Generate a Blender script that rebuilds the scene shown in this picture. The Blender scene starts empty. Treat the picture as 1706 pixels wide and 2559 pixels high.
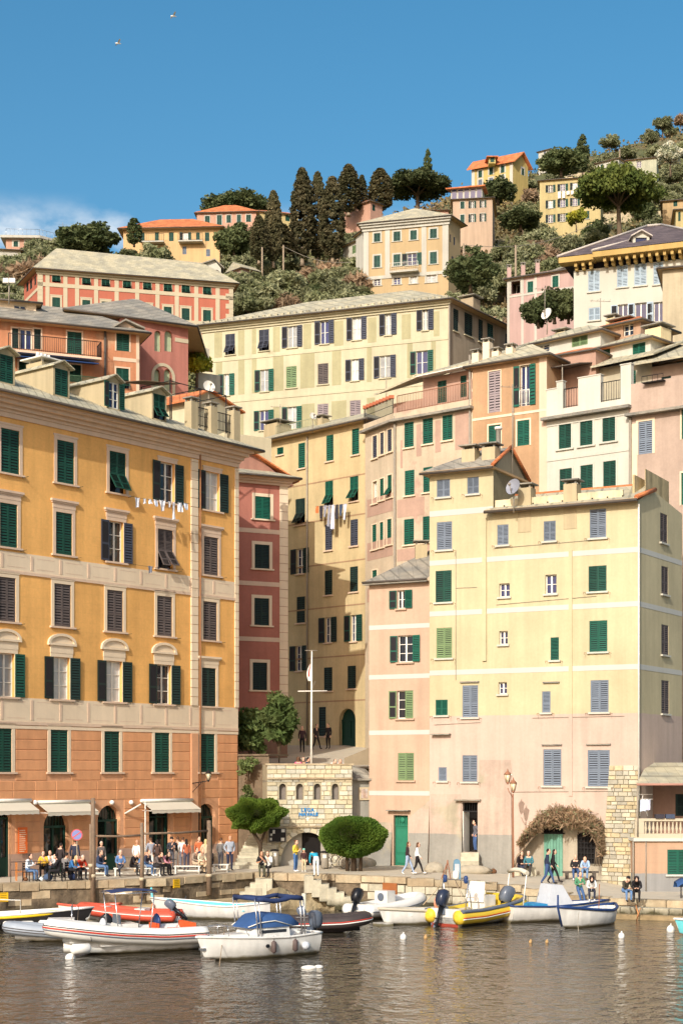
import bpy, bmesh, math, random
import numpy as np
from mathutils import Vector, Matrix
random.seed(7)
R = math.radians
scene = bpy.context.scene
COL = scene.collection

# ------------------------------------------------------------------ camera
FPX, HOR, CX, CZ = 4000.0, 1930.0, 853.0, 7.1      # focal length in photo pixels, horizon row, centre column, eye height
cam_d = bpy.data.cameras.new('camera'); cam = bpy.data.objects.new('camera', cam_d); COL.objects.link(cam)
cam.location = (0, 0, CZ); cam.rotation_euler = (R(90), 0, 0)
cam_d.sensor_fit = 'HORIZONTAL'; cam_d.sensor_width = 36.0
cam_d.lens = 36.0*FPX/1706.0
cam_d.shift_y = (HOR-1279.5)/1706.0
cam_d.clip_start = 0.5; cam_d.clip_end = 6000
scene.camera = cam

# ------------------------------------------------------------------ sky and sun
SUN_AZ, SUN_EL = 68.5, 30.5                          # heading the light travels (from +X towards +Y), height
SX, SY = math.cos(R(SUN_AZ)), math.sin(R(SUN_AZ))
world = bpy.data.worlds.new('World'); scene.world = world; world.use_nodes = True
wn, wl = world.node_tree.nodes, world.node_tree.links
for n in list(wn): wn.remove(n)
sky = wn.new('ShaderNodeTexSky'); sky.sky_type = 'NISHITA'; sky.sun_disc = False
sky.sun_elevation = R(SUN_EL); sky.sun_rotation = math.atan2(-SX, -SY)
sky.altitude = 0; sky.air_density = 1.0; sky.dust_density = 4.0; sky.ozone_density = 1.6
hsv = wn.new('ShaderNodeHueSaturation'); hsv.inputs['Saturation'].default_value = 1.4; hsv.inputs['Hue'].default_value = 0.485
wl.new(sky.outputs[0], hsv.inputs['Color'])
# thin fair-weather clouds low over the horizon, all the way round
tc = wn.new('ShaderNodeTexCoord'); sep = wn.new('ShaderNodeSeparateXYZ'); wl.new(tc.outputs['Generated'], sep.inputs[0])
mp = wn.new('ShaderNodeMapping'); mp.inputs['Scale'].default_value = (1, 1, 1.9); mp.inputs['Location'].default_value = (3.06, 0.60, 0.1)
wl.new(tc.outputs['Generated'], mp.inputs[0])
nz = wn.new('ShaderNodeTexNoise'); nz.inputs['Scale'].default_value = 8.5; nz.inputs['Detail'].default_value = 9; nz.inputs['Roughness'].default_value = 0.55
wl.new(mp.outputs[0], nz.inputs['Vector'])
cr = wn.new('ShaderNodeValToRGB'); cr.color_ramp.elements[0].position = 0.505; cr.color_ramp.elements[1].position = 0.60
wl.new(nz.outputs[0], cr.inputs[0])
band = wn.new('ShaderNodeMapRange'); band.interpolation_type = 'SMOOTHSTEP'
for k, v in zip(('From Min', 'From Max', 'To Min', 'To Max'), (0.338, 0.310, 0.0, 1.0)): band.inputs[k].default_value = v
wl.new(sep.outputs['Z'], band.inputs[0])
mul = wn.new('ShaderNodeMath'); mul.operation = 'MULTIPLY'; wl.new(cr.outputs[0], mul.inputs[0]); wl.new(band.outputs[0], mul.inputs[1])
mul2 = wn.new('ShaderNodeMath'); mul2.operation = 'MULTIPLY'; mul2.inputs[1].default_value = 0.85; wl.new(mul.outputs[0], mul2.inputs[0])
mixc = wn.new('ShaderNodeMix'); mixc.data_type = 'RGBA'
wl.new(mul2.outputs[0], mixc.inputs['Factor']); wl.new(hsv.outputs[0], mixc.inputs['A']); mixc.inputs['B'].default_value = (6.0, 6.2, 6.3, 1)
bg = wn.new('ShaderNodeBackground'); bg.inputs['Strength'].default_value = 0.14
wl.new(mixc.outputs['Result'], bg.inputs['Color'])
wo = wn.new('ShaderNodeOutputWorld'); wl.new(bg.outputs[0], wo.inputs[0])
sun_d = bpy.data.lights.new('sun', 'SUN'); sun_d.energy = 3.1; sun_d.angle = R(0.5); sun_d.color = (1.0, 0.97, 0.90)
sun = bpy.data.objects.new('sun', sun_d); COL.objects.link(sun); sun.location = (-40, -60, 60)
sun.rotation_euler = Vector((SX*math.cos(R(SUN_EL)), SY*math.cos(R(SUN_EL)), -math.sin(R(SUN_EL)))).to_track_quat('-Z', 'Y').to_euler()
scene.view_settings.view_transform = 'Standard'; scene.view_settings.look = 'None'
scene.view_settings.gamma = 1.0; scene.view_settings.exposure = 0.3
scene.render.engine = 'CYCLES'
scene.cycles.max_bounces = 6; scene.cycles.diffuse_bounces = 3; scene.cycles.glossy_bounces = 3

# ------------------------------------------------------------------ small helpers
def lin(c):
    return tuple((x/255/12.92 if x/255 <= .04045 else ((x/255+.055)/1.055)**2.4) for x in c)
def W(px, py, d):
    "photo pixel + distance -> world point"
    return Vector(((px-CX)/FPX*d, d, CZ+(HOR-py)/FPX*d))
def dz(py, z):
    "distance of a point of height z seen at photo row py"
    return (CZ-z)*FPX/(py-HOR)

MW = {}
def place(o, parent=None, M=None, keep=False):
    M = M if M is not None else Matrix.Identity(4)
    if not keep: COL.objects.link(o)
    if parent is not None:
        o.parent = parent; o.matrix_basis = MW[parent.name].inverted() @ M
    else:
        o.matrix_basis = M
    MW[o.name] = M
    return o
def thing(name, label, cat, loc=(0, 0, 0), rz=0, group=None):
    o = bpy.data.objects.new(name, None); o.empty_display_size = 0.3
    o['label'] = label; o['category'] = cat
    if group: o['group'] = group
    return place(o, None, Matrix.Translation(Vector(loc)) @ Matrix.Rotation(rz, 4, 'Z'))
def tag(o, label, cat, group=None):
    o['label'] = label; o['category'] = cat
    if group: o['group'] = group
    return o
def kind(o, k='structure'):
    o['kind'] = k; return o

class MB:
    "collects shapes for ONE mesh"
    def __init__(s): s.v = []; s.f = []; s.m = []; s.sm = []
    def add(s, vs, fs, mi=0, smooth=False):
        b = len(s.v); s.v += [tuple(v) for v in vs]
        for f in fs: s.f.append(tuple(i+b for i in f)); s.m.append(mi); s.sm.append(smooth)
    def box(s, x0, x1, y0, y1, z0, z1, mi=0):
        s.add([(x0,y0,z0),(x1,y0,z0),(x1,y1,z0),(x0,y1,z0),(x0,y0,z1),(x1,y0,z1),(x1,y1,z1),(x0,y1,z1)],
              [(0,3,2,1),(4,5,6,7),(0,1,5,4),(1,2,6,5),(2,3,7,6),(3,0,4,7)], mi)
        return s
    def hexa(s, b, t, mi=0):
        s.add(list(b)+list(t), [(0,3,2,1),(4,5,6,7),(0,1,5,4),(1,2,6,5),(2,3,7,6),(3,0,4,7)], mi); return s
    def slab(s, pts, th, mi=0):
        "polygon plate, thickness th downwards"
        n = len(pts); lo = [(p[0], p[1], p[2]-th) for p in pts]
        s.add(list(pts)+lo, [tuple(range(n)), tuple(range(2*n-1, n-1, -1))]+[(i, i+n, (i+1) % n+n, (i+1) % n) for i in range(n)], mi); return s
    def prism(s, pts, off, mi=0):
        "polygon extruded by the vector off"
        n = len(pts); o = Vector(off); hi = [tuple(Vector(p)+o) for p in pts]
        s.add(list(pts)+hi, [tuple(range(n-1, -1, -1)), tuple(range(n, 2*n))]+[(i, (i+1) % n, (i+1) % n+n, i+n) for i in range(n)], mi); return s
    def tube(s, pts, r, n=8, mi=0, smooth=True, cap=True, flat=1.0):
        pts = [Vector(p) for p in pts]; k = len(pts)
        rs = r if isinstance(r, (list, tuple)) else [r]*k
        vs = []; prev = None
        for i, p in enumerate(pts):
            d = (pts[min(i+1, k-1)]-pts[max(i-1, 0)])
            d = d.normalized() if d.length > 1e-9 else Vector((0, 0, 1))
            if prev is None:
                a = Vector((0, 0, 1)) if abs(d.z) < .9 else Vector((1, 0, 0))
                x = d.cross(a).normalized()
            else:
                x = (prev-d*prev.dot(d)); x = x.normalized() if x.length > 1e-6 else d.orthogonal().normalized()
            y = d.cross(x); prev = x
            for j in range(n):
                t = 2*math.pi*j/n; vs.append(p+(x*math.cos(t)+y*math.sin(t)*flat)*rs[i])
        fs = [(i*n+j, i*n+(j+1) % n, (i+1)*n+(j+1) % n, (i+1)*n+j) for i in range(k-1) for j in range(n)]
        s.add(vs, fs, mi, smooth)
        if cap:
            b = len(s.v)-len(vs)
            s.f.append(tuple(b+j for j in range(n-1, -1, -1))); s.m.append(mi); s.sm.append(False)
            s.f.append(tuple(b+(k-1)*n+j for j in range(n))); s.m.append(mi); s.sm.append(False)
        return s
    def loft(s, rings, mi=0, smooth=True, close=True, cap=True):
        n = len(rings[0]); vs = [p for r in rings for p in r]; m = n if close else n-1
        fs = [(i*n+j, i*n+(j+1) % n, (i+1)*n+(j+1) % n, (i+1)*n+j) for i in range(len(rings)-1) for j in range(m)]
        s.add(vs, fs, mi, smooth)
        if cap:
            b = len(s.v)-len(vs)
            s.f.append(tuple(b+j for j in range(n-1, -1, -1))); s.m.append(mi); s.sm.append(False)
            s.f.append(tuple(b+(len(rings)-1)*n+j for j in range(n))); s.m.append(mi); s.sm.append(False)
        return s
    def lathe(s, prof, n=12, c=(0, 0, 0), mi=0, smooth=True):
        rings = [[(c[0]+r*math.cos(2*math.pi*j/n), c[1]+r*math.sin(2*math.pi*j/n), c[2]+z) for j in range(n)] for r, z in prof]
        return s.loft(rings, mi, smooth)
    def ball(s, c, r, n=10, k=7, mi=0, sq=(1, 1, 1)):
        rings = []
        for i in range(k+1):
            t = math.pi*(0.02+0.96*i/k)
            rings.append([(c[0]+r*sq[0]*math.sin(t)*math.cos(2*math.pi*j/n), c[1]+r*sq[1]*math.sin(t)*math.sin(2*math.pi*j/n), c[2]-r*sq[2]*math.cos(t)) for j in range(n)])
        return s.loft(rings, mi)
    def mesh(s, name, mats):
        me = bpy.data.meshes.new(name); me.from_pydata(s.v, [], s.f)
        for m in (mats if isinstance(mats, (list, tuple)) else [mats]): me.materials.append(m)
        me.polygons.foreach_set('material_index', s.m); me.polygons.foreach_set('use_smooth', s.sm)
        me.update(); return me
    def build(s, name, mats, parent=None, M=None):
        return place(bpy.data.objects.new(name, s.mesh(name, mats)), parent, M)

# ------------------------------------------------------------------ materials
MATS = {}
def mat(name, col, rough=.8, metal=0, var=.12, scale=3.0, bump=0, rnd=0.0, spec=.3, srgb=True, streak=0, col2=None, bscale=None, tide=None, tcol=(70, 66, 44)):
    if name in MATS: return MATS[name]
    m = bpy.data.materials.new(name); MATS[name] = m; m.use_nodes = True
    nt = m.node_tree; N, L = nt.nodes, nt.links; b = N['Principled BSDF']
    c = lin(col) if srgb else col
    b.inputs['Roughness'].default_value = rough; b.inputs['Metallic'].default_value = metal
    b.inputs['Specular IOR Level'].default_value = spec
    geo = N.new('ShaderNodeNewGeometry')
    noi = N.new('ShaderNodeTexNoise'); noi.inputs['Scale'].default_value = scale; noi.inputs['Detail'].default_value = 6; noi.inputs['Roughness'].default_value = .65
    L.new(geo.outputs['Position'], noi.inputs['Vector'])
    mr = N.new('ShaderNodeMapRange'); mr.inputs['From Min'].default_value = .25; mr.inputs['From Max'].default_value = .75
    mr.inputs['To Min'].default_value = 1-var; mr.inputs['To Max'].default_value = 1+var
    L.new(noi.outputs[0], mr.inputs[0]); val = mr.outputs[0]
    if rnd:
        oi = N.new('ShaderNodeObjectInfo'); m2 = N.new('ShaderNodeMapRange')
        m2.inputs['To Min'].default_value = 1-rnd; m2.inputs['To Max'].default_value = 1+rnd
        L.new(oi.outputs['Random'], m2.inputs[0]); mm = N.new('ShaderNodeMath'); mm.operation = 'MULTIPLY'
        L.new(val, mm.inputs[0]); L.new(m2.outputs[0], mm.inputs[1]); val = mm.outputs[0]
    if streak:
        mp = N.new('ShaderNodeMapping'); mp.inputs['Scale'].default_value = (2.2, 2.2, .22); L.new(geo.outputs['Position'], mp.inputs[0])
        n2 = N.new('ShaderNodeTexNoise'); n2.inputs['Scale'].default_value = 1.1; n2.inputs['Detail'].default_value = 5; L.new(mp.outputs[0], n2.inputs['Vector'])
        m3 = N.new('ShaderNodeMapRange'); m3.inputs['From Min'].default_value = .3; m3.inputs['From Max'].default_value = .62
        m3.inputs['To Min'].default_value = 1-streak; m3.inputs['To Max'].default_value = 1
        L.new(n2.outputs[0], m3.inputs[0]); mm = N.new('ShaderNodeMath'); mm.operation = 'MULTIPLY'
        L.new(val, mm.inputs[0]); L.new(m3.outputs[0], mm.inputs[1]); val = mm.outputs[0]
    if col2 is not None:
        n3 = N.new('ShaderNodeTexNoise'); n3.inputs['Scale'].default_value = scale*.35; n3.inputs['Detail'].default_value = 4
        L.new(geo.outputs['Position'], n3.inputs['Vector'])
        m4 = N.new('ShaderNodeMapRange'); m4.inputs['From Min'].default_value = .4; m4.inputs['From Max'].default_value = .6; L.new(n3.outputs[0], m4.inputs[0])
        mx0 = N.new('ShaderNodeMix'); mx0.data_type = 'RGBA'; mx0.inputs['A'].default_value = (*c, 1); mx0.inputs['B'].default_value = (*lin(col2), 1)
        L.new(m4.outputs[0], mx0.inputs['Factor']); src = mx0.outputs['Result']
    else:
        rgb = N.new('ShaderNodeRGB'); rgb.outputs[0].default_value = (*c, 1); src = rgb.outputs[0]
    if tide:                                           # weed and dirt left by the water, up to about that height
        sz_ = N.new('ShaderNodeSeparateXYZ'); L.new(geo.outputs['Position'], sz_.inputs[0])
        wob = N.new('ShaderNodeMath'); wob.operation = 'MULTIPLY_ADD'; wob.inputs[1].default_value = -tide*1.6; L.new(noi.outputs[0], wob.inputs[0]); L.new(sz_.outputs['Z'], wob.inputs[2])
        tr = N.new('ShaderNodeMapRange'); tr.inputs['From Min'].default_value = -tide*.3; tr.inputs['From Max'].default_value = tide*.5; L.new(wob.outputs[0], tr.inputs[0])
        tm = N.new('ShaderNodeMix'); tm.data_type = 'RGBA'; tm.inputs['A'].default_value = (*lin(tcol), 1); L.new(src, tm.inputs['B']); L.new(tr.outputs[0], tm.inputs['Factor']); src = tm.outputs['Result']
    vm = N.new('ShaderNodeVectorMath'); vm.operation = 'SCALE'; L.new(src, vm.inputs[0]); L.new(val, vm.inputs['Scale'])
    L.new(vm.outputs[0], b.inputs['Base Color'])
    if bump:
        n4 = N.new('ShaderNodeTexNoise'); n4.inputs['Scale'].default_value = bscale or scale*4; n4.inputs['Detail'].default_value = 5
        L.new(geo.outputs['Position'], n4.inputs['Vector'])
        bp = N.new('ShaderNodeBump'); bp.inputs['Strength'].default_value = .6; bp.inputs['Distance'].default_value = bump
        L.new(n4.outputs[0], bp.inputs['Height']); L.new(bp.outputs[0], b.inputs['Normal'])
    return m

def plaster(name, zones, var=.09, streak=.18, patch=None, patch_amt=.0, lines=None, k=.61, ds=.28):
    """painted plaster; zones = [(upper height, colour)] from the ground up, last one runs to the top.
    patch = second colour showing in worn areas; lines = spacing of faint scored joints"""
    if name in MATS: return MATS[name]
    def lin(c):                                       # paint colour -> albedo, partly greyed and scaled
        c = globals()['lin'](c); g = .35*c[0]+.5*c[1]+.15*c[2]
        return tuple(k*(x*(1-ds)+g*ds*w) for x, w in zip(c, (1.0, 1.05, 1.05)))
    m = bpy.data.materials.new(name); MATS[name] = m; m.use_nodes = True
    nt = m.node_tree; N, L = nt.nodes, nt.links; b = N['Principled BSDF']
    b.inputs['Roughness'].default_value = .92; b.inputs['Specular IOR Level'].default_value = .15
    geo = N.new('ShaderNodeNewGeometry'); sp = N.new('ShaderNodeSeparateXYZ'); L.new(geo.outputs['Position'], sp.inputs[0])
    def noise(sc, vec=None, det=6, ro=.6):
        n = N.new('ShaderNodeTexNoise'); n.inputs['Scale'].default_value = sc; n.inputs['Detail'].default_value = det; n.inputs['Roughness'].default_value = ro
        L.new(vec or geo.outputs['Position'], n.inputs['Vector']); return n.outputs[0]
    def rng(x, a, bb, c, d):
        r = N.new('ShaderNodeMapRange')
        for k, v in zip(('From Min', 'From Max', 'To Min', 'To Max'), (a, bb, c, d)): r.inputs[k].default_value = v
        L.new(x, r.inputs[0]); return r.outputs[0]
    def mth(op, a, bb):
        n = N.new('ShaderNodeMath'); n.operation = op
        for i, x in enumerate((a, bb)):
            if isinstance(x, (int, float)): n.inputs[i].default_value = x
            else: L.new(x, n.inputs[i])
        return n.outputs[0]
    def mix(f, a, bb):
        n = N.new('ShaderNodeMix'); n.data_type = 'RGBA'
        if isinstance(f, (int, float)): n.inputs['Factor'].default_value = f
        else: L.new(f, n.inputs['Factor'])
        for k, x in (('A', a), ('B', bb)):
            if isinstance(x, tuple): n.inputs[k].default_value = (*x, 1)
            else: L.new(x, n.inputs[k])
        return n.outputs['Result']
    col = lin(zones[0][1])
    for i in range(1, len(zones)):
        zt = zones[i-1][0]
        wob = mth('ADD', sp.outputs['Z'], mth('MULTIPLY', mth('SUBTRACT', noise(1.5), .5), .12))
        col = mix(rng(wob, zt-.02, zt+.02, 0, 1), col, lin(zones[i][1]))
    if patch is not None:
        pf = mth('MULTIPLY', rng(noise(.33, det=7), .55, .62, 0, 1), patch_amt)
        col = mix(pf, col, lin(patch))
    mp = N.new('ShaderNodeMapping'); mp.inputs['Scale'].default_value = (2.5, 2.5, .16); L.new(geo.outputs['Position'], mp.inputs[0])
    val = mth('MULTIPLY', rng(noise(.5), .3, .7, 1-var, 1+var), rng(noise(7.0), .25, .75, 1-var*.7, 1+var*.7))
    val = mth('MULTIPLY', val, rng(noise(.8, mp.outputs[0]), .32, .6, 1-streak, 1.0))
    val = mth('MULTIPLY', val, rng(noise(.16, det=8, ro=.7), .35, .6, 1-var*1.6, 1.03))
    bumpsrc = noise(14.0)
    if lines:
        fr = mth('FRACT', mth('DIVIDE', sp.outputs['Z'], lines), 0)
        ln = rng(fr, .0, .05, 0, 1)
        val = mth('MULTIPLY', val, rng(ln, 0, 1, .9, 1.0))
    vm = N.new('ShaderNodeVectorMath'); vm.operation = 'SCALE'
    L.new(col if not isinstance(col, tuple) else mix(0.0, col, col), vm.inputs[0]); L.new(val, vm.inputs['Scale'])
    L.new(vm.outputs[0], b.inputs['Base Color'])
    bp = N.new('ShaderNodeBump'); bp.inputs['Strength'].default_value = .5; bp.inputs['Distance'].default_value = .012
    L.new(bumpsrc, bp.inputs['Height']); L.new(bp.outputs[0], b.inputs['Normal'])
    return m

def roofmat(name, col, col2, sc=2.2):
    if name in MATS: return MATS[name]
    m = mat(name, col, .9, var=.18, scale=sc, bump=.03, col2=col2)
    N, L = m.node_tree.nodes, m.node_tree.links; b = N['Principled BSDF']
    tcn = N.new('ShaderNodeNewGeometry'); br = N.new('ShaderNodeTexBrick')
    br.inputs['Scale'].default_value = 1.0; br.inputs['Brick Width'].default_value = .55; br.inputs['Row Height'].default_value = .14
    br.inputs['Mortar Size'].default_value = .012; br.inputs['Color1'].default_value = (1.08, 1.08, 1.08, 1); br.inputs['Color2'].default_value = (.82, .82, .82, 1); br.inputs['Mortar'].default_value = (.5, .5, .5, 1)
    mp = N.new('ShaderNodeMapping'); mp.inputs['Rotation'].default_value = (R(70), 0, 0); L.new(tcn.outputs['Position'], mp.inputs[0]); L.new(mp.outputs[0], br.inputs['Vector'])
    src = b.inputs['Base Color'].links[0].from_socket
    mx = N.new('ShaderNodeMix'); mx.data_type = 'RGBA'; mx.blend_type = 'MULTIPLY'; mx.inputs['Factor'].default_value = .7
    L.new(src, mx.inputs['A']); L.new(br.outputs[0], mx.inputs['B']); L.new(mx.outputs['Result'], b.inputs['Base Color'])
    return m

def glassmat(name, col, rough=.04):
    return mat(name, col, rough, var=.25, scale=1.5, spec=.6, rnd=.4)

M_GLASS = glassmat('window_glass', (30, 34, 44)); M_CURT = glassmat('curtained_glass', (176, 176, 172), .12); M_BLUE = glassmat('sky_glass', (48, 52, 92))
M_WOODW = mat('white_window_wood', (226, 222, 208), .6)
M_VOID = mat('dark_room', (26, 22, 20), .9)
SHUT = {
 'g': mat('shutter_dark_green', (26, 72, 58), .55, rnd=.18, var=.08), 'd': mat('shutter_black_green', (32, 52, 46), .55, rnd=.15, var=.08),
 'l': mat('shutter_faded_green', (112, 134, 92), .65, rnd=.12, var=.1), 'b': mat('shutter_brown_grey', (96, 86, 82), .7, rnd=.1, var=.12),
 'y': mat('shutter_blue_grey', (118, 128, 140), .7, rnd=.12, var=.1), 'e': mat('shutter_emerald', (24, 88, 70), .55, rnd=.15, var=.08),
 'v': mat('shutter_violet_grey', (150, 136, 136), .7, rnd=.1, var=.1), 's': mat('shutter_sky_grey', (168, 184, 194), .7, rnd=.05, var=.05),
 'n': mat('shutter_navy_grey', (66, 70, 82), .6, rnd=.1, var=.1)}
M_SLATE = roofmat('slate_roof', (158, 150, 134), (134, 130, 120)); M_SLATE2 = roofmat('pale_slate_roof', (190, 180, 150), (168, 162, 140))
M_TILE = roofmat('terracotta_tile', (214, 132, 82), (190, 112, 70), 3); M_DARKTILE = roofmat('dark_tile', (104, 92, 92), (88, 78, 80), 3)
M_GUT = mat('gutter_metal', (92, 84, 76), .6, metal=.2); M_PIPE = mat('drain_pipe', (150, 140, 124), .6, metal=.1)
M_IRON = mat('dark_iron', (44, 42, 42), .6, metal=.4); M_STEEL = mat('stainless_tube', (200, 200, 200), .25, metal=.9); M_WHITE = mat('white_paint', (228, 224, 212), .6)
M_SOFF = mat('soffit', (190, 160, 120), .9)

# ------------------------------------------------------------------ facade tools
class Fac:
    """one vertical wall plane, from screen-left foot A to screen-right foot B (photo column, distance)"""
    def __init__(s, pa, da, pb, db):
        s.A = Vector(((pa-CX)/FPX*da, da)); s.B = Vector(((pb-CX)/FPX*db, db)); s.setup()
    def setup(s):
        s.t = (s.B-s.A); s.len = s.t.length; s.t.normalize(); s.n = Vector((s.t.y, -s.t.x))
        s.rot = math.atan2(s.t.y, s.t.x); s.holes = []
        s.M = Matrix.Translation((s.A.x, s.A.y, 0)) @ Matrix.Rotation(s.rot, 4, 'Z')
        return s
    @classmethod
    def pts(c, A, B):
        f = c.__new__(c); f.A = Vector(A); f.B = Vector(B); return f.setup()
    @classmethod
    def ang(c, pb, db, deg, pa):
        "plane through (pb, db); wall runs in direction deg (from +X towards +Y); other end at column pa"
        P = Vector(((pb-CX)/FPX*db, db)); t = Vector((math.cos(R(deg)), math.sin(R(deg)))); k = (pa-CX)/FPX
        w = (k*P.y-P.x)/(t.x-k*t.y); Q = P+t*w
        return c.pts(Q, P) if pa < pb else c.pts(P, Q)
    def uz(s, px, py):
        k = (px-CX)/FPX
        u = (k*s.A.y-s.A.x)/(s.t.x-k*s.t.y); d = s.A.y+s.t.y*u
        return u, CZ+(HOR-py)/FPX*d
    def z(s, px, py): return s.uz(px, py)[1]
    def u(s, px): return s.uz(px, HOR)[0]
    def p(s, u, z, v=0):
        q = s.A+s.t*u+s.n*v; return Vector((q.x, q.y, z))
    def back(s, depth):
        "matching wall behind (runs the other way)"
        return Fac.pts(s.B-s.n*depth, s.A-s.n*depth)

def unit_leaf(name, slats=24, split=.42):
    mb = MB(); t = .02; st = .11
    mb.box(0, st, -t, t, 0, 1); mb.box(1-st, 1, -t, t, 0, 1)
    for a, b in ((0, .05), (split-.025, split+.025), (.955, 1)): mb.box(st, 1-st, -t, t, a, b)
    for lo, hi in ((.05, split-.025), (split+.025, .955)):
        k = max(2, int(round(slats*(hi-lo))))
        for i in range(k):
            z = lo+(hi-lo)*(i+.5)/k; h = (hi-lo)/k*.30
            mb.add([(st, -t*.95, z-h), (1-st, -t*.95, z-h), (1-st, t*.5, z+h), (st, t*.5, z+h), (st, -t*.7, z-h*1.2), (1-st, -t*.7, z-h*1.2)],
                   [(0, 1, 2, 3), (4, 5, 1, 0)])
    mb.box(st*.5, 1-st*.5, t*.75, t*.95, .02, .98, 1)  # near-black backing sheet stands in for shade between the slats
    return mb.mesh(name, [SHUT['g'], mat('louvre_shade', (40, 38, 40), .9)])
LEAF = {'hi': unit_leaf('shutter_leaf', 15), 'mid': unit_leaf('shutter_leaf_mid', 12), 'lo': unit_leaf('shutter_leaf_low', 9)}
def leaf(win, f, u, z, w, h, col, v=0.0, ang=0, tilt=0, lod='mid'):
    "one shutter leaf hinged at u (its left edge); ang swings it about its hinge, tilt flips it out about its top edge"
    o = bpy.data.objects.new('shutter', LEAF[lod])
    M = Matrix.Translation(f.p(u, z, v)) @ Matrix.Rotation(f.rot, 4, 'Z') @ Matrix.Rotation(R(ang), 4, 'Z')
    if tilt: M = M @ Matrix.Translation((0, 0, h)) @ Matrix.Rotation(R(-tilt), 4, 'X') @ Matrix.Translation((0, 0, -h))
    place(o, win, M @ Matrix.Diagonal((w, 1, h, 1)))
    o.material_slots[0].link = 'OBJECT'; o.material_slots[0].material = SHUT[col]
    return o

def window(b, f, x0, y0, x1, y1, k='C', col='g', lod='mid', sur=None, sw=.14, sill=None, glass=None, hood=None, muntin=2, depth=.2, lw=None, uzr=None, name='window'):
    """k: C closed, O open leaves, H lower flaps tilted out, G glazed only, S single closed leaf,
       L/Rr one leaf open at that side and one closed; (x0,y0,x1,y1) = opening in the photo"""
    if uzr: u0, u1, z0, z1 = uzr
    else:
        xm = (x0+x1)/2; u0 = f.u(x0); u1 = f.u(x1); z1 = f.z(xm, y0); z0 = f.z(xm, y1)
    f.holes.append((u0, u1, z0, z1))
    w, h = u1-u0, z1-z0
    M = f.M @ Matrix.Translation((u0, 0, z0))
    g = glass or (M_GLASS if k in 'CSH' else random.choice([M_GLASS, M_CURT, M_BLUE]))
    mb = MB(); mb.box(-.02, w+.02, depth, depth+.03, -.02, h+.02)
    win = mb.build(name, g, b, M)
    if k in 'OGLR':
        fr = MB(); t = .055
        fr.box(0, t, depth-.05, depth-.002, 0, h); fr.box(w-t, w, depth-.05, depth-.002, 0, h)
        fr.box(t, w-t, depth-.05, depth-.002, 0, t); fr.box(t, w-t, depth-.05, depth-.002, h-t, h)
        fr.box(w/2-.05, w/2+.05, depth-.055, depth-.004, t, h-t)
        for i in range(1, muntin+1):
            zz = h*i/(muntin+1); fr.box(t, w/2-.05, depth-.045, depth-.006, zz-.018, zz+.018); fr.box(w/2+.05, w-t, depth-.045, depth-.006, zz-.018, zz+.018)
        fr.build('frame', M_WOODW, win, M)
    hw = lw or w/2
    if k == 'C':
        leaf(win, f, u0+.01, z0+.01, w/2-.015, h-.02, col, -.035, lod=lod); leaf(win, f, u0+w/2+.005, z0+.01, w/2-.015, h-.02, col, -.035, lod=lod)
    elif k == 'S': leaf(win, f, u0+.01, z0+.01, w-.02, h-.02, col, -.035, lod=lod)
    elif k == 'H':
        s = .46*h
        for uu in (u0+.01, u0+w/2+.005):
            leaf(win, f, uu, z0+s, w/2-.015, h-s-.01, col, -.035, lod=lod)
            leaf(win, f, uu, z0+.03, w/2-.015, s-.03, col, -.02, tilt=random.uniform(28, 42), lod=lod)
    elif k == 'O':
        a = random.uniform(2, 6); c = random.uniform(2, 6)
        leaf(win, f, u0-.02, z0+.01, hw, h-.02, col, .05, ang=180+a, lod=lod); leaf(win, f, u1+.02, z0+.01, hw, h-.02, col, .05, ang=-c, lod=lod)
    elif k == 'L':
        leaf(win, f, u0-.02, z0+.01, hw, h-.02, col, .05, ang=184, lod=lod); leaf(win, f, u0+w/2+.005, z0+.01, w/2-.015, h-.02, col, -.035, lod=lod)
    elif k == 'R':
        leaf(win, f, u1+.02, z0+.01, hw, h-.02, col, .05, ang=-4, lod=lod); leaf(win, f, u0+.01, z0+.01, w/2-.015, h-.02, col, -.035, lod=lod)
    if sur is not None:
        s = MB(); e = -.035
        s.box(-sw, 0, e, .0, -.03, h+sw); s.box(w, w+sw, e, .0, -.03, h+sw); s.box(0, w, e, 0, h, h+sw)
        s.build('surround', sur, win, M)
        if hood == 'flat':
            s = MB(); s.box(-sw-.02, w+sw+.02, -.05, 0, h+sw+.002, h+sw+.34); s.box(-sw-.16, w+sw+.16, -.15, 0, h+sw+.342, h+sw+.46); s.box(-sw-.10, w+sw+.10, -.10, 0, h+sw+.26, h+sw+.338)
            s.build('hood', sur, win, M)
        elif hood == 'arch':
            s = MB(); s.box(-sw-.02, w+sw+.02, -.05, 0, h+sw+.002, h+sw+.40); s.box(-sw-.2, w+sw+.2, -.13, 0, h+sw+.402, h+sw+.52)
            W2 = w/2+sw+.2; pts = []; K = 10
            outer = [(w/2+W2*math.cos(math.pi*i/K), h+sw+.522+.52*math.sin(math.pi*i/K)) for i in range(K+1)]
            inner = [(w/2+(W2-.16)*math.cos(math.pi*i/K), h+sw+.522+.38*math.sin(math.pi*i/K)) for i in range(K+1)]
            for i in range(K):
                q = [outer[i], outer[i+1], inner[i+1], inner[i]]
                s.prism([(a, 0, c) for a, c in q], (0, -.12, 0))
            s.prism([(a, 0, c) for a, c in inner], (0, -.03, 0))
            s.build('hood', sur, win, M)
        elif hood == 'lintel':
            s = MB(); s.box(-sw-.05, w+sw+.05, -.06, 0, h+sw+.003, h+sw+.1); s.build('hood', sur, win, M)
    if sill is not None:
        s = MB(); s.box(-.1-(sw if sur else 0), w+.1+(sw if sur else 0), -.12, depth-.06, -.1, -.004); s.build('sill', sill, win, M)
    return win

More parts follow.
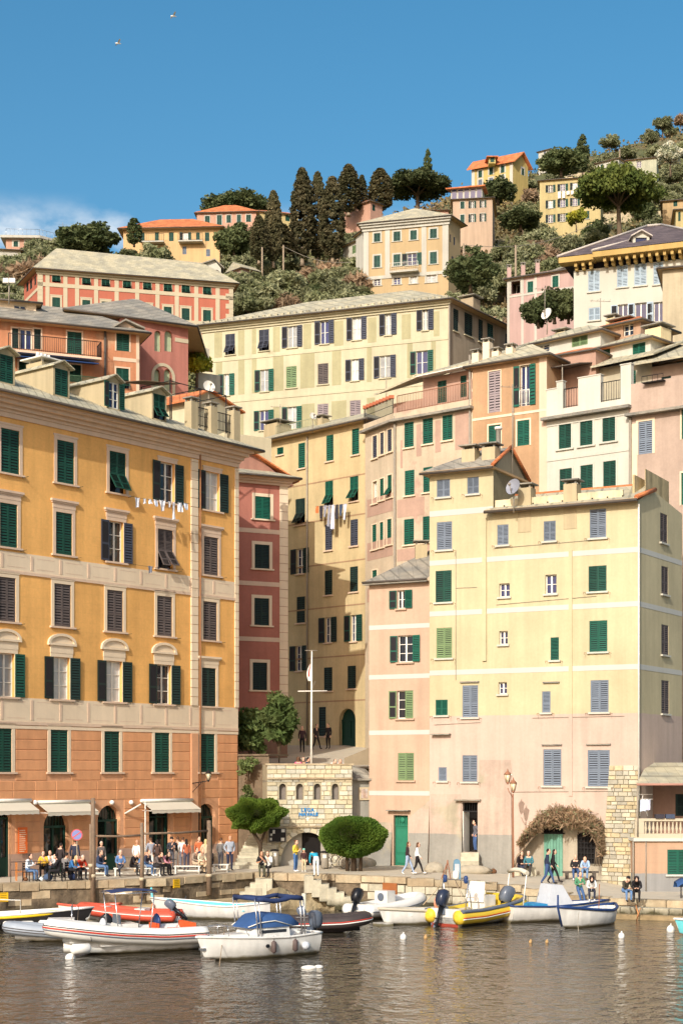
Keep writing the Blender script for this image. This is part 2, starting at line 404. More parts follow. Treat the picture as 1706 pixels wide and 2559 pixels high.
def wall(b, f, z0, z1, m, u0=0, u1=None, depth=.2, name='wall', top=None):
    """the wall plane with its real openings; top(u) optional sloping top line given as list of (u,z)"""
    u1 = f.len if u1 is None else u1
    hs = [h for h in f.holes if h[1] > u0 and h[0] < u1]
    us = sorted(set([u0, u1]+[x for h in hs for x in (max(u0, h[0]), min(u1, h[1]))])); zs = sorted(set([z0, z1]+[min(max(x, z0), z1) for h in hs for x in h[2:4]]))
    mb = MB(); idx = {}
    def vid(u, z):
        k = (round(u, 4), round(z, 4))
        if k not in idx: idx[k] = len(mb.v); mb.v.append((u, 0, z))
        return idx[k]
    for i in range(len(us)-1):
        uc = (us[i]+us[i+1])/2; col = [h for h in hs if h[0] < uc < h[1]]; j = 0
        while j < len(zs)-1:
            zc = (zs[j]+zs[j+1])/2
            if any(h[2] < zc < h[3] for h in col): j += 1; continue
            mb.f.append((vid(us[i], zs[j]), vid(us[i+1], zs[j]), vid(us[i+1], zs[j+1]), vid(us[i], zs[j+1]))); mb.m.append(0); mb.sm.append(False); j += 1
    for a, c, e, g in hs:
        a, c, e, g = max(a, u0), min(c, u1), max(e, z0), min(g, z1)
        mb.add([(a,0,e),(c,0,e),(c,0,g),(a,0,g),(a,depth,e),(c,depth,e),(c,depth,g),(a,depth,g)], [(0,1,5,4),(1,2,6,5),(2,3,7,6),(3,0,4,7)])
    if top:
        pts = [(u0, 0, z1)]+[(u, 0, z) for u, z in top]+[(u1, 0, z1)]
        mb.add(pts, [tuple(range(len(pts)-1, -1, -1))])
    return mb.build(name, m, b, f.M)

def plain_wall(b, A, C, z0, z1, m, top=None, name='wall'):
    return wall(b, Fac.pts(A, C), z0, z1, m, name=name, top=top)

def strip(b, f, z0, z1, m, u0=0, u1=None, v=.02, name='string_course'):
    u1 = f.len if u1 is None else u1
    mb = MB(); mb.box(u0, u1, -v, .002, z0, z1); return mb.build(name, m, b, f.M)

def cornice(b, f, z, m, steps=((.12, .18), (.25, .16), (.42, .14)), u0=-.05, u1=None, name='cornice'):
    u1 = f.len+.05 if u1 is None else u1; mb = MB(); zz = z-sum(s[1] for s in steps)
    for v, h in steps: mb.box(u0-v*.6, u1+v*.6, -v, .01, zz, zz+h-.001); zz += h
    return mb.build(name, m, b, f.M)

def roof(b, cs, z, rise, m, over=.5, inset=None, th=.14, name='roof', soff=None, ridge_shift=0.0, gut=True):
    """hip roof on four feet cs (front-left, front-right, back-right, back-left); inset = ridge pull-in (None = full hip, 0 = gable)"""
    cs = [Vector((c[0], c[1])) for c in cs]; mid = sum(cs, Vector((0, 0)))/4
    ex = []
    for i in range(4):
        p, q, r = cs[i-1], cs[i], cs[(i+1) % 4]
        d1 = (q-p).normalized(); d2 = (r-q).normalized(); n1 = Vector((d1.y, -d1.x)); n2 = Vector((d2.y, -d2.x))
        ex.append(q+(n1+n2)*(over/(1+n1.dot(n2))))
    L0 = (ex[0]+ex[3])/2; R0 = (ex[1]+ex[2])/2; ax = (R0-L0).normalized()
    ins = (ex[0]-ex[3]).length/2 if inset is None else inset
    ins = min(ins, (R0-L0).length*.48)
    sh = (ex[3]-ex[0])*ridge_shift
    rl = L0+ax*ins+sh; rr = R0-ax*ins+sh
    mb = MB(); e = [(p.x, p.y, z) for p in ex]; e2 = [(p.x, p.y, z-th) for p in ex]
    mb.add(e+[(rl.x, rl.y, z+rise), (rr.x, rr.y, z+rise)], [(0, 1, 5, 4), (1, 2, 5), (2, 3, 4, 5), (3, 0, 4)], 0)
    mb.add(e+e2, [(0, 4, 5, 1), (1, 5, 6, 2), (2, 6, 7, 3), (3, 7, 4, 0)], 0)
    mb.add(e2, [(3, 2, 1, 0)], 1)
    o = mb.build(name, [m, soff or M_SOFF], b, None)
    if gut:
        g = MB()
        for i in (0, 1, 3):
            p, q = ex[i], ex[(i+1) % 4]; g.tube([(p.x, p.y, z-th*.6), (q.x, q.y, z-th*.6)], .075, 6)
        g.build('gutter', M_GUT, o, None)
    return o

def chimney(b, x, y, z, w=.6, h=.9, m=None, cap=None, pots=0, rz=0, name='chimney'):
    mb = MB(); mb.box(-w/2, w/2, -w/2, w/2, -1.5, h)
    M = Matrix.Translation((x, y, z)) @ Matrix.Rotation(rz, 4, 'Z')
    o = mb.build(name, m or MATS['chimney_plaster'], b, M)
    c = MB()
    for sx in (-1, 1):
        for sy in (-1, 1): c.box(sx*w*.38-.05, sx*w*.38+.05, sy*w*.38-.05, sy*w*.38+.05, h, h+.18)
    c.box(-w*.68, w*.68, -w*.68, w*.68, h+.18, h+.25)
    for i in range(pots): c.lathe([(.09, h+.25), (.10, h+.5), (.08, h+.62)], 8, ((i-(pots-1)/2)*.26, 0, 0))
    c.build('chimney_cap', cap or M_SLATE, o, M)
    return o
mat('chimney_plaster', (226, 206, 160), .9, bump=.01, streak=.15)

def railing(b, P, Q, h, m, step=.14, name='railing', bulge=0, mid=False):
    P, Q = Vector(P), Vector(Q); L = (Q-P).length; d = (Q-P).normalized(); mb = MB()
    mb.tube([P+Vector((0, 0, h)), Q+Vector((0, 0, h))], .03, 5); mb.tube([P+Vector((0, 0, .08)), Q+Vector((0, 0, .08))], .02, 5)
    if mid: mb.tube([P+Vector((0, 0, h*.55)), Q+Vector((0, 0, h*.55))], .018, 5)
    k = max(2, int(L/step))
    for i in range(k+1):
        p = P+d*(L*i/k); r = .03 if i in (0, k) else .014
        mb.tube([p, p+Vector((0, 0, h))], r, 4)
    return mb.build(name, m, b, None)

def dish(name, label, px, py, d, r, m, aim=(-.3, -1, .35), group='satellite dishes'):
    t = thing(name, label, 'satellite dish', W(px, py, d), group=group); c = W(px, py, d)
    q = Vector(aim).normalized().to_track_quat('Z', 'Y').to_matrix().to_4x4()
    mb = MB(); rings = []
    for i in range(6):
        rr = r*(.02+.98*i/5); rings.append([(rr*math.cos(j*math.pi/8), rr*math.sin(j*math.pi/8), .28*rr*rr/r) for j in range(16)])
    mb.loft(rings, cap=False); mb.loft([[(x, y, z-.02) for x, y, z in rg] for rg in rings][::-1], cap=False)
    mb.build('reflector', m, t, Matrix.Translation(c) @ q)
    a = MB(); a.tube([(0, -r*.9, .2*r), (0, 0, r*.95)], .025, 5); a.ball((0, 0, r*.95), .09, 8, 5); a.build('feed_arm', M_PIPE, t, Matrix.Translation(c) @ q)
    p = MB(); p.tube([c+Vector((0, .1, 0)), c+Vector((0, .15, -r-.9))], .04, 6); p.build('pole', M_PIPE, t)
    return t
# ================================================================== SETTING
def interp(x, xs, ys): return float(np.interp(x, xs, ys))
EDGE = [(-250, 73.5, 1.75), (0, 76.7, 1.75), (400, 80.1, 1.75), (640, 85.3, 1.75), (700, 84.6, 1.75), (830, 83.4, 1.75), (1000, 81.8, 1.70),
        (1200, 81.5, 1.50), (1264, 81.3, 1.38), (1439, 79.6, .95), (1600, 78.2, .85), (1706, 77.4, .85), (1950, 75.8, .85)]
EPX = [e[0] for e in EDGE]
def zprom(px): return interp(px, EPX, [e[2] for e in EDGE])
def dedge(px): return interp(px, EPX, [e[1] for e in EDGE])
def G(px, py):
    "point on the promenade seen at that pixel"
    z = zprom(px); return W(px, py, dz(py, z))
def GD(px, d):
    return Vector(((px-CX)/FPX*d, d, zprom(px)))

# hill ------------------------------------------------------------
ZD = [97, 112, 121, 125, 140, 150, 190, 205, 220, 260, 300, 350, 450, 620]
ZZ = [7.0, 8.3, 8.6, 21, 33, 39, 55, 61, 71, 90, 111, 135, 196, 262]
CPX = [-900, 0, 150, 330, 500, 700, 900, 1000, 1130, 1200, 1300, 1400, 1500, 1600, 1706, 1900, 2600]
CPY = [700, 655, 630, 640, 625, 600, 545, 530, 480, 455, 436, 402, 372, 344, 320, 305, 285]
def hill(x, y):
    px = CX+x/y*FPX; zb = interp(y, ZD, ZZ); k = (HOR-interp(px, CPX, CPY))/FPX
    zc = CZ+y*k
    if zb <= zc: return zb
    lo, hi = 100.0, y
    for _ in range(18):
        m = (lo+hi)/2
        if interp(m, ZD, ZZ) <= CZ+m*k: lo = m
        else: hi = m
    return CZ+lo*k-.22*(y-lo)
def hill_px(px, d): return Vector(((px-CX)/FPX*d, d, hill((px-CX)/FPX*d, d)))
cols = np.linspace(-900, 2600, 110); rows = np.concatenate([np.linspace(97.2, 320, 90), np.linspace(326, 640, 50)])
vs = []; fs = []
for d in rows:
    for px in cols:
        p = hill_px(px, d); n = 0.0
        if d > 130: n = 1.1*math.sin(p.x*.17+p.y*.05)*math.sin(p.y*.21)+.5*math.sin(p.x*.6)*math.sin(p.y*.53)
        vs.append((p.x, p.y, p.z-.8+n*.5))
nc = len(cols)
for i in range(len(rows)-1):
    for j in range(nc-1): fs.append((i*nc+j, i*nc+j+1, (i+1)*nc+j+1, (i+1)*nc+j))
mb = MB(); mb.add(vs, fs, smooth=True)
kind(mb.build('hillside', mat('hill_earth', (112, 102, 74), .95, var=.35, scale=.35, col2=(84, 88, 56), bump=.15)))

# water ------------------------------------------------------------
mw = bpy.data.materials.new('harbour_water'); mw.use_nodes = True
N, L = mw.node_tree.nodes, mw.node_tree.links; b_ = N['Principled BSDF']
b_.inputs['Base Color'].default_value = (.055, .046, .032, 1); b_.inputs['Roughness'].default_value = .06; b_.inputs['IOR'].default_value = 1.34; b_.inputs['Specular IOR Level'].default_value = .6
geo = N.new('ShaderNodeNewGeometry')
def wnoise(sc, stretch, det, ro=.55):
    mp = N.new('ShaderNodeMapping'); mp.inputs['Scale'].default_value = stretch; mp.inputs['Rotation'].default_value = (0, 0, R(12)); L.new(geo.outputs['Position'], mp.inputs[0])
    n = N.new('ShaderNodeTexNoise'); n.inputs['Scale'].default_value = sc; n.inputs['Detail'].default_value = det; n.inputs['Roughness'].default_value = ro; L.new(mp.outputs[0], n.inputs['Vector']); return n.outputs[0]
b1 = N.new('ShaderNodeBump'); b1.inputs['Strength'].default_value = 1.0; b1.inputs['Distance'].default_value = .17; L.new(wnoise(.9, (1, .8, 1), 3), b1.inputs['Height'])
b2 = N.new('ShaderNodeBump'); b2.inputs['Strength'].default_value = 1.0; b2.inputs['Distance'].default_value = .085; L.new(wnoise(2.4, (1, .75, 1), 3), b2.inputs['Height'])
L.new(b1.outputs[0], b2.inputs['Normal']); L.new(b2.outputs[0], b_.inputs['Normal'])
mb = MB(); mb.add([(-150, -60, 0), (150, -60, 0), (150, 96, 0), (-150, 96, 0)], [(0, 1, 2, 3)])
kind(mb.build('harbour_water', mw))

# promenade, quay wall -----------------------------------------------
M_PAVE = mat('promenade_paving', (190, 180, 160), .9, var=.12, scale=1.2, bump=.01, streak=0)
mb = MB(); front = []; mid = []; back = []
PXS = sorted(set(EPX+list(range(-200, 1900, 50))))
for px in PXS:
    a = GD(px, dedge(px)); m_ = GD(px, max(85.2, dedge(px)+1.5)); m_.z = max(m_.z, interp(px, [1200, 1300, 1440, 1520, 1600], [1.5, 1.46, 1.36, 1.2, .85])) if 1200 < px < 1600 else m_.z
    c = GD(px, 97.0); c.z = m_.z; front.append(a); mid.append(m_); back.append(c)
n = len(PXS); mb.add(front+mid+back, [(k*n+i, k*n+i+1, k*n+n+i+1, k*n+n+i) for k in (0, 1) for i in range(n-1)])
kind(mb.build('promenade', M_PAVE))
M_RUB = mat('quay_rubble', (128, 112, 90), .95, var=.4, scale=3.5, bump=.12, col2=(96, 84, 68), streak=.3, bscale=5, tide=.5)
M_STONE = mat('quay_stone', (184, 168, 138), .9, var=.25, scale=2.5, bump=.04, rnd=.14, col2=(168, 148, 118), streak=.15, tide=.4)
M_WET = mat('tide_line', (58, 54, 34), .6, var=.4, scale=3, bump=.05, col2=(84, 78, 40))
mb = MB(); top = [p.copy() for p in front]; bot = [Vector((p.x, p.y, -1.5)) for p in front]
mb.add(bot+[t-Vector((0, 0, .004)) for t in top], [(i, i+1, n+i+1, n+i) for i in range(n-1)])
quay = kind(mb.build('quay_wall', M_RUB))
def edge_pt(s):  # arc length -> point on quay edge
    pass
pl = [GD(px, dedge(px)) for px in PXS]
acc = [0.0]
for i in range(1, len(pl)): acc.append(acc[-1]+Vector((pl[i].x-pl[i-1].x, pl[i].y-pl[i-1].y)).length)
def along(s):
    s = max(0, min(acc[-1]-1e-4, s)); i = int(np.searchsorted(acc, s, side='right'))-1
    t = (s-acc[i])/(acc[i+1]-acc[i]); p = pl[i].lerp(pl[i+1], t); d = Vector((pl[i+1].x-pl[i].x, pl[i+1].y-pl[i].y)).normalized()
    return p, d
stone_mesh = MB(); stone_mesh.add([(-.5+.02,-.5,-.5+.03),(.5-.02,-.5,-.5+.03),(.5-.02,-.5,.5-.03),(-.5+.02,-.5,.5-.03),(-.5,-.44,-.5),(.5,-.44,-.5),(.5,-.44,.5),(-.5,-.44,.5),(-.5,.5,-.5),(.5,.5,-.5),(.5,.5,.5),(-.5,.5,.5)],
   [(0,1,2,3),(4,5,1,0),(5,6,2,1),(6,7,3,2),(7,4,0,3),(8,9,5,4),(9,10,6,5),(10,11,7,6),(11,8,4,7),(11,10,9,8)])
STONE = stone_mesh.mesh('stone_block', [M_STONE])
def block(parent, M, mat_=None, name='stone_block'):
    o = bpy.data.objects.new(name, STONE); place(o, parent, M)
    if mat_: o.material_slots[0].link = 'OBJECT'; o.material_slots[0].material = mat_
    return o
rnd = random.Random(3)
s = 3.0
while s < acc[-1]-2:     # coping
    w = rnd.uniform(.8, 1.5); p, d = along(s+w/2); nrm = Vector((d.y, -d.x)); h = rnd.uniform(.30, .42)
    c = Vector((p.x, p.y, 0))-Vector((nrm.x, nrm.y, 0))*.28
    M = Matrix.Translation((c.x, c.y, p.z+.012-h/2)) @ Matrix.Rotation(math.atan2(d.y, d.x), 4, 'Z') @ Matrix.Diagonal((w-.02, .7+rnd.uniform(0, .06), h, 1))
    block(quay, M, name='coping_stone'); s += w
S_OF = lambda px: interp(px, PXS, acc)
s = S_OF(905)                      # squared masonry below the coping on the right
M_STONE2 = mat('pale_masonry', (190, 182, 158), .9, var=.2, scale=2.5, bump=.03, rnd=.16, streak=.2, tide=.45)
for lev in range(2):
    s = S_OF(900)+lev*.4
    while s < S_OF(1420):
        w = rnd.uniform(.35, .85); p, d = along(s+w/2); nrm = Vector((d.y, -d.x)); h = .40; zt = p.z-.38-lev*.42
        if zt-h > .0:
            c = Vector((p.x, p.y))-nrm*.30
            block(quay, Matrix.Translation((c.x, c.y, zt-h/2)) @ Matrix.Rotation(math.atan2(d.y, d.x), 4, 'Z') @ Matrix.Diagonal((w-.025, .66+rnd.uniform(0, .05), h-.02, 1)), M_STONE2)
        s += w
s = S_OF(20)                       # rough lower courses left
while s < S_OF(600):
    w = rnd.uniform(.5, 1.0); p, d = along(s+w/2); nrm = Vector((d.y, -d.x)); h = rnd.uniform(.25, .4)
    if rnd.random() < .55:
        c = Vector((p.x, p.y))-nrm*.31; zt = p.z-.40-rnd.choice([0, .4])
        block(quay, Matrix.Translation((c.x, c.y, zt-h/2)) @ Matrix.Rotation(math.atan2(d.y, d.x)+rnd.uniform(-.03, .03), 4, 'Z') @ Matrix.Diagonal((w-.03, .68, h, 1)), M_STONE)
    s += w
def ledge(name, pa, pb, z, width, m, bw=None):
    mb = MB(); st = []
    k = max(2, int((S_OF(pb)-S_OF(pa))/1.0))
    f_, g_ = [], []
    for i in range(k+1):
        p, d = along(S_OF(pa)+(S_OF(pb)-S_OF(pa))*i/k); nn = Vector((d.y, -d.x)); q = Vector((p.x, p.y))+nn*(width+rnd.uniform(-.06, .06))
        f_.append((q.x, q.y)); g_.append((p.x-nn.x*.1, p.y-nn.y*.1))
    V = [(x, y, z) for x, y in f_]+[(x, y, z) for x, y in g_]+[(x, y, -1.5) for x, y in f_]; K = k+1
    F_ = []
    for i in range(k): F_ += [(i, i+1, K+i+1, K+i), (2*K+i, 2*K+i+1, i+1, i)]
    F_ += [(2*K, 0, K), (2*K+k, K+k, k)]
    mb.add(V, F_); o = mb.build(name, m); kind(o)
    if bw:
        s = S_OF(pa)
        while s < S_OF(pb)-.3:
            w = rnd.uniform(*bw); p, d = along(s+w/2); nn = Vector((d.y, -d.x)); q = Vector((p.x, p.y))+nn*(width-.22)
            block(o, Matrix.Translation((q.x, q.y, z+.015-.19)) @ Matrix.Rotation(math.atan2(d.y, d.x), 4, 'Z') @ Matrix.Diagonal((w-.03, .62, .38, 1)), M_STONE2); s += w
    return o
ledge('landing_ledge', 130, 625, .5, .8, mat('ledge_stone', (186, 166, 130), .9, var=.2, scale=2, bump=.03))
ledge('landing_ledge', 1150, 1940, .52, .75, M_RUB, (.5, .9))
ledge('landing_ledge', 1290, 1940, .22, 1.35, mat('low_ledge', (150, 130, 96), .9, var=.3, scale=2, bump=.05))
ledge('landing_ledge', 640, 1150, .16, .25, M_WET)
def stair(name, pts, w, h, dp, m=None):
    "steps listed as world centre points of the tread"
    par = kind(bpy.data.objects.new(name, None)); place(par, None, Matrix.Translation(pts[0]))
    for p in pts:
        block(par, Matrix.Translation((p.x, p.y, p.z-h/2)) @ Matrix.Diagonal((w, dp, h, 1)), m or M_STONE2, 'step')
    return par
stair('water_steps', [W(772+19*i, 2188+10.5*i, 82.6-.03*i) for i in range(6)], .5, .9, 1.1)
stair('water_steps', [W(660-13*i, 2196+11*i, 84.3-.04*i) for i in range(4)], .9, .8, 1.0)
# rock the quay is built on
mb = MB(); rings = []
for i in range(15):
    px = 668+16*i; d = 83.3-.35*math.sin(i*1.3); hh = .95+.25*math.sin(i*.9)
    rings.append([tuple(W(px, 0, d).xy)+(-.6,)]+[(W(px, 0, d-x).x, d-x, z) for x, z in ((0, hh), (-.35-.1*math.sin(i*2.1), hh*.85), (-.6+.1*math.cos(i*1.7), hh*.55), (-.75, .1), (-.6, -.6))][::1])
rings = [[(p[0], p[1]-1.0, p[2]) for p in r] for r in rings]
mb.loft(rings, close=True); o = mb.build('shore_rock', mat('shore_rock', (178, 162, 128), .95, var=.3, scale=2, bump=.15, col2=(130, 116, 88), streak=.3)); kind(o)
# ================================================================== BUILDINGS OF THE HARBOUR FRONT
def body(b, f, z0, z1, m, depth=8, right=None, left=None, mside=None, top=None):
    "front wall with openings, plus side and back walls; returns the four feet"
    wall(b, f, z0, z1, m, top=top)
    br, bl = f.B-f.n*depth, f.A-f.n*depth
    if right is not None: br = right.B; wall(b, right, z0, z1, mside or m)
    else: plain_wall(b, f.B, br, z0, z1, mside or m)
    if left is not None: bl = left.A; wall(b, left, z0, z1, mside or m)
    else: plain_wall(b, bl, f.A, z0, z1, mside or m)
    plain_wall(b, br, bl, z0, z1, mside or m)
    return [f.A, f.B, br, bl]
def arch(b, f, x0, yt, x1, yb, m, rise=None, depth=.35, door=None, K=14, uz=None, leafm=None, name='doorway', zbot=None):
    "arched opening: hole, spandrels, soffit and a recessed door panel"
    if uz: u0, u1, z0, z1 = uz
    else:
        xm = (x0+x1)/2; u0, u1 = f.u(x0), f.u(x1); z1 = f.z(xm, yt); z0 = f.z(xm, yb) if zbot is None else zbot
    f.holes.append((u0, u1, z0, z1)); w = u1-u0; r = w/2 if rise is None else rise; zs = z1-r
    P = [(u0+w/2-w/2*math.cos(math.pi*i/K), zs+r*math.sin(math.pi*i/K)) for i in range(K+1)]
    mb = MB()
    for i in range(K):
        (a, c), (e, g) = P[i], P[i+1]
        mb.add([(a, 0, c), (e, 0, g), (e, 0, z1), (a, 0, z1)], [(0, 1, 2, 3)])
        mb.add([(a, 0, c), (e, 0, g), (e, depth, g), (a, depth, c)], [(3, 2, 1, 0)])
    mb.add([(u0, 0, z0), (u0, depth, z0), (u0, depth, zs), (u0, 0, zs), (u1, 0, z0), (u1, depth, z0), (u1, depth, zs), (u1, 0, zs)], [(0, 3, 2, 1), (4, 5, 6, 7)])
    mb.build('arch', m, b, f.M)
    d = MB(); d.add([(u0-.02, depth, z0), (u1+.02, depth, z0), (u1+.02, depth, z1), (u0-.02, depth, z1)], [(0, 1, 2, 3)])
    o = d.build(name, door or M_VOID, b, f.M)
    if leafm:
        e = MB(); t = .09
        for a, c in ((u0, u0+t), (u1-t, u1), (u0+w/2-t/2, u0+w/2+t/2)): e.box(a, c, depth-.08, depth-.01, z0, zs)
        e.box(u0, u1, depth-.085, depth-.012, zs-.06, zs+.06); e.box(u0+t, u1-t, depth-.06, depth-.014, z0+.02, z0+(zs-z0)*.33)
        for i in range(1, 8):
            uu = u0+w*i/8; e.box(uu-.012, uu+.012, depth-.05, depth-.03, zs+.06, zs+r*math.sqrt(max(0, 1-((uu-u0-w/2)/(w/2))**2)))
        e.build('door_frame', leafm, o, f.M)
    return o
def rodset(b, f, z, u, L=.55, n=1, side=1):
    mb = MB(); mb.tube([(u, 0, z), (u, -L, z+.02)], .012, 4); return mb.build('line_bracket', M_IRON, b, f.M)

GDOOR = mat('green_door_paint', (24, 58, 46), .5)
# ---------------------------------------------------------------- big ochre building on the left
LB = thing('apartment_building', 'tall ochre yellow building with orange ground storeys and dormers, nearest on the left', 'building', GD(300, 90))
fL = Fac.ang(594, 95, 51.2, -170)
zE = fL.z(300, 1066)+.1                               # eaves
b1b, b1t = fL.z(20, 1424), fL.z(20, 1378); b2b, b2t = fL.z(45, 1804), fL.z(45, 1744)
m_och = plaster('ochre_plaster', [(2.9, (186, 152, 130)), (b2b, (222, 164, 120)), (99, (240, 180, 98))], streak=.12, lines=.52, k=1.0, ds=.05)
m_trim = plaster('cream_trim', [(99, (240, 216, 180))], var=.04, streak=.06, k=.92, ds=.1)
m_trim2 = plaster('pink_cream_trim', [(99, (232, 200, 168))], var=.04, streak=.08, k=.9, ds=.1)
rowspec = [
 [(2,1078,48,1188,'C','g'),(142,1105,185,1211,'C','g'),(273,1130,314,1232,'H','g'),(400,1154,436,1255,'O','d'),(513,1179,548,1275,'O','d')],
 [(-1,1262,43,1368,'C','g'),(139,1283,180,1386,'C','g'),(272,1304,308,1407,'O','n'),(394,1322,432,1422,'H','b'),(509,1341,545,1436,'C','b')],
 [(-3,1445,39,1553,'C','b'),(135,1460,177,1566,'C','b'),(267,1477,307,1579,'C','b'),(392,1489,430,1590,'C','b'),(507,1504,542,1600,'C','b')],
 [(-6,1636,36,1744,'O','g'),(133,1643,174,1748,'O','d'),(265,1652,305,1755,'O','d'),(391,1661,427,1759,'O','d'),(504,1670,539,1766,'C','d')],
 [(-14,1820,29,1929,'C','g'),(126,1824,169,1929,'C','g'),(260,1828,298,1930,'C','g'),(386,1832,423,1930,'C','g'),(501,1835,536,1931,'C','g')]]
hoods = ['lintel', 'flat', 'lintel', 'arch', 'lintel']
for r, row in enumerate(rowspec):
    z1 = np.mean([fL.z((w[0]+w[2])/2, w[1]) for w in row[1:]]); z0 = np.mean([fL.z((w[0]+w[2])/2, w[3]) for w in row[1:]])
    for i, w in enumerate(row):
        u0, u1 = fL.u(w[0]), fL.u(w[2]); hd = hoods[r]
        if i == 4 and r == 3: hd = 'flat'
        window(LB, fL, 0, 0, 0, 0, w[4], w[5], 'hi', m_trim2 if r < 2 else m_trim, .2, m_trim2, uzr=(u0, u1, z0, z1), hood=hd,
               glass=(M_CURT if r in (0, 3) and w[4] == 'O' and i != 3 else M_GLASS if w[4] == 'O' else None), lw=(u1-u0)*.56, depth=.22)
        if w[4] in 'CH' or r == 3: rodset(LB, fL, z0-.12, u1+.2, .5)
for i, u in enumerate([fL.u(-60)]): pass
zb = 1.3
for x0, yt, x1 in ((-12, 2020, 29), (109, 2026, 172), (244, 2013, 301), (491, 2009, 539)):
    arch(LB, fL, x0, yt, x1, 0, m_och, zbot=1.75, door=glassmat('shop_glass', (22, 30, 28)), leafm=GDOOR)
u0, u1, z1 = fL.u(372), fL.u(425), fL.z(398, 2022); fL.holes.append((u0, u1, 1.75, z1))
mb = MB(); mb.box(u0, u1, .35, .4, 1.75, z1); dd = mb.build('doorway', MATS['shop_glass'], LB, fL.M)
mb = MB(); [mb.box(a, a+.1, .26, .345, 1.75, z1) for a in (u0, (u0+u1)/2-.05, u1-.1)]; mb.box(u0, u1, .25, .34, z1-.5, z1-.42); mb.build('door_frame', GDOOR, dd, fL.M)
strip(LB, fL, b1b, b1t, m_trim, v=.03); strip(LB, fL, b2b, b2t, m_trim, v=.03)
strip(LB, fL, b1b-.16, b1b-.004, m_trim2, v=.06); strip(LB, fL, b2b-.16, b2b-.004, m_trim2, v=.06); strip(LB, fL, b2b-.36, b2b-.2, m_trim, v=.045)
for zz, zt in ((b1b, b1t), (b2b, b2t)):               # raised fields in the two painted bands
    mb = MB(); k = 0; u = .3
    while u < fL.len-.6:
        mb.box(u, u+.16, -.05, -.03, zz+.1, zt-.1); mb.box(u+.4, u+1.6, -.036, -.031, zz+.18, zz+.21); mb.box(u+.4, u+1.6, -.036, -.031, zt-.21, zt-.18); u += 1.95
    mb.build('band_panels', m_trim2, LB, fL.M)
quo = MB().box(-.5, .5, -.5, .5, -.5, .5).mesh('quoin', [m_trim])
def quoins(b, f, ua, ub, z0, z1, h, v, mesh, alt=0, gap=.03):
    z = z0; k = 0
    while z < z1-.1:
        hh = min(h, z1-z); a = ua-(alt if k % 2 else 0)
        o = bpy.data.objects.new('quoin', mesh); place(o, b, f.M @ Matrix.Translation(((a+ub)/2, -v/2+.01, z+hh/2)) @ Matrix.Diagonal((ub-a, v+.02, hh-gap, 1))); z += h; k += 1
quoins(LB, fL, fL.u(476), fL.u(493), b2t, zE-1.0, .52, .09, quo); quoins(LB, fL, fL.u(586), fL.len+.02, b2t, zE-1.0, .52, .07, quo)
strip(LB, fL, 1.7, b2b-.36, m_och, fL.u(476), fL.u(493), .09, 'pilaster')
rm = MB(); rm.add([(-.5,.5,-.5),(.5,.5,-.5),(.5,.5,.5),(-.5,.5,.5),(-.485,-.5,-.46),(.485,-.5,-.46),(.485,-.5,.46),(-.485,-.5,.46)], [(4,5,6,7),(0,1,5,4),(1,2,6,5),(2,3,7,6),(3,0,4,7)])
RUS = rm.mesh('rustication_block', [mat('orange_block', (216, 156, 110), .92, var=.1, scale=1.5, rnd=.05, streak=.14, bump=.008)])
zz = 2.95; k = 0; ustart = fL.u(-25)
while zz+.5 < b2b-.36:
    segs = [(ustart, fL.u(475)), (fL.u(503), fL.len-.03)]
    blk = [(h[0]-.24, h[1]+.24) for h in fL.holes if h[2]-.25 < zz+.48 and h[3]+.25 > zz+.04]+[(h[0]-.24, h[1]+.24) for h in fL.holes if h[2] < 2 and h[3]+.1 > zz]
    for a, c in segs:
        cur = [(a, c)]
        for p, q in blk:
            cur = [s_ for (x, y) in cur for s_ in ((x, min(y, p)), (max(x, q), y)) if s_[1]-s_[0] > .22]
        for x, y in cur:
            n_ = max(1, int(round((y-x)/1.5))); ww = (y-x)/n_
            for j in range(n_):
                o = bpy.data.objects.new('rustication_block', RUS)
                place(o, LB, fL.M @ Matrix.Translation((x+ww*(j+.5), -.012, zz+.26)) @ Matrix.Diagonal((ww-.03, .026, .5, 1)))
    zz += .53; k += 1
cornice(LB, fL, zE, m_trim2, ((.08, .25), (.16, .16), (.34, .2), (.6, .2), (.85, .14)), u1=fL.len)
cs = body(LB, fL, .5, zE, m_och, 12)
mb = MB(); mb.tube([fL.p(fL.u(497), z, .12) for z in (1.8, zE-.6)], .05, 6); mb.build('drain_pipe', mat('rust_pipe', (150, 104, 70), .7), LB)
rfL = roof(LB, cs, zE+.16, 3.1, M_SLATE2, 1.12, th=.16)
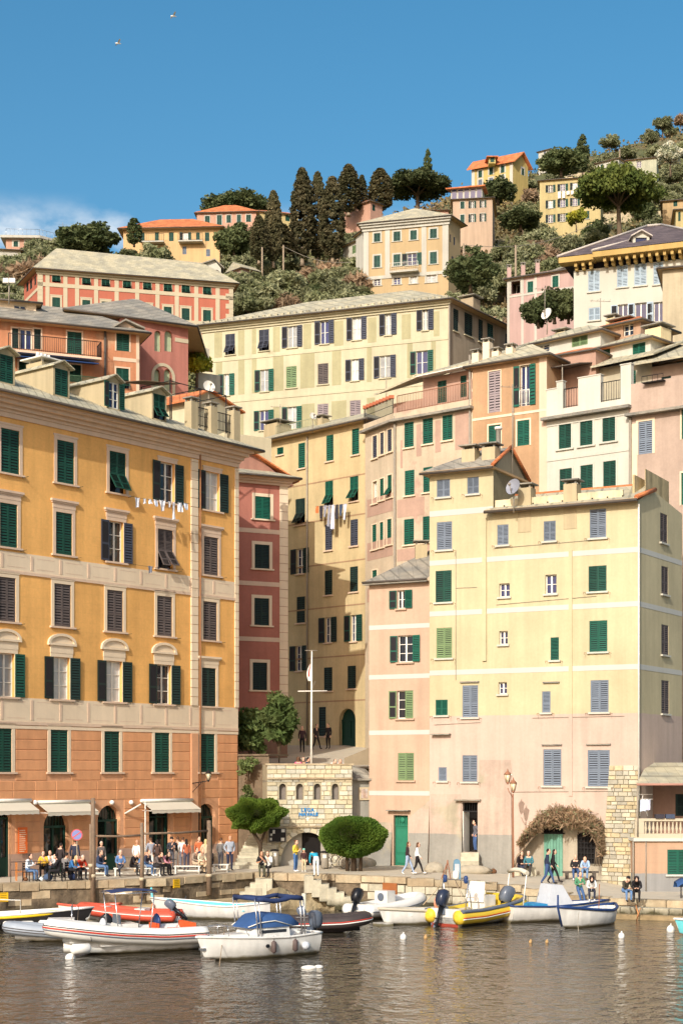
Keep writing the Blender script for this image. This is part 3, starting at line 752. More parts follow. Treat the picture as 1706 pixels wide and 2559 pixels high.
# dormers
fD = Fac.pts(fL.A-fL.n*.75, fL.B-fL.n*.75); slope = 3.1/(6+1.12); zr = lambda v: zE+.16+(v+1.12)*slope
m_dor = plaster('dormer_plaster', [(99, (240, 212, 148))], var=.05)
for x0, x1, yt, yb, k in ((0, 32, 935, 992, 'C'), (138, 169, 967, 1024, 'C'), (272, 296, 998, 1050, 'O'), (384, 412, 1024, 1073, 'H')):
    ua, ub = fD.u(x0), fD.u(x1); z0 = zr(.75)+.05; z1 = z0+1.5
    f = Fac.pts(fD.p(ua-.14, 0).xy, fD.p(ub+.14, 0).xy)
    dm = MB(); w = f.len; dep = (z1+.25-zr(.75))/slope
    for uu in (0, w): dm.add([(uu, 0, z0-.25), (uu, 0, z1+.12), (uu, dep, z1+.12)], [(0, 1, 2) if uu else (2, 1, 0)])
    dm.add([(0, 0, z1), (w, 0, z1), (w/2, 0, z1+.34)], [(0, 1, 2)])
    for (a, c) in ((0, .12), (w-.12, w)): dm.add([(a, 0, z0-.25), (c, 0, z0-.25), (c, 0, z1), (a, 0, z1)], [(0, 1, 2, 3)])
    dm.add([(0, 0, z0-.3), (w, 0, z0-.3), (w, 0, z0+.02), (0, 0, z0+.02)], [(0, 1, 2, 3)]); dm.add([(0, 0, z1-.06), (w, 0, z1-.06), (w, 0, z1+.02), (0, 0, z1+.02)], [(0, 1, 2, 3)])
    dm.box(-.03, -.002, -.0, dep*.25, z0-.3, z0-.05)
    dob = dm.build('dormer', m_dor, LB, f.M)
    rm_ = MB(); o_ = .16
    rm_.slab([(-o_, -.25, z1+.06), (w/2, -.25, z1+.42), (w/2, dep+.6, z1+.42), (-o_, dep+.4, z1+.06)], .07); rm_.slab([(w/2, -.25, z1+.42), (w+o_, -.25, z1+.06), (w+o_, dep+.4, z1+.06), (w/2, dep+.6, z1+.42)], .07)
    rm_.build('dormer_roof', M_SLATE2, dob, f.M)
    f.holes = []
    window(LB, f, 0, 0, 0, 0, k, 'g', 'mid', uzr=(.13, w-.13, z0+.02, z1-.05), depth=.1)
# roof terrace posts + chimneys at the right end of the roof
for px, py, h in ((478, 1090, 1.5), (527, 1103, 1.5), (584, 1118, 1.6)):
    v = 1.0; f = Fac.pts(fL.A-fL.n*v, fL.B-fL.n*v); u = f.u(px); chimney(LB, f.p(u, 0).x, f.p(u, 0).y, zr(v)+.2, .55, h-.2, m_dor, rz=fL.rot, name='terrace_post')
f = Fac.pts(fL.A-fL.n*1.0, fL.B-fL.n*1.0)
railing(LB, f.p(f.u(478), zr(1)+.2), f.p(f.u(584), zr(1)+.2), 1.1, M_IRON, .12, mid=True)
fc = Fac.pts(fL.A-fL.n*3.2, fL.B-fL.n*3.2); u = fc.u(108); p = fc.p(u, 0)
chimney(LB, p.x, p.y, zr(3.2), 1.3, 1.2, m_dor, M_WHITE, 4, fL.rot)
# pergola on that roof
pg = MB(); f2 = Fac.pts(fL.A-fL.n*2.2, fL.B-fL.n*2.2)
ps = [f2.p(f2.u(x), z_) for x, z_ in ((425, zr(2.2)), (500, zr(2.2)), (565, zr(2.2)))]
for p in ps: pg.tube([p, p+Vector((0, 0, 2.3))], .035, 5); q = p-Vector((fL.n.x, fL.n.y, 0))*2.4; pg.tube([q, q+Vector((0, 0, 2.3))], .035, 5); pg.tube([p+Vector((0, 0, 2.3)), q+Vector((0, 0, 2.3))], .03, 5)
pg.tube([ps[0]+Vector((0, 0, 2.3)), ps[-1]+Vector((0, 0, 2.3))], .03, 5)
pg.build('pergola', M_IRON, LB)
mb = MB(); q = Vector((fL.n.x, fL.n.y, 0))*2.4
mb.slab([ps[0]+Vector((-1.5, 0, 2.33)), ps[0]+(ps[1]-ps[0])*.4+Vector((0, 0, 2.33)), ps[0]+(ps[1]-ps[0])*.4-q+Vector((0, 0, 2.6)), ps[0]-q+Vector((-1.5, 0, 2.6))], .03); mb.build('reed_mat', mat('reed_mat', (96, 78, 60), .95), LB)

# ---------------------------------------------------------------- red building in the shaded alley
RD = thing('apartment_building', 'narrow brick red building with cream quoins, half shaded in the alley', 'building', W(660, 1900, 103))
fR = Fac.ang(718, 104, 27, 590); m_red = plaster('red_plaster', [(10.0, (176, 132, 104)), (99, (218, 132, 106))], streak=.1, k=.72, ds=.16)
zR = fR.z(718, 1200)
for x0, y0, x1, y1, c in ((637, 1241, 675.5, 1297, 'e'), (636, 1361, 673, 1421, 'd'), (635, 1495, 672, 1563, 'd'), (631, 1656, 667, 1725, 'd')):
    window(RD, fR, x0, y0, x1, y1, 'C', c, 'hi', m_trim, .2, m_trim)
for y in (1331, 1462, 1600): strip(RD, fR, fR.z(700, y)-.14, fR.z(700, y)+.14, m_trim2, v=.03)
quoR = MB().box(-.5, .5, -.5, .5, -.5, .5).mesh('quoin', [m_trim])
quoins(RD, fR, fR.u(698), fR.len+.02, 10, zR-.4, .56, .06, quoR)
cs = body(RD, fR, 2, zR, m_red, 8)
cornice(RD, fR, zR, m_trim2, ((.15, .16), (.3, .14), (.45, .12)))
roof(RD, cs, zR+.12, 1.4, M_SLATE2, .7)
g = Fac.pts(fR.A-fR.n*1.6, fR.B-fR.n*1.6)
mb = MB(); u0, u1 = g.u(590), g.u(735); mb.prism([(u0, 0, zR), (u1, 0, zR), (u1-.8, 0, zR+.4), (g.u(640), 0, g.z(640, 1140)), (u0, 0, g.z(640, 1120))], (0, 4, 0)); mb.build('gable', plaster('salmon_gable', [(99, (226, 150, 116))]), RD, g.M)
mb = MB(); mb.slab([g.p(u0, g.z(640, 1120)+.05, .4), g.p(g.u(640), g.z(640, 1140)+.05, .4), g.p(u1+.2, zR+.3, .4), g.p(u1+.2, zR+.3, -4), g.p(g.u(640), g.z(640, 1140)+.05, -4), g.p(u0, g.z(640, 1120)+.05, -4)], .1); mb.build('gable_roof', M_TILE, RD)

# ---------------------------------------------------------------- pale yellow building closing the alley
YB = thing('apartment_building', 'pale yellow building closing the alley with a laundry line and arched door', 'building', W(790, 1880, 114))
fY = Fac.ang(915, 112, -45, 590); zY = fY.z(915, 1052)
m_yel = plaster('pale_yellow_plaster', [(99, (250, 218, 148))], streak=.14, k=.66, ds=.2)
for x0, y0, x1, y1, k, c in ((745,1107,762,1170,'S','e'),(815,1087,833,1152,'C','e'),(879,1071,897,1136,'C','e'),(812,1202,832,1264,'H','e'),(874,1187,895,1252,'H','e'),
    (812,1310,830,1375,'C','n'),(875,1298,894,1364,'C','n'),(811,1425,830,1487,'C','d'),(874,1416,894,1479,'C','d'),(812,1543,828,1606,'O','d'),(876,1537,891,1603,'O','g'),
    (809,1668,830,1727,'C','d'),(868,1664,889,1721,'C','d'),(738,1246,762,1311,'H','d'),(741,1371,759,1434,'O','d'),(741,1491,762,1557,'C','d'),(739,1614,756,1677,'O','d'),(692,1118,708,1136,'S','e'),(796,1767,814,1840,'S','d')):
    window(YB, fY, x0, y0, x1, y1, k, c, 'mid', sill=m_trim2, lw=.55 if k == 'O' else None)
arch(YB, fY, 847, 1771, 888, 1868, m_yel, leafm=GDOOR, door=GDOOR)
for y in (1195, 1293, 1405, 1515, 1640, 1752): strip(YB, fY, fY.z(850, y)-.05, fY.z(850, y)+.05, plaster('ochre_line', [(99, (226, 172, 108))]), v=.012)
cs = body(YB, fY, 4, zY, m_yel, 9)
roof(YB, cs, zY+.1, 1.9, M_SLATE2, .6)
mb = MB(); mb.tube([fY.p(fY.u(769), z, .08) for z in (9, zY-.2)], .07, 6); mb.build('drain_pipe', M_PIPE, YB)
# roof terrace of the yellow building
rt = Fac.pts(fY.A-fY.n*2.2, fY.B-fY.n*2.2)
railing(YB, rt.p(rt.u(690), zY+.55), rt.p(rt.u(790), zY+.55), 1.2, mat('verdigris', (150, 150, 120), .6), .18, mid=True)
mb = MB(); mb.box(rt.u(676), rt.u(790), 0, 2.5, zY-.2, zY+.55); mb.build('terrace_wall', mat('weathered_stone', (196, 180, 148), .9, var=.25, streak=.3), YB, rt.M)
p = rt.p(rt.u(665), 0, -1.2); chimney(YB, p.x, p.y, zY+.5, 1.5, 1.7, m_dor, rz=fY.rot); p = rt.p(rt.u(790), 0, -.6); chimney(YB, p.x, p.y, zY+1, .8, .7, m_dor, rz=fY.rot)

# ---------------------------------------------------------------- pink and cream corner building with roof terrace
PC = thing('apartment_building', 'pink and cream corner building with a railed roof terrace', 'building', W(1000, 1800, 108))
fP1 = Fac.ang(985, 108, -61, 912); fP2 = Fac.ang(985, 108, -40, 1180); zP = fP2.z(986, 1052)
m_pc = plaster('pink_cream_plaster', [(99, (248, 218, 170))], k=.66, streak=.14, patch=(232, 174, 142), patch_amt=.8)
m_pk = plaster('salmon_panel', [(99, (240, 186, 150))], streak=.1)
for x0, y0, x1, y1, c in ((1010,1055,1033,1118,'e'),(1056,1045,1081,1109,'e'),(1105,1037,1130,1100,'e'),(1011,1175,1035,1238,'e'),(1057,1167,1080,1230,'e'),(1009,1297,1034,1361,'e'),(1056,1290,1079,1355,'e')):
    window(PC, fP2, x0, y0, x1, y1, 'C', c, 'mid', sill=m_trim)
for x0, y0, x1, y1, k, c in ((931,1089,942,1145,'C','n'),(950,1081,959,1136,'C','n'),(968,1073,979,1129,'C','n'),(931,1203,942,1258,'G','e'),(949,1196,959,1250,'C','e'),(968,1187,979,1243,'H','e'),
    (930,1311,941,1373,'C','e'),(948.6,1305,958,1368,'C','e'),(967,1297,978.6,1361,'C','e'),(930,1425,942,1480,'C','e')):
    window(PC, fP1, x0, y0, x1, y1, k, c, 'mid', m_trim, .08, m_trim)
for a, c in ((1240,1285),(1350,1395),(1465,1500)): strip(PC, fP1, fP1.z(950, c), fP1.z(950, a), m_pk, .3, fP1.len-.2, .012, 'painted_panel')
for x0, y0, x1, y1 in ((1137,1030,1172,1122),(1040,1060,1052,1140),(1087,1050,1101,1130),(992,1245,1060,1290),(992,1370,1060,1400),(1000,1100,1006,1170)):
    strip(PC, fP2, fP2.z((x0+x1)/2, y1), fP2.z((x0+x1)/2, y0), m_pk, fP2.u(x0), fP2.u(x1), .012, 'painted_panel')
wall(PC, fP1, 3, zP, m_pc); wall(PC, fP2, 3, zP, m_pc)
plain_wall(PC, fP2.B, fP2.B+Vector((-4, 8)), 3, zP, m_pc); plain_wall(PC, fP1.A+Vector((2, 7)), fP1.A, 3, zP, m_pc)
mb = MB(); o1, o2 = .35, .35
mb.slab([fP1.p(-.2, zP+.05, .4), fP1.p(fP1.len+.1, zP+.05, .45), fP2.p(fP2.len+.1, zP+.05, .4), fP2.p(fP2.len, zP+.05, -6), fP1.p(0, zP+.05, -6)], .16)
mb.build('terrace_slab', M_SLATE, PC)
mb = MB(); mb.box(0, fP2.len, -.15, .1, zP+.05, zP+.5); mb.build('parapet', m_pc, PC, fP2.M); mb = MB(); mb.box(0, fP1.len, -.15, .1, zP+.05, zP+.5); mb.build('parapet', m_pc, PC, fP1.M)
M_RUST = mat('rusty_rail', (150, 104, 78), .7)
railing(PC, fP2.p(.3, zP+.5, .05), fP2.p(fP2.len-.3, zP+.5, .05), 1.15, M_RUST, .13); railing(PC, fP1.p(0, zP+.5, .05), fP1.p(fP1.len-.1, zP+.5, .05), 1.1, M_IRON, .11, mid=True)
fT = Fac.pts(fP2.A-fP2.n*2.0, fP2.B-fP2.n*2.0); zT = fT.z(1110, 936)
window(PC, fT, 1093, 951, 1115, 1006, 'C', 'g'); window(PC, fT, 1150, 938, 1165, 992, 'C', 'g')
m_sal = plaster('salmon_plaster', [(99, (236, 176, 140))], streak=.1)
ua = fT.u(1057); wall(PC, fT, zP, zT, m_sal, ua, fT.len+.2)
mb = MB(); mb.box(fT.u(965), ua-.02, .8, 4, zP, zP+2.0); mb.box(fT.u(1057)-.02, fT.u(1057), .0, 4, zP, zT); mb.build('terrace_wall', m_sal, PC, fT.M)
mb = MB(); mb.slab([fT.p(fT.u(950), zP+2.5, .7), fT.p(ua, zT+.2, .5), fT.p(fT.len+.3, zT+.35, .5), fT.p(fT.len+.3, zT+2.4, -4.5), fT.p(fT.u(960), zT+1.3, -4.5)], .12); mb.build('roof', M_SLATE2, PC)
mb = MB(); mb.slab([fT.p(ua+.1, zT-.02, 1.0), fT.p(fT.len-.1, zT+.05, 1.0), fT.p(fT.len-.1, zT+.15, .02), fT.p(ua+.1, zT+.1, .02)], .06); mb.build('rolled_awning', M_WHITE, PC)
for f, u in ((fP2, .1), (fP2, fP2.len-.15)):
    mb = MB(); mb.tube([f.p(u, z, .09) for z in (8, zP+(.3 if u < 1 else 3.4))], .08, 6); mb.build('drain_pipe', M_PIPE, PC)
pots = MB()
for i in range(9):
    c = fP1.p(fP1.len*(i+.5)/9, zP+1.55, .1); pots.box(c.x-.18, c.x+.18, c.y-.12, c.y+.12, c.z, c.z+.22)
pots.build('flower_boxes', mat('terracotta_pot', (176, 104, 74), .9), PC)

# ---------------------------------------------------------------- orange building, white terrace building, pink building: the row behind
ORB = thing('apartment_building', 'narrow orange building between the pink terrace house and the white one', 'building', W(1270, 1500, 103))
fO = Fac.ang(1180, fP2.B.y, -34, 1366); zO = fO.z(1270, 905)
m_or = plaster('orange_plaster', [(99, (242, 180, 108))], streak=.14, patch=(236, 160, 100), patch_amt=.5)
window(ORB, fO, 1220.6, 927, 1250.4, 1030, 'C', 'v', 'hi', m_trim, .06); window(ORB, fO, 1299, 912, 1323, 1014, 'O', 'e', 'mid', m_trim, .06, glass=M_BLUE, muntin=0, lw=.42)
window(ORB, fO, 1220.6, 1062, 1250.4, 1124, 'C', 'e', 'hi', m_trim, .1); window(ORB, fO, 1292, 1050, 1323, 1113, 'C', 'e', 'hi', m_trim, .1)
railing(ORB, fO.p(fO.u(1299), fO.z(1310, 1012), .06), fO.p(fO.u(1323), fO.z(1310, 1012), .06), .95, M_WHITE, .1, 'balconet')
strip(ORB, fO, fO.z(1270, 1040), fO.z(1270, 1034), m_trim, v=.03); strip(ORB, fO, 15, zO, m_trim2, fO.u(1347), fO.len, .02, 'pilaster')
cs = body(ORB, fO, 3, zO, m_or, 6); roof(ORB, cs, zO+.1, 1.7, M_SLATE2, .45)
for px, h in ((1192, 1.6), (1215, .9), (1250, 1.0), (1165, 1.0)):
    p = fO.p(fO.u(px), 0, -1.4); chimney(ORB, p.x, p.y, zO+.3, .5, h, m_trim, rz=fO.rot)
mb = MB(); mb.tube([fO.p(fO.u(1284), z, .05) for z in (fO.z(1284, 1120), fO.z(1284, 960))], .03, 5); mb.build('drain_pipe', M_PIPE, ORB)

WHB = thing('apartment_building', 'white building with three green shuttered windows per floor and a white terrace', 'building', W(1470, 1400, 99))
fW = Fac.ang(1366, fO.B.y, -38, 1572); zW = fW.z(1470, 1033)
m_wh = plaster('white_plaster', [(99, (244, 236, 210))], streak=.1, var=.05, k=.66)
for x0, y0, x1, y1 in ((1396,1057,1427,1121),(1449,1048,1480.5,1113),(1505,1038,1537,1103),(1398,1171,1428.7,1235),(1450,1162,1481,1226),(1507,1152,1538.7,1216)):
    window(WHB, fW, x0, y0, x1, y1, 'C', 'g', 'hi', m_wh, .1, m_wh)
strip(WHB, fW, zW-.45, zW-.15, m_wh, v=.05); strip(WHB, fW, fW.z(1470, 1140), fW.z(1470, 1132), m_wh, v=.04)
cs = body(WHB, fW, 3, zW, m_wh, 7)
mb = MB(); mb.slab([fW.p(-.2, zW+.08, .5), fW.p(fW.len+.2, zW+.08, .5), fW.p(fW.len, zW+.08, -6.9), fW.p(0, zW+.08, -6.9)], .18); mb.build('terrace_slab', M_SLATE, WHB)
for xa, xb, h in ((1367, 1392, 1.35), (1392, 1408, 1.75), (1446, 1502, 1.75), (1552, 1578, 2.1)):
    mb = MB(); mb.box(fW.u(xa), fW.u(xb), -.1, .25, zW+.08, zW+.5+h); mb.box(fW.u(xa)-.04, fW.u(xb)+.04, -.14, .29, zW+.5+h, zW+.56+h); mb.build('parapet', m_wh, WHB, fW.M)
mb = MB(); mb.box(0, fW.len, -.09, .24, zW+.09, zW+.55); mb.build('parapet', m_wh, WHB, fW.M)
railing(WHB, fW.p(fW.u(1408), zW+.55), fW.p(fW.u(1446), zW+.55), 1.2, M_IRON, .16); railing(WHB, fW.p(fW.u(1502), zW+.55), fW.p(fW.u(1552), zW+.55), 1.2, M_IRON, .16)
fW2 = Fac.pts(fW.A-fW.n*3, fW.B-fW.n*3); zW2 = fW2.z(1470, 925)
window(WHB, fW2, 1455, 942, 1498, 985, 'S', 'd', 'mid'); window(WHB, fW2, 1549, 928, 1588, 1000, 'C', 'e', 'mid')
wall(WHB, fW2, zW, zW2, plaster('cream_plaster', [(99, (240, 222, 176))], streak=.1))
mb = MB(); mb.slab([fW2.p(fW2.u(1370), zW2-.1, 2.6), fW2.p(fW2.u(1490), zW2-.05, 2.3), fW2.p(fW2.u(1490), zW2+.5, -.3), fW2.p(fW2.u(1370), zW2+.3, -.3)], .06); mb.build('terrace_canopy', M_GUT, WHB)
mb = MB(); mb.slab([fW2.p(fW2.u(1490), zW2+.0, .8), fW2.p(fW2.len+.5, zW2+.15, .8), fW2.p(fW2.len+.5, zW2+2.0, -4), fW2.p(fW2.u(1490), zW2+2.0, -4)], .12); mb.build('roof', M_SLATE2, WHB)
mb = MB(); p = fW2.p(fW2.u(1372), zW, 2.5); mb.tube([p, p+Vector((0, 0, zW2-zW))], .04, 5); p = fW2.p(fW2.u(1450), zW, 2.3); mb.tube([p, p+Vector((0, 0, zW2-zW))], .04, 5); mb.build('canopy_post', M_PIPE, WHB)

PRB = thing('apartment_building', 'pale pink building at the right edge behind the yellow front', 'building', W(1640, 1400, 96))
fK = Fac.ang(1572, fW.B.y, -36, 1780); zK = fK.z(1640, 1030)
m_pr = plaster('pale_pink_plaster', [(99, (238, 198, 166))], streak=.14)
window(PRB, fK, 1594.7, 1052, 1630, 1134, 'C', 'y', 'hi', m_trim, .15); window(PRB, fK, 1703, 1020, 1735, 1095, 'C', 'e', 'mid', m_trim, .1)
window(PRB, fK, 1702, 1180, 1735, 1260, 'C', 'e', 'mid', m_trim, .1)
strip(PRB, fK, 10, zK-.5, m_trim, 0, fK.u(1592), .02, 'pilaster')
cs = body(PRB, fK, 3, zK, m_pr, 7)
mb = MB(); mb.slab([fK.p(-.1, zK+.08, .5), fK.p(fK.len, zK+.08, .5), fK.p(fK.len, zK+.08, -6.9), fK.p(0, zK+.08, -6.9)], .16); mb.build('terrace_slab', M_SLATE, PRB)
mb = MB(); mb.box(0, fK.len, -.1, .2, zK+.1, zK+1.9); mb.build('parapet', m_pr, PRB, fK.M)
fK2 = Fac.pts(fK.A-fK.n*3, fK.B-fK.n*3); zK2 = fK2.z(1640, 915); window(PRB, fK2, 1652, 940, 1676, 985, 'S', 'd')
wall(PRB, fK2, zK, zK2, m_pr)
mb = MB(); mb.slab([fK2.p(fK2.u(1596), zK2+.1, 1.2), fK2.p(fK2.len, zK2+.1, 1.2), fK2.p(fK2.len, zK2+2.2, -4), fK2.p(fK2.u(1600), zK2+2.2, -4)], .14); mb.build('roof', M_SLATE2, PRB)
mb = MB(); mb.box(fK.u(1612), fK.u(1665), -.5, -.12, zK+1.75, zK+1.8)
for i in range(5): uu = fK.u(1612)+(fK.u(1665)-fK.u(1612))*i/4; mb.tube([(uu, -.5, zK+1.75), (uu, -.5, zK+2.15)], .015, 4)
mb.tube([(fK.u(1612), -.5, zK+2.15), (fK.u(1665), -.5, zK+2.15)], .02, 4); mb.build('plant_rack', M_IRON, PRB, fK.M)
mb = MB(); mb.tube([fK.p(.1, z, .1) for z in (8, zK)], .09, 6); mb.build('drain_pipe', M_PIPE, PRB)

# attic houses stacked behind that row
def small_house(label, f, ytop, m, depth, wins, rf, zlow=20, name='house', px=None, chim=(), roofm=M_SLATE2, lod='lo', sur=None, over=.4, inset=None, cat='house', sill=None):
    xm = px or CX+(f.A+f.B).x/(f.A+f.B).y*FPX
    b = thing(name, label, cat, Vector(((f.A+f.B).x/2, (f.A+f.B).y/2, zlow))); z1 = f.z(xm, ytop)
    for w in wins: window(b, f, *w[:4], w[4], w[5], lod, sur, .12, sill)
    cs = body(b, f, zlow, z1, m, depth)
    if rf: roof(b, cs, z1+.1, rf, roofm, over, inset)
    for c in chim:
        p = f.p(f.u(c[0]), 0, -c[1]); chimney(b, p.x, p.y, z1+.3, c[2], c[3], rz=f.rot)
    return b, z1, cs
small_house('whitewashed attic house with slate roof above the orange building', Fac(1312, 109, 1500, 105), 848, m_wh, 5, [(1336,861,1372,880,'G','g'),(1428,840,1468,864,'C','l')], 1.3, chim=((1355, 2.5, .9, .9), (1470, 3, .7, 1.3), (1500, 3, 1.4, .8)))
small_house('bare orange stucco attic wall under a tiled coping', Fac(1367, 103.5, 1488, 101.5), 884, m_sal, 2.5, [], .5, roofm=M_TILE, over=.15)
small_house('white attic house with two small green shutters under slate', Fac(1484, 104, 1625, 101), 862, m_wh, 4, [(1493,872,1524,908,'C','e'),(1580,857,1612,893,'C','e')], 1.0, chim=((1600, 2, 1.2, .8),))
small_house('little orange attic with an open window at the right', Fac(1505, 107, 1600, 105), 812, plaster('apricot_plaster', [(99, (240, 182, 130))]), 4, [(1556,800,1582,838,'G','g')], .9, roofm=M_TILE)
small_house('orange stucco attic house at the right edge under tiles', Fac(1606, 101, 1760, 97.5), 905, m_sal, 4, [(1690,880,1720,915,'C','e')], 1.3, roofm=M_TILE)
small_house('tan building with brown drainpipe at the right edge below the white villa', Fac(1655, 118, 1780, 117), 668, plaster('tan_plaster', [(99, (240, 214, 160))]), 6, [], .5, lod='lo')

# ---------------------------------------------------------------- broad yellow building over pink base on the right quay
RB = thing('apartment_building', 'broad pale yellow building with white bands over a pink base, right of the quay', 'building', GD(1330, 88))
fB = Fac.ang(1594, 85, -28, 1073); fS = Fac.ang(1594, 85, 58, 1704)
zpk = fB.z(1300, 1787); zgr = fB.z(1200, 2086)
m_rb = plaster('yellow_over_pink', [(zpk, (246, 208, 178)), (99, (244, 222, 156))], streak=.12, var=.06, k=.66)
zlb = fB.z(1150, 1177); zmb = fB.z(1594, 1250)
BW = [(1091,1198,1124,1242,'C','y'),(1167,1192,1196,1234,'C','y'),(1091,1304,1129,1374,'C','y'),(1242,1311,1270,1362,'C','y'),(1358,1302,1388,1352,'C','y'),(1473,1272,1514,1344,'C','y'),
 (1088,1426,1128,1505,'C','g'),(1247,1458,1273,1492,'G','g'),(1362,1436,1390,1484,'G','g'),(1470,1414,1515,1478,'C','g'),
 (1090,1569,1129,1645,'C','l'),(1247,1577,1268,1611,'G','g'),(1375,1593,1396,1650,'S','e'),(1472,1551,1517,1629,'C','e'),
 (1088,1749,1118,1788,'C','e'),(1155,1713,1194,1793,'C','y'),(1245,1705,1266,1735,'G','g'),(1354,1728,1375,1781,'S','y'),(1475,1700,1520,1780,'C','y'),
 (1095,1918,1116,1952,'S','y'),(1155,1888,1192,1954,'C','y'),(1357,1873,1402,1964,'C','y'),(1468,1875,1523,1966,'C','y')]
for w in BW: window(RB, fB, *w, lod='hi', sill=m_wh, glass=M_BLUE if w[4] == 'G' else None, muntin=1 if w[4] == 'G' else 2)
for w in ((1649,1284,1667,1357,'C','b'),(1652,1416,1669,1486,'C','b'),(1652,1562,1670,1637,'C','b'),(1652,1701,1671,1784,'C','b')): window(RB, fS, *w, lod='hi', sill=m_wh)
# doorway with a man, and the arched recess
def rect_door(b, f, x0, y0, x1, y1, depth=.5, m=M_VOID, zb=None):
    u0, u1 = f.u(x0), f.u(x1); xm = (x0+x1)/2; z1 = f.z(xm, y0); z0 = f.z(xm, y1) if zb is None else zb; f.holes.append((u0, u1, z0, z1))
    mb = MB(); mb.box(u0-.02, u1+.02, depth, depth+.05, z0-.02, z1+.02); return mb.build('doorway', m, b, f.M), (u0, u1, z0, z1)
dw, (u0, u1, z0, z1) = rect_door(RB, fB, 1155, 2006, 1193, 2130, .9)
mb = MB(); mb.box(u0, u0+.05, 0.05, .85, z0, z1-.5); mb.build('door_leaf', M_WOODW, dw, fB.M @ Matrix.Translation((.0, 0, 0)))
mb = MB(); mb.box(u0, u1, .1, .16, z1-.55, z1-.47)
for i in range(6): uu = u0+(u1-u0)*(i+.5)/6; mb.box(uu-.012, uu+.012, .1, .13, z1-.47, z1)
mb.build('fanlight_grille', M_IRON, dw, fB.M)
zrec = zprom(1400)-.1
u0, u1 = fB.u(1296), fB.u(1508); zc = fB.z(1400, 2042)
o = arch(RB, fB, 0, 0, 0, 0, m_rb, rise=2.2, depth=.7, door=plaster('arch_plaster', [(99, (226, 206, 170))], streak=.25, patch=(206, 180, 140), patch_amt=.7), uz=(u0, u1, zrec, zc), name='arch_recess')
ua, ub = fB.u(1348), fB.u(1395); za, zb_ = zrec+.1, fB.z(1370, 2086)
mb = MB(); K = 6
for i in range(K): mb.box(ua+(ub-ua)*i/K+.008, ua+(ub-ua)*(i+1)/K-.008, .64, .7, za, zb_)
mb.build('green_door', mat('faded_green_door', (110, 160, 138), .7, var=.15, streak=.2), o, fB.M)
mb = MB(); mb.box(ua-.1, ub+.1, .62, .7, zb_, zb_+.08); mb.box(ua, ub, .68, .7, zb_+.08, zb_+.75, 1)
for i in range(8): uu = ua+(ub-ua)*i/7; mb.box(uu-.015, uu+.015, .62, .66, zb_+.08, zb_+.75)
for q in (.3, .55): mb.box(ua, ub, .62, .655, zb_+q, zb_+q+.03)
mb.build('transom_grille', [M_IRON, M_VOID], o, fB.M)
ua, ub = fB.u(1434), fB.u(1502); za, zb_ = fB.z(1468, 2160), fB.z(1468, 2083)
mb = MB(); mb.box(ua, ub, .66, .7, za, zb_, 1)
for i in range(9): uu = ua+(ub-ua)*i/8; mb.box(uu-.02, uu+.02, .56, .6, za, zb_)
for i in range(7): z_ = za+(zb_-za)*i/6; mb.box(ua, ub, .54, .56, z_-.02, z_+.02)
mb.build('window_grille', [M_IRON, M_VOID], o, fB.M)
um = fB.u(1232)
wall(RB, fB, .3, zlb, m_rb, 0, um); wall(RB, fB, .3, zmb, m_rb, um, fB.len)
gt = [(fS.u(1594)+.02, zmb), (fS.u(1632), fS.z(1632, 1226)), (fS.len, fS.z(1704, 1280))]
wall(RB, fS, .3, fS.z(1704, 1300), m_rb, top=[(0, zmb), (fS.u(1632), fS.z(1632, 1226)), (fS.len, fS.z(1704, 1285))][0:3])
back_l = fB.A-fB.n*6.9
plain_wall(RB, fS.B, back_l, .3, zmb, m_rb); plain_wall(RB, back_l, fB.A, .3, zlb, m_rb)
plain_wall(RB, fB.p(um, 0).xy, fB.p(um, 0, -5).xy, zmb-.5, zlb, m_rb); plain_wall(RB, fB.p(um, 0, -5).xy, back_l, zmb-.5, zlb, m_rb)
m_bnd = plaster('white_band', [(99, (244, 240, 222))], var=.02, streak=.04)
for y in (1373, 1508.5, 1666):
    z_ = fB.z(1594, y); strip(RB, fB, z_-.14, z_+.14, m_bnd, v=.012); strip(RB, fS, z_-.14, z_+.14, m_bnd, v=.012)
z_ = fB.z(1100, 1283); strip(RB, fB, z_-.16, z_+.16, m_bnd, 0, um, v=.012)
# slight vertical offsets of the facade
strip(RB, fB, fB.z(1220, 1652), zmb-.3, m_rb, fB.u(1216)-.25, fB.u(1216), .10, 'flue'); strip(RB, fB, fB.z(1425, 1990), fB.z(1430, 1375), m_rb, fB.u(1421), fB.u(1430), .05, 'flue')
# roofs
ex = fB.p(0, 0, .45)
mb = MB(); zq = zlb+.05; gx = um-.1
A_, B_, C_, D_ = fB.p(-.4, zq, .5), fB.p(um+.15, zq, .5), fB.p(um+.15, zq, -5.2), fB.p(-.4, zq, -5.2)
rl, rr = fB.p(2.2, zq+1.5, -2.3), fB.p(um+.15, zq+1.5, -2.3)
mb.add([A_, B_, C_, D_, rl, rr], [(0, 1, 5, 4), (2, 3, 4, 5), (3, 0, 4)]); mb.add([p-Vector((0, 0, .12)) for p in (A_, B_, C_, D_)]+[A_, B_, C_, D_], [(3, 2, 1, 0), (0, 1, 5, 4), (1, 2, 6, 5)], 1)
mb.build('roof', [M_SLATE, M_SOFF], RB)
mb = MB(); mb.add([fB.p(um, zmb-.3, -.02), fB.p(um, zlb, -.02), fB.p(um, zq+1.4, -2.3), fB.p(um, zlb, -5), fB.p(um, zmb-.3, -5)], [(0, 1, 2, 3, 4)]); mb.build('gable', plaster('taupe_plaster', [(99, (214, 196, 152))]), RB)
mb = MB()
for P_, Q_ in ((B_, rr), (rr, C_)): mb.tube([P_+Vector((0, 0, .03)), Q_+Vector((0, 0, .03))], .1, 6)
mb.build('verge_tiles', M_TILE, RB)
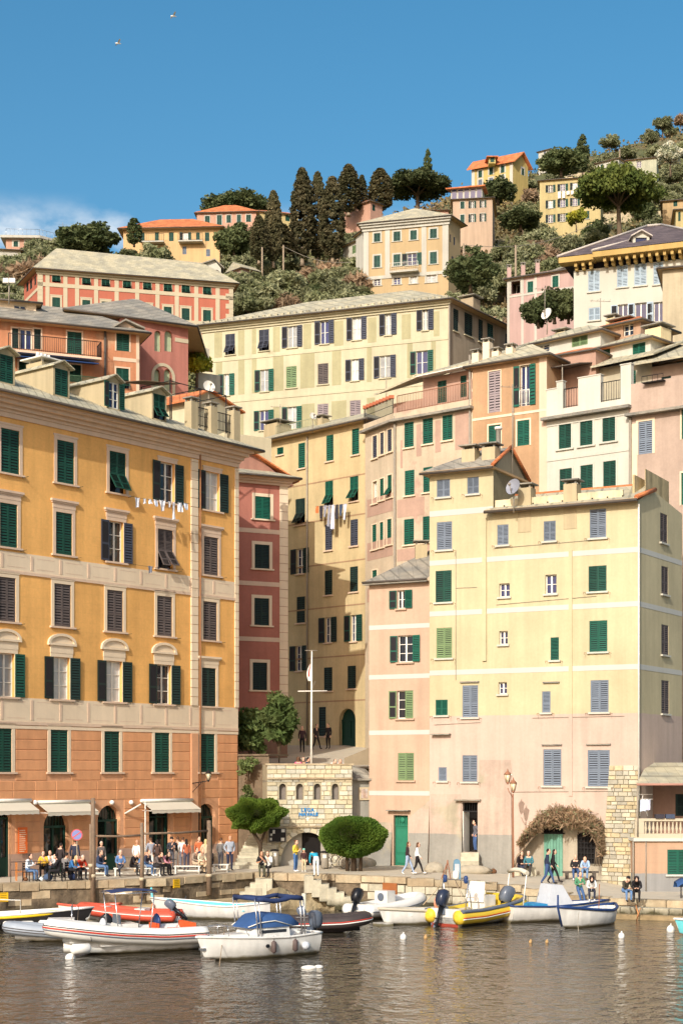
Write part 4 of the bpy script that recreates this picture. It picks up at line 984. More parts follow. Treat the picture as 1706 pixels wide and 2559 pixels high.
zq2 = zmb+.05; E0, E1 = fB.p(um-.35, zq2, .5), fB.p(fB.len+.1, zq2, .5)
r0, r1 = fB.p(um+.02, zq2+1.35, -3.2), fB.p(fB.len-.2, zq2+1.35, -3.2)
mb = MB(); mb.add([E0, E1, r1, r0, fB.p(um, zq2, -6.5), fB.p(fB.len, zq2, -6.5)], [(0, 1, 2, 3), (3, 2, 5, 4)]); mb.add([E0, E1, E1-Vector((0, 0, .13)), E0-Vector((0, 0, .13)), fB.p(fB.len, zq2-.13, 0), fB.p(um, zq2-.13, 0)], [(3, 2, 1, 0), (5, 4, 2, 3)], 1)
mb.build('roof', [M_SLATE2, M_SOFF], RB)
mb = MB(); mb.tube([r0, r1], .09, 6); mb.tube([fB.p(fB.len+.05, zq2+.05, .5), fS.p(fS.u(1632), fS.z(1632, 1226)+.05, .1)], .13, 6); mb.build('ridge_tiles', M_TILE, RB)
mb = MB(); mb.tube([E0-Vector((0, 0, .1)), E1-Vector((0, 0, .1))], .09, 6); mb.tube([A_-Vector((0, 0, .1)), B_-Vector((0, 0, .1))], .08, 6); mb.build('gutter', M_GUT, RB)
mb = MB()                                            # low pierced wall behind the gutter
q0, q1 = um+.05, fB.len-.9; mb.box(q0, q1, .15, .35, zq2+.05, zq2+.62)
mb.build('roof_kerb', mat('weathered_render', (214, 200, 164), .95, var=.2, streak=.3, bump=.02), RB, fB.M)
mb = MB(); k = 0; u = q0+.5
while u < q1: mb.box(u, u+.09, .14, .16, zq2+.2, zq2+.31); u += .85
mb.build('weep_holes', M_VOID, RB, fB.M)
for px in (1310, 1424): p = fB.p(fB.u(px), 0, -.35); chimney(RB, p.x, p.y, zq2+.2, .75, .95, m_dor, rz=fB.rot)
for px, py in ((1160, 1160), (1211, 1158)): p = fB.p(fB.u(px), 0, -.9); chimney(RB, p.x, p.y, zlb+.5, .8, .8, m_dor, rz=fB.rot)
p = fB.p(fB.u(1207), 0, -2.2); mb = MB(); mb.lathe([(.14, 0), (.14, 1.6), (.22, 1.6), (.22, 1.75)], 10, (p.x, p.y, zlb+1)); mb.build('flue_pipe', M_WHITE, RB)
mb = MB(); mb.box(fB.u(1572), fB.len-.6, .9, 3.4, zq2, zq2+1.5); mb.box(fB.u(1588), fB.len-.1, 1.6, 6.0, zq2+.3, zq2+1.9); mb.build('terrace_parapet', mat('weathered_render2', (206, 184, 138), .95, var=.2, streak=.4, bump=.02), RB, fB.M)
# door hoods, battered base
for x0, x1, y in ((1140, 1204, 1999), (1354, 1404, 1861), (1465, 1526, 1860), (1080, 1127, 1835), (1150, 1197, 1704), (1357, 1398, 1705)):
    z_ = fB.z((x0+x1)/2, y); mb = MB(); mb.box(fB.u(x0), fB.u(x1), -.32 if y in (1999, 1835) else -.12, .01, z_-.05, z_+.02); mb.build('drip_ledge', M_SLATE, RB, fB.M)
m_base = plaster('stained_base', [(zgr, (196, 188, 170)), (99, (246, 208, 176))], streak=.2, var=.1, patch=(222, 204, 160), patch_amt=.9)
for xa, xb, zt in ((1076, 1152, fB.z(1110, 1985)), (1197, 1276, fB.z(1230, 1900))):
    mb = MB(); a, c = fB.u(xa), fB.u(xb); mb.add([(a, -.38, .5), (c+.2, -.38, .5), (c, 0, zt), (a, 0, zt), (c+.2, .05, .5), (a, .05, .5)], [(0, 1, 2, 3), (1, 4, 2), (0, 3, 5)]); mb.build('battered_base', m_base, RB, fB.M)
# rubble corner: stones laid one by one
m_rubst = [mat('corner_stone_%d' % i, c, .95, var=.2, scale=4, rnd=.18, bump=.02) for i, c in enumerate(((190, 182, 158), (186, 170, 136), (172, 166, 148)))]
zt, zbm = fB.z(1550, 1918), .75
core = MB(); ua, ub = fB.u(1522), fB.len+.02; uc = fB.u(1509)
core.add([(uc-.1, -.30, zbm), (ub, -.30, zbm), (ub, .01, zt), (ua, .01, zt), (ub, .3, zbm), (ub, .3, zt), (uc-.1, .02, zbm)], [(0, 1, 2, 3), (1, 4, 5, 2), (0, 3, 6)])
corner = core.build('stone_corner', mat('lime_mortar', (150, 140, 116), .95, var=.2, bump=.02), RB, fB.M)
z_ = zbm; rr_ = random.Random(5)
while z_ < zt-.1:
    h = rr_.uniform(.17, .3); t_ = (z_-zbm)/(zt-zbm); a = (uc-.1)*(1-t_)+ua*t_; v = .30*(1-t_)
    while a < ub-.08:
        w = min(rr_.uniform(.25, .6), ub-a)
        block(corner, fB.M @ Matrix.Translation((a+w/2, -v-.0, z_+h/2)) @ Matrix.Diagonal((w-.035, .10+rr_.uniform(0, .05), h-.03, 1)), rr_.choice(m_rubst)); a += w
    z_ += h
mb = MB(); mb.tube([fB.p(fB.len+.05, z, .06) for z in (fB.z(1594, 2000), zmb-.2)], .05, 6); mb.build('drain_pipe', M_WHITE, RB)
# clothes-line brackets under the windows
for w in BW:
    if w[4] in 'CS':
        for xx in (w[0]-8, w[2]+9):
            mb = MB(); u, z_ = fB.uz(xx, w[3]+3); mb.tube([(u, 0, z_), (u, -.3, z_), (u, -.3, z_-.12)], .012, 4); mb.build('line_bracket', M_RUST, RB, fB.M)
mb = MB()
for x0, y0, x1, y1 in ((1140,1470,1192,1468),(1139,1375,1139,1700),(1240,1512,1490,1490),(1235,1371,1480,1350),(1085,1812,1200,1806),(1330,1795,1560,1790),(1280,1980,1530,1978)):
    p, q = fB.uz(x0, y0), fB.uz(x1, y1); mb.tube([(p[0], -.03, p[1]), (q[0], -.03, q[1])], .012, 4)
mb.build('wall_cables', M_PIPE, RB, fB.M)

# ---------------------------------------------------------------- peach building with the slate lean-to roof
PB = thing('apartment_building', 'narrow peach building with slate roof and green shutters beside the stone clubhouse', 'building', GD(1000, 92))
fQ = Fac.ang(1073, fB.A.y+.25, -28, 922); zQ = fQ.z(1000, 1455)
m_pe = plaster('peach_plaster', [(99, (246, 198, 154))], streak=.12, var=.06, k=.64)
window(PB, fQ, 992, 1475, 1012, 1521, 'O', 'e', 'hi', sill=m_pe, muntin=1, lw=.45); window(PB, fQ, 994, 1588, 1031, 1655, 'O', 'e', 'hi', sill=m_pe, lw=.45, glass=M_GLASS)
window(PB, fQ, 992, 1726, 1032, 1796, 'L', 'l', 'hi', sill=m_pe, lw=.47, glass=M_GLASS); window(PB, fQ, 994, 1882, 1034, 1951, 'C', 'l', 'hi', sill=m_pe)
dw, (u0, u1, z0, z1) = rect_door(PB, fQ, 983, 2038, 1019, 2165, .25, mat('green_plank_door', (34, 112, 84), .6), zb=1.72)
mb = MB(); mb.box(u0, u1, .2, .24, z1-.62, z1-.55)
for i in range(7): uu = u0+(u1-u0)*i/6; mb.box(uu-.012, uu+.012, .18, .22, z1-.55, z1)
mb.ball(((u0+u1)/2, .2, z1-.28), .16, 8, 5, sq=(1, .2, 1)); mb.box(u0+.1, u1-.1, .22, .245, z0+.15, z0+.6); mb.box(u0+.1, u1-.1, .22, .245, z0+.75, z1-.8)
mb.build('door_frame', mat('green_door_trim', (40, 120, 92), .6), dw, fQ.M)
for y in (1566, 1691, 1831, 1983): z_ = fQ.z(1000, y); strip(PB, fQ, z_-.13, z_+.13, m_bnd, v=.012)
mb = MB(); z_ = fQ.z(1000, 2027); mb.box(fQ.u(970), fQ.u(1026), -.35, .01, z_, z_+.05); mb.build('drip_ledge', M_SLATE, PB, fQ.M)
mb = MB(); mb.add([(0, -.35, .9), (fQ.u(980), -.35, .9), (fQ.u(980), 0, 4.2), (0, 0, 4.2)], [(0, 1, 2, 3)]); mb.add([(fQ.u(1022), -.35, .9), (fQ.len, -.35, .9), (fQ.len, 0, 5.5), (fQ.u(1022), 0, 4.5)], [(0, 1, 2, 3)]); mb.build('battered_base', m_base, PB, fQ.M)
cs = body(PB, fQ, .5, zQ, m_pe, 6)
mb = MB(); a, c, e = fQ.p(-.25, zQ+.05, .4), fQ.p(fQ.len, zQ+.05, .4), fQ.p(fQ.len, zQ+2.6, -5); g = fQ.p(1.9, zQ+2.6, -5); h = fQ.p(-.25, zQ+.05, -5)
mb.add([a, c, e, g, h], [(0, 1, 2, 3), (0, 3, 4)]); lo = [p-Vector((0, 0, .14)) for p in (a, c)]; mb.add([a, c]+lo+[fQ.p(0, zQ-.09, 0), fQ.p(fQ.len, zQ-.09, 0)], [(0, 2, 3, 1), (2, 4, 5, 3)]); mb.build('roof', M_SLATE, PB)
mb = MB(); mb.tube([a, c], .07, 6); mb.build('gutter', M_GUT, PB); p = fQ.p(fQ.u(985), 0, -3.6); chimney(PB, p.x, p.y, zQ+1.9, .7, .7, m_dor)

# ---------------------------------------------------------------- stone clubhouse
LN = thing('clubhouse', 'rough stone clubhouse with four arched slits and blue lettering', 'building', GD(770, 91))
fN = Fac(667, 91.0, 880, 91.6); zN = fN.z(770, 1912); M_MORT = mat('clubhouse_mortar', (170, 160, 134), .95, var=.2, bump=.02)
M_PALE = plaster('arch_whitewash', [(99, (226, 214, 190))])
for x in (697.5, 740, 784, 829):
    arch(LN, fN, x, 1959, x+17, 1999, M_MORT, depth=.3, door=mat('grey_blind', (128, 120, 112), .9), name='slit_window', K=8)
uA0, uA1 = fN.u(701), fN.u(832); zA = fN.z(766, 2081)
oN = arch(LN, fN, 0, 0, 0, 0, M_MORT, rise=1.75, depth=.45, door=M_PALE, uz=(uA0, uA1, 1.7, zA), name='arch_recess', K=18)
mb = MB(); mb.box(fN.u(756), fN.u(802), .40, .46, 1.75, fN.z(780, 2083)); mb.build('dark_doorway', M_VOID, oN, fN.M)
cs = body(LN, fN, 1, zN, M_MORT, 7)
mb = MB(); mb.slab([fN.p(-.08, zN+.08, .1), fN.p(fN.len+.08, zN+.08, .1), fN.p(fN.len+.08, zN+.08, -.6), fN.p(-.08, zN+.08, -.6)], .1); mb.build('parapet_coping', M_STONE, LN)
mb = MB(); mb.slab([fN.p(0, zN-.9, -.4), fN.p(fN.len, zN-.9, -.4), fN.p(fN.len, zN-.9, -7), fN.p(0, zN-.9, -7)], .1); mb.build('terrace_floor', M_PAVE, LN)
for y in (1946, 2066): strip(LN, fN, fN.z(770, y)-.05, fN.z(770, y)+.05, M_STONE, v=.16, name='ledge')
st_m = [mat('club_stone_%d' % i, c, .95, var=.16, scale=4, rnd=.14, bump=.02) for i, c in enumerate(((200, 194, 172), (196, 184, 152), (184, 180, 162), (204, 190, 158)))]
z_ = 1.75; rr_ = random.Random(11); cnt = 0
blk = list(fN.holes)
while z_ < zN-.08:
    h = rr_.uniform(.22, .30); h = min(h, zN-z_); a = .0
    while a < fN.len-.05:
        w = min(rr_.uniform(.28, .66), fN.len-a)
        segs = [(a, a+w)]
        for (x0, x1, y0, y1) in blk:
            if y0 < z_+h-.03 and y1 > z_+.03:
                if (x0, x1) == (uA0, uA1):
                    cz_ = zA-1.75; zt_ = max(0, z_-cz_)/1.75; hw = (x1-x0)/2*math.sqrt(max(0, 1-min(1, zt_)**2)); m_ = (x0+x1)/2; x0, x1 = m_-hw-.25, m_+hw+.25
                segs = [q for (p0, p1) in segs for q in ((p0, min(p1, x0-.04)), (max(p0, x1+.04), p1)) if q[1]-q[0] > .12]
        for p0, p1 in segs:
            block(LN, fN.M @ Matrix.Translation(((p0+p1)/2, -.0, z_+h/2)) @ Matrix.Diagonal((p1-p0-.035, .09+rr_.uniform(0, .05), h-.035, 1)), rr_.choice(st_m), 'stone'); cnt += 1
        a += w
    z_ += h
K = 13
for i in range(K):                                   # arch voussoirs
    t0 = math.pi*(i+.5)/K; c = (uA0+uA1)/2; p = (c-(uA1-uA0+.25)/2*math.cos(t0), zA-1.75+1.88*math.sin(t0))
    block(LN, fN.M @ Matrix.Translation((p[0], 0, p[1])) @ Matrix.Rotation(math.pi/2-t0, 4, 'Y').inverted() @ Matrix.Diagonal((.36, .12, .26, 1)), st_m[i % 4], 'voussoir')
def lettering(b, f, text, px, py, hpx, m, name='lettering', v=.09, track=1.0):
    cu = bpy.data.curves.new(name, 'FONT'); cu.body = text; cu.align_x = 'CENTER'; cu.align_y = 'CENTER'; cu.extrude = .015; cu.offset = .012
    u, z = f.uz(px, py); d = f.A.y+f.t.y*u; cu.size = hpx*d/FPX*1.38; cu.space_character = track
    tmp = bpy.data.objects.new('tmp', cu); COL.objects.link(tmp); dg = bpy.context.evaluated_depsgraph_get(); me = bpy.data.meshes.new_from_object(tmp.evaluated_get(dg)); bpy.data.objects.remove(tmp)
    me.materials.clear(); me.materials.append(m)
    return place(bpy.data.objects.new(name, me), b, f.M @ Matrix.Translation((u, -v, z)) @ Matrix.Rotation(R(90), 4, 'X'))
M_BLT = mat('blue_letter', (40, 128, 190), .5)
lettering(LN, fN, 'LEGA', 768, 2025, 8.5, M_BLT, track=1.25); lettering(LN, fN, 'NAVALE', 770, 2036, 8.5, M_BLT, track=1.15)
mb = MB(); u, z_ = fN.uz(768, 2047); mb.box(u-.03, u+.03, -.09, -.06, z_-.13, z_+.1); mb.box(u-.1, u+.1, -.088, -.06, z_-.02, z_+.03); mb.build('white_anchor_mark', M_WHITE, LN, fN.M)
# link wall with the framed picture, between clubhouse and peach building
lk = thing('link_wall', 'rendered wall with a framed shrine picture between clubhouse and peach building', 'wall', GD(905, 92.5)); fl_ = Fac(880, 92.6, 927, 93.0)
wall(lk, fl_, 1, fl_.z(905, 1950), plaster('grey_render', [(99, (206, 198, 176))], streak=.25))
mb = MB(); mb.box(fl_.u(896), fl_.u(922), -.08, .01, fl_.z(909, 2000), fl_.z(909, 1968)); mb.build('picture_frame', mat('stone_frame', (196, 178, 146), .9), lk, fl_.M)
mb = MB(); mb.box(fl_.u(901), fl_.u(917), -.1, -.081, fl_.z(909, 1995), fl_.z(909, 1972)); mb.build('picture', mat('old_picture', (150, 110, 80), .6, var=.5, scale=2.5, col2=(200, 190, 180)), lk, fl_.M)
mb = MB(); mb.slab([fl_.p(-.1, fl_.z(905, 1950)+.1, .3), fl_.p(fl_.len+.1, fl_.z(905, 1950)+.1, .3), fl_.p(fl_.len+.1, fl_.z(905, 1922), -1.2), fl_.p(fl_.len*.5, fl_.z(905, 1915), -1.4), fl_.p(-.1, fl_.z(905, 1946), -.8)], .12); mb.build('wall_cap', M_SLATE, lk)

# ---------------------------------------------------------------- balcony building at the right edge
BB = thing('boathouse', 'peach boathouse with white balustrade and slate canopy at the right edge', 'building', GD(1650, 84))
fE = Fac(1586, 83.6, 1790, 83.6); zf = fE.z(1650, 2101); zbt = fE.z(1650, 2046)
m_bb = plaster('boathouse_peach', [(fE.z(1650, 2184), (186, 182, 176)), (99, (240, 184, 132))], var=.04, lines=.47)
window(BB, fE, 1667, 2124, 1720, 2186, 'C', 'e', 'hi', sill=m_bnd)
wall(BB, fE, .4, zf, m_bb); plain_wall(BB, fE.A+Vector((0, 4)), fE.A, .4, zf, m_bb)
mb = MB(); mb.slab([fE.p(-.1, zf+.12, .15), fE.p(fE.len, zf+.12, .15), fE.p(fE.len, zf+.12, -4), fE.p(-.1, zf+.12, -4)], .16); mb.build('balcony_floor', m_bnd, BB)
m_bal = plaster('balustrade_cream', [(99, (242, 220, 176))], var=.03, streak=.05)
mb = MB(); mb.box(0, fE.len, -.1, .16, zbt-.14, zbt); mb.box(0, fE.len, -.08, .14, zf+.12, zf+.36); mb.box(0, fE.u(1608), -.09, .15, zf+.36, zbt-.14); mb.build('balustrade_rail', m_bal, BB, fE.M)
bal = MB().lathe([(.05, 0), (.05, .05), (.035, .08), (.085, .25), (.04, .48), (.055, .56), (.055, .6)], 8).mesh('baluster', [m_bal])
x = 1613
while x < 1760:
    o = bpy.data.objects.new('baluster', bal); place(o, BB, fE.M @ Matrix.Translation((fE.u(x), .03, zf+.36)) @ Matrix.Diagonal((1, 1, (zbt-.14-zf-.36)/.6, 1))); x += 9.7
fE2 = Fac.pts(fE.A+Vector((0, 3.2)), fE.B+Vector((0, 3.2))); zce = fE.z(1650, 1958)
window(BB, fE2, 1687, 1985, 1740, 2040, 'S', 'd', 'mid'); wall(BB, fE2, zf, zce+.5, plaster('loggia_shade_pink', [(99, (206, 150, 116))]))  # back wall colour darkened to carry the loggia's shade
mb = MB(); mb.slab([fE.p(-.0, zce, .5), fE.p(fE.len, zce, .5), fE.p(fE.len, zce+1.1, -3.4), fE.p(1.3, zce+1.1, -3.4)], .1); mb.build('canopy_roof', M_SLATE2, BB)
mb = MB(); mb.tube([fE.p(0, zce-.06, .5), fE.p(fE.len, zce-.06, .5)], .07, 6); mb.build('gutter', mat('pink_gutter', (168, 124, 108), .6), BB)
mb = MB(); mb.tube([fE.p(.12, zf+.2, .1), fE.p(.12, zce, .1)], .05, 6); mb.tube([fE.p(-.1, .9, .05), fE.p(-.1, zf, .05)], .045, 6); mb.tube([fE.p(fE.u(1613), .9, .05), fE.p(fE.u(1613), zf, .05)], .03, 6); mb.build('pipes', M_PIPE, BB)

# ---------------------------------------------------------------- alley: retaining wall, garden wall and steps
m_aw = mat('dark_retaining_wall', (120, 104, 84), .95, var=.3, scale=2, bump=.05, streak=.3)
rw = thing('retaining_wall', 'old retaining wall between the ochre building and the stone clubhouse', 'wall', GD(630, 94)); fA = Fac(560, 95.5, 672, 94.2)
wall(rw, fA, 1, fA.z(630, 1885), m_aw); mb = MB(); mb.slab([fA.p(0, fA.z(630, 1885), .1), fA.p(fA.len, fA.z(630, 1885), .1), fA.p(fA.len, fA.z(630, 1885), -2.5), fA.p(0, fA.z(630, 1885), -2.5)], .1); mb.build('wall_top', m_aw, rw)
gs = [Vector((W(626+3.5*i, 0, 90).x, 88.6+.36*i, 1.75+.17*(i+1))) for i in range(15)]
par = kind(bpy.data.objects.new('stone_stairs', None)); place(par, None, Matrix.Translation(gs[0]))
for i, p in enumerate(gs): block(par, Matrix.Translation((p.x, p.y+.3, p.z-.5)) @ Matrix.Diagonal((1.9, .9, 1.0, 1)), M_STONE2, 'step')
al = Fac(600, 96.4, 925, 96.6)
mb = MB(); mb.add([al.p(0, 7.3), al.p(al.len, 7.3), Vector((2.5, 114, 9.0)), Vector((-9, 114, 9.0))], [(0, 1, 2, 3)]); kind(mb.build('alley_paving', M_PAVE))
rp = thing('stair_parapet', 'sloping pale stone parapet of the ramp above the clubhouse side', 'wall', W(905, 1900, 96)); mb = MB()
mb.hexa([W(860, 1912, 96.2), W(925, 1912, 96.2), W(925, 1912, 97), W(860, 1912, 97)], [W(860, 1895, 96.2), W(925, 1868, 96.2), W(925, 1868, 97), W(860, 1895, 97)]); mb.build('parapet', mat('ramp_wall', (150, 136, 112), .95), rp)
# ================================================================== BUILDINGS ON THE SLOPE
# ---- long cream and green block
GC = thing('apartment_building', 'long cream block with painted green panels and grey slate roof in mid picture', 'building', W(800, 1100, 145))
fG = Fac.ang(1120, 140, -20.5, 505); fGs = Fac.ang(1120, 140, 56, 1314); zG = fG.z(1120, 752)
m_gc = plaster('cream_block_plaster', [(99, (248, 230, 174))], streak=.12, var=.06, k=.64); m_gp = plaster('lime_panel', [(99, (222, 208, 138))], streak=.1)
Z5 = lambda x: 450+x/2.24
GW = [(563,834,587,886,'H','n'),(647,823,672,876,'H','n'),(718,814,742,868,'O','n'),(800,801,821,859,'O','n'),(880,791,902,849,'O','n'),(962,783,977,837,'O','n'),(1055,769,1069,825,'O','n'),
 (559,934,573,988,'O','e'),(650,923,671,978,'O','e'),(715,915,741,969,'C','l'),(794,908,820,960,'C','b'),(877,897,896,951,'O','n'),(948,888,975,944,'O','n'),(1039,876,1068,934,'O','e'),
 (576,1032,588,1075,'R','e'),(648,1025,671,1075,'O','e'),(718,1016,741,1072,'O','e'),(793,1009,820,1062,'C','v'),(874,1000,901,1053,'C','v')]
for w in GW: window(GC, fG, *w, lod='mid', sill=m_gc, lw=.5 if w[4] == 'O' else None, glass=(M_BLUE if w[4] == 'O' and random.random() < .4 else M_CURT if w[4] == 'O' else None), muntin=1)
for w in ((1132,772,1145,828,'C','d'),(1160,783,1180,839,'C','d'),(1195,798,1206,854,'C','d'),(1217,809,1232,865,'C','g'),(1262,835,1275,885,'C','d')): window(GC, fGs, *w, lod='mid', sill=m_gc)
cornice(GC, fG, zG, m_gc, ((.12, .2), (.28, .18), (.45, .16)))
def panel(b, f, x0, x1, y0, y1, m):
    strip(b, f, f.z((x0+x1)/2, y1), f.z((x0+x1)/2, y0), m, f.u(x0), f.u(x1), .014, 'painted_panel')
sl = lambda x, y: y-(x-800)*.098                      # rows follow the facade
for a, c in ((192,235),(325,360),(402,425),(520,558),(690,733),(862,913),(1050,1097),(1240,1290),(1418,1450)): x = Z5((a+c)/2); panel(GC, fG, Z5(a), Z5(c), sl(x, 806), sl(x, 868), m_gp)
for a, c in ((200,235),(325,360),(402,428),(520,578),(672,752),(850,900),(1045,1072),(1270,1300),(1405,1430)): x = Z5((a+c)/2); panel(GC, fG, Z5(a), Z5(c), sl(x, 880 if c-a > 20 else 895), sl(x, 966), m_gp)
for a, c in ((335,355),(520,555),(680,752),(848,930),(1045,1090)): x = Z5((a+c)/2); panel(GC, fG, Z5(a), Z5(c), sl(x, 1006), sl(x, 1068), m_gp)
for y in (876, 983): strip(GC, fG, fG.z(800, y)-.12, fG.z(800, y)+.12, m_gc, v=.05)
cs = body(GC, fG, 20, zG, m_gc, 15, right=fGs, mside=plaster('cream_block_shade', [(99, (214, 190, 150))], streak=.2))  # side walls coloured darker: their brown shade is painted in
roof(GC, [fG.A, fG.B, fGs.B, fG.A-fG.n*15], zG+.12, 3.5, M_SLATE2, .7)
mb = MB(); k = 0; u = 0
while u < fG.len: mb.box(u, u+.28, -.45, -.2, zG+.22, zG+.42); u += .62
mb.build('snow_guards', M_SLATE2, GC, fG.M)
p = fGs.p(5.5, 0, -.9); chimney(GC, p.x, p.y, zG+.6, 1.3, 1.0, plaster('tan_chimney', [(99, (220, 190, 140))]), rz=fGs.rot)
mb = MB(); mb.tube([fG.p(-.1, z, .1) for z in (25, zG-.2)], .08, 6); mb.tube([fG.p(fG.len+.1, z, .1) for z in (30, zG-.2)], .08, 6); mb.build('drain_pipe', M_PIPE, GC)

# ---- red and cream block, upper left
RDH = thing('apartment_building', 'long red block with cream pilasters and grey hipped roof, upper left', 'building', W(330, 860, 194))
fH = Fac.ang(94, 190, 14.4, 582); zH = fH.z(94, 676); m_rh = plaster('brick_red_plaster', [(99, (226, 122, 88))], var=.06, streak=.1, ds=.14, k=.66); m_rc = plaster('block_cream', [(99, (246, 222, 170))], var=.03, streak=.04)
fHs = Fac.ang(94, 190, -64, 60)
zx = lambda x: x/2.529; ye = lambda x, y0: y0+(x-355)*.084      # zoom columns, rows fall to the right
ws = [355, 545, 667, 802, 930, 1060, 1173, 1308]
for c in ws:
    window(RDH, fH, zx(c-26), 580+ye(c, 262)/2.529, zx(c+26), 580+ye(c, 316)/2.529, 'H', 'g', 'lo', m_rc, .05)
    window(RDH, fH, zx(c-25), 580+ye(c, 412)/2.529, zx(c+25), 580+ye(c, 490)/2.529, 'C', 'g', 'lo', m_rc, .22, hood='lintel')
    window(RDH, fH, zx(c-25), 580+ye(c, 580)/2.529, zx(c+25), 580+ye(c, 655)/2.529, 'C', 'g', 'lo', m_rc, .22)
for c in (300, 413, 487, 607, 737, 867, 995, 1117, 1240, 1375): strip(RDH, fH, 45, zH, m_rc, fH.u(zx(c-13)), fH.u(zx(c+13)), .05, 'pilaster')
quoH = MB().box(-.5, .5, -.5, .5, -.5, .5).mesh('quoin', [m_rc])
quoins(RDH, fH, -.02, fH.u(107), 52, zH, .62, .07, quoH, gap=.02); quoins(RDH, fH, fH.u(572), fH.len+.02, 52, zH, .62, .07, quoH, alt=.4, gap=.02)
for y0, y1 in ((322, 346), (498, 522)): strip(RDH, fH, fH.z(zx(355), 580+y1/2.529), fH.z(zx(355), 580+y0/2.529), m_rc, v=.07)
for w in ((66, 705, 71, 728, 'C', 'd'), (75, 698, 80, 722, 'C', 'd'), (86, 690, 90, 712, 'C', 'd')): window(RDH, fHs, *w, lod='lo')
strip(RDH, fHs, fHs.z(80, 740), fHs.z(80, 732), m_rc, v=.05)
cornice(RDH, fH, zH+.05, m_rc, ((.15, .25), (.35, .2)))
cs = body(RDH, fH, 45, zH, m_rh, 9, left=fHs)
roof(RDH, [fH.A, fH.B, fH.B-fH.n*9, fHs.A], zH+.2, 3.7, M_SLATE2, .7)
wg = Fac(482, 199, 552, 199.5)
b, z1, cs = small_house('white gabled house poking over the red block roof', wg, 668, m_wh, 5, [], None, zlow=55); mb = MB(); q = wg
mb.prism([(0, 0, z1), (wg.len, 0, z1), (wg.u(536), 0, wg.z(536, 650))], (0, 5, 0)); mb.build('gable', m_wh, b, wg.M)
mb = MB(); mb.slab([wg.p(-.5, z1-.2, .4), wg.p(wg.u(536), wg.z(536, 650)+.15, .4), wg.p(wg.u(536), wg.z(536, 650)+.15, -5), wg.p(-.5, z1-.2, -5)], .15); mb.slab([wg.p(wg.u(536), wg.z(536, 650)+.15, .4), wg.p(wg.len+.4, z1, .4), wg.p(wg.len+.4, z1, -5), wg.p(wg.u(536), wg.z(536, 650)+.15, -5)], .15); mb.build('roof', M_SLATE, b)

# ---- orange house with long balcony (left) and the pink villa tower
OH = thing('apartment_building', 'orange stucco house with a long balcony and blue awning on the left', 'building', W(150, 990, 112))
fO1 = Fac.ang(348, 116, 21.5, -80); zO1 = fO1.z(140, 815)
m_oh = plaster('faded_orange', [(99, (234, 156, 106))], streak=.22, patch=(238, 186, 140), patch_amt=.85, ds=.1, k=.7)
for w in ((168,829,204,884,'C','g'),(290.6,821,323,877,'C','g'),(290,920,322,970,'H','g'),(168,911,202,954,'H','g'),(47,902,79,938,'H','g'),(30,820,46,870,'C','d'),(85,822,102,872,'C','d'),(50,822,80,872,'G','g')):
    window(OH, fO1, *w, lod='mid', sur=m_trim2, sw=.1, muntin=0)
cs = body(OH, fO1, 24, zO1, m_oh, 7); roof(OH, cs, zO1+.1, 2.3, M_SLATE, .7)
strip(OH, fO1, 26, zO1, m_trim2, fO1.u(340), fO1.len, .03, 'pilaster'); strip(OH, fO1, fO1.z(300, 902), fO1.z(300, 893), m_trim2, fO1.u(283), fO1.len, .03)
za = fO1.z(14, 879); zb2 = fO1.z(130, 893)
mb = MB(); mb.box(fO1.u(14), fO1.u(243), -1.3, 0, zb2-.16, zb2); mb.build('balcony_slab', m_trim2, OH, fO1.M)
railing(OH, fO1.p(fO1.u(14), zb2, 1.25), fO1.p(fO1.u(243), zb2, 1.25), 1.1, M_IRON, .15); railing(OH, fO1.p(fO1.u(243), zb2, 1.25), fO1.p(fO1.u(243), zb2, 0), 1.1, M_IRON, .15)
mb = MB(); mb.slab([fO1.p(fO1.u(14), zb2-.5, 1.6), fO1.p(fO1.u(235), zb2-.5, 1.6), fO1.p(fO1.u(235), zb2-.2, .05), fO1.p(fO1.u(14), zb2-.2, .05)], .05); mb.build('blue_awning', mat('blue_awning', (40, 72, 128), .8), OH)
mb = MB(); mb.box(fO1.u(165), fO1.u(243), -.9, 0, fO1.z(200, 982)-.14, fO1.z(200, 982)); mb.build('balcony_slab', m_trim2, OH, fO1.M)
railing(OH, fO1.p(fO1.u(165), fO1.z(200, 982), .88), fO1.p(fO1.u(243), fO1.z(200, 982), .88), 1.0, mat('green_rail', (70, 100, 74), .6), .08)
mb = MB(); mb.tube([fO1.p(fO1.u(262), z, .1) for z in (26, zO1)], .1, 6); mb.build('drain_pipe', M_GUT, OH)
g = Fac.pts(fO1.A+fO1.n*.1, fO1.B+fO1.n*.1); mb = MB(); xa, xb, xm = 268, 352, 311
mb.prism([(g.u(xa), 0, g.z(xa, 828)), (g.u(xb), 0, g.z(xb, 826)), (g.u(xm), 0, g.z(xm, 803))], (0, 4, 0)); mb.build('gable', m_trim2, OH, g.M)
mb = MB(); mb.slab([g.p(g.u(xa), g.z(xa, 824), .4), g.p(g.u(xm), g.z(xm, 799), .4), g.p(g.u(xm), g.z(xm, 799), -4), g.p(g.u(xa), g.z(xa, 824), -4)], .12); mb.slab([g.p(g.u(xm), g.z(xm, 799), .4), g.p(g.u(xb)+.2, g.z(xb, 820), .4), g.p(g.u(xb)+.2, g.z(xb, 820), -4), g.p(g.u(xm), g.z(xm, 799), -4)], .12); mb.build('gable_roof', M_SLATE, OH)
cb = Fac(-30, 114, 90, 115); b, z1, cs = small_house('cream rooftop block with floodlights at the left edge', cb, 755, m_trim, 4, [(35,762,65,787,'G','g')], .5, zlow=30)
PV = thing('villa', 'pink villa tower with paired arched windows under a wide grey hipped roof', 'villa', W(420, 1000, 118))
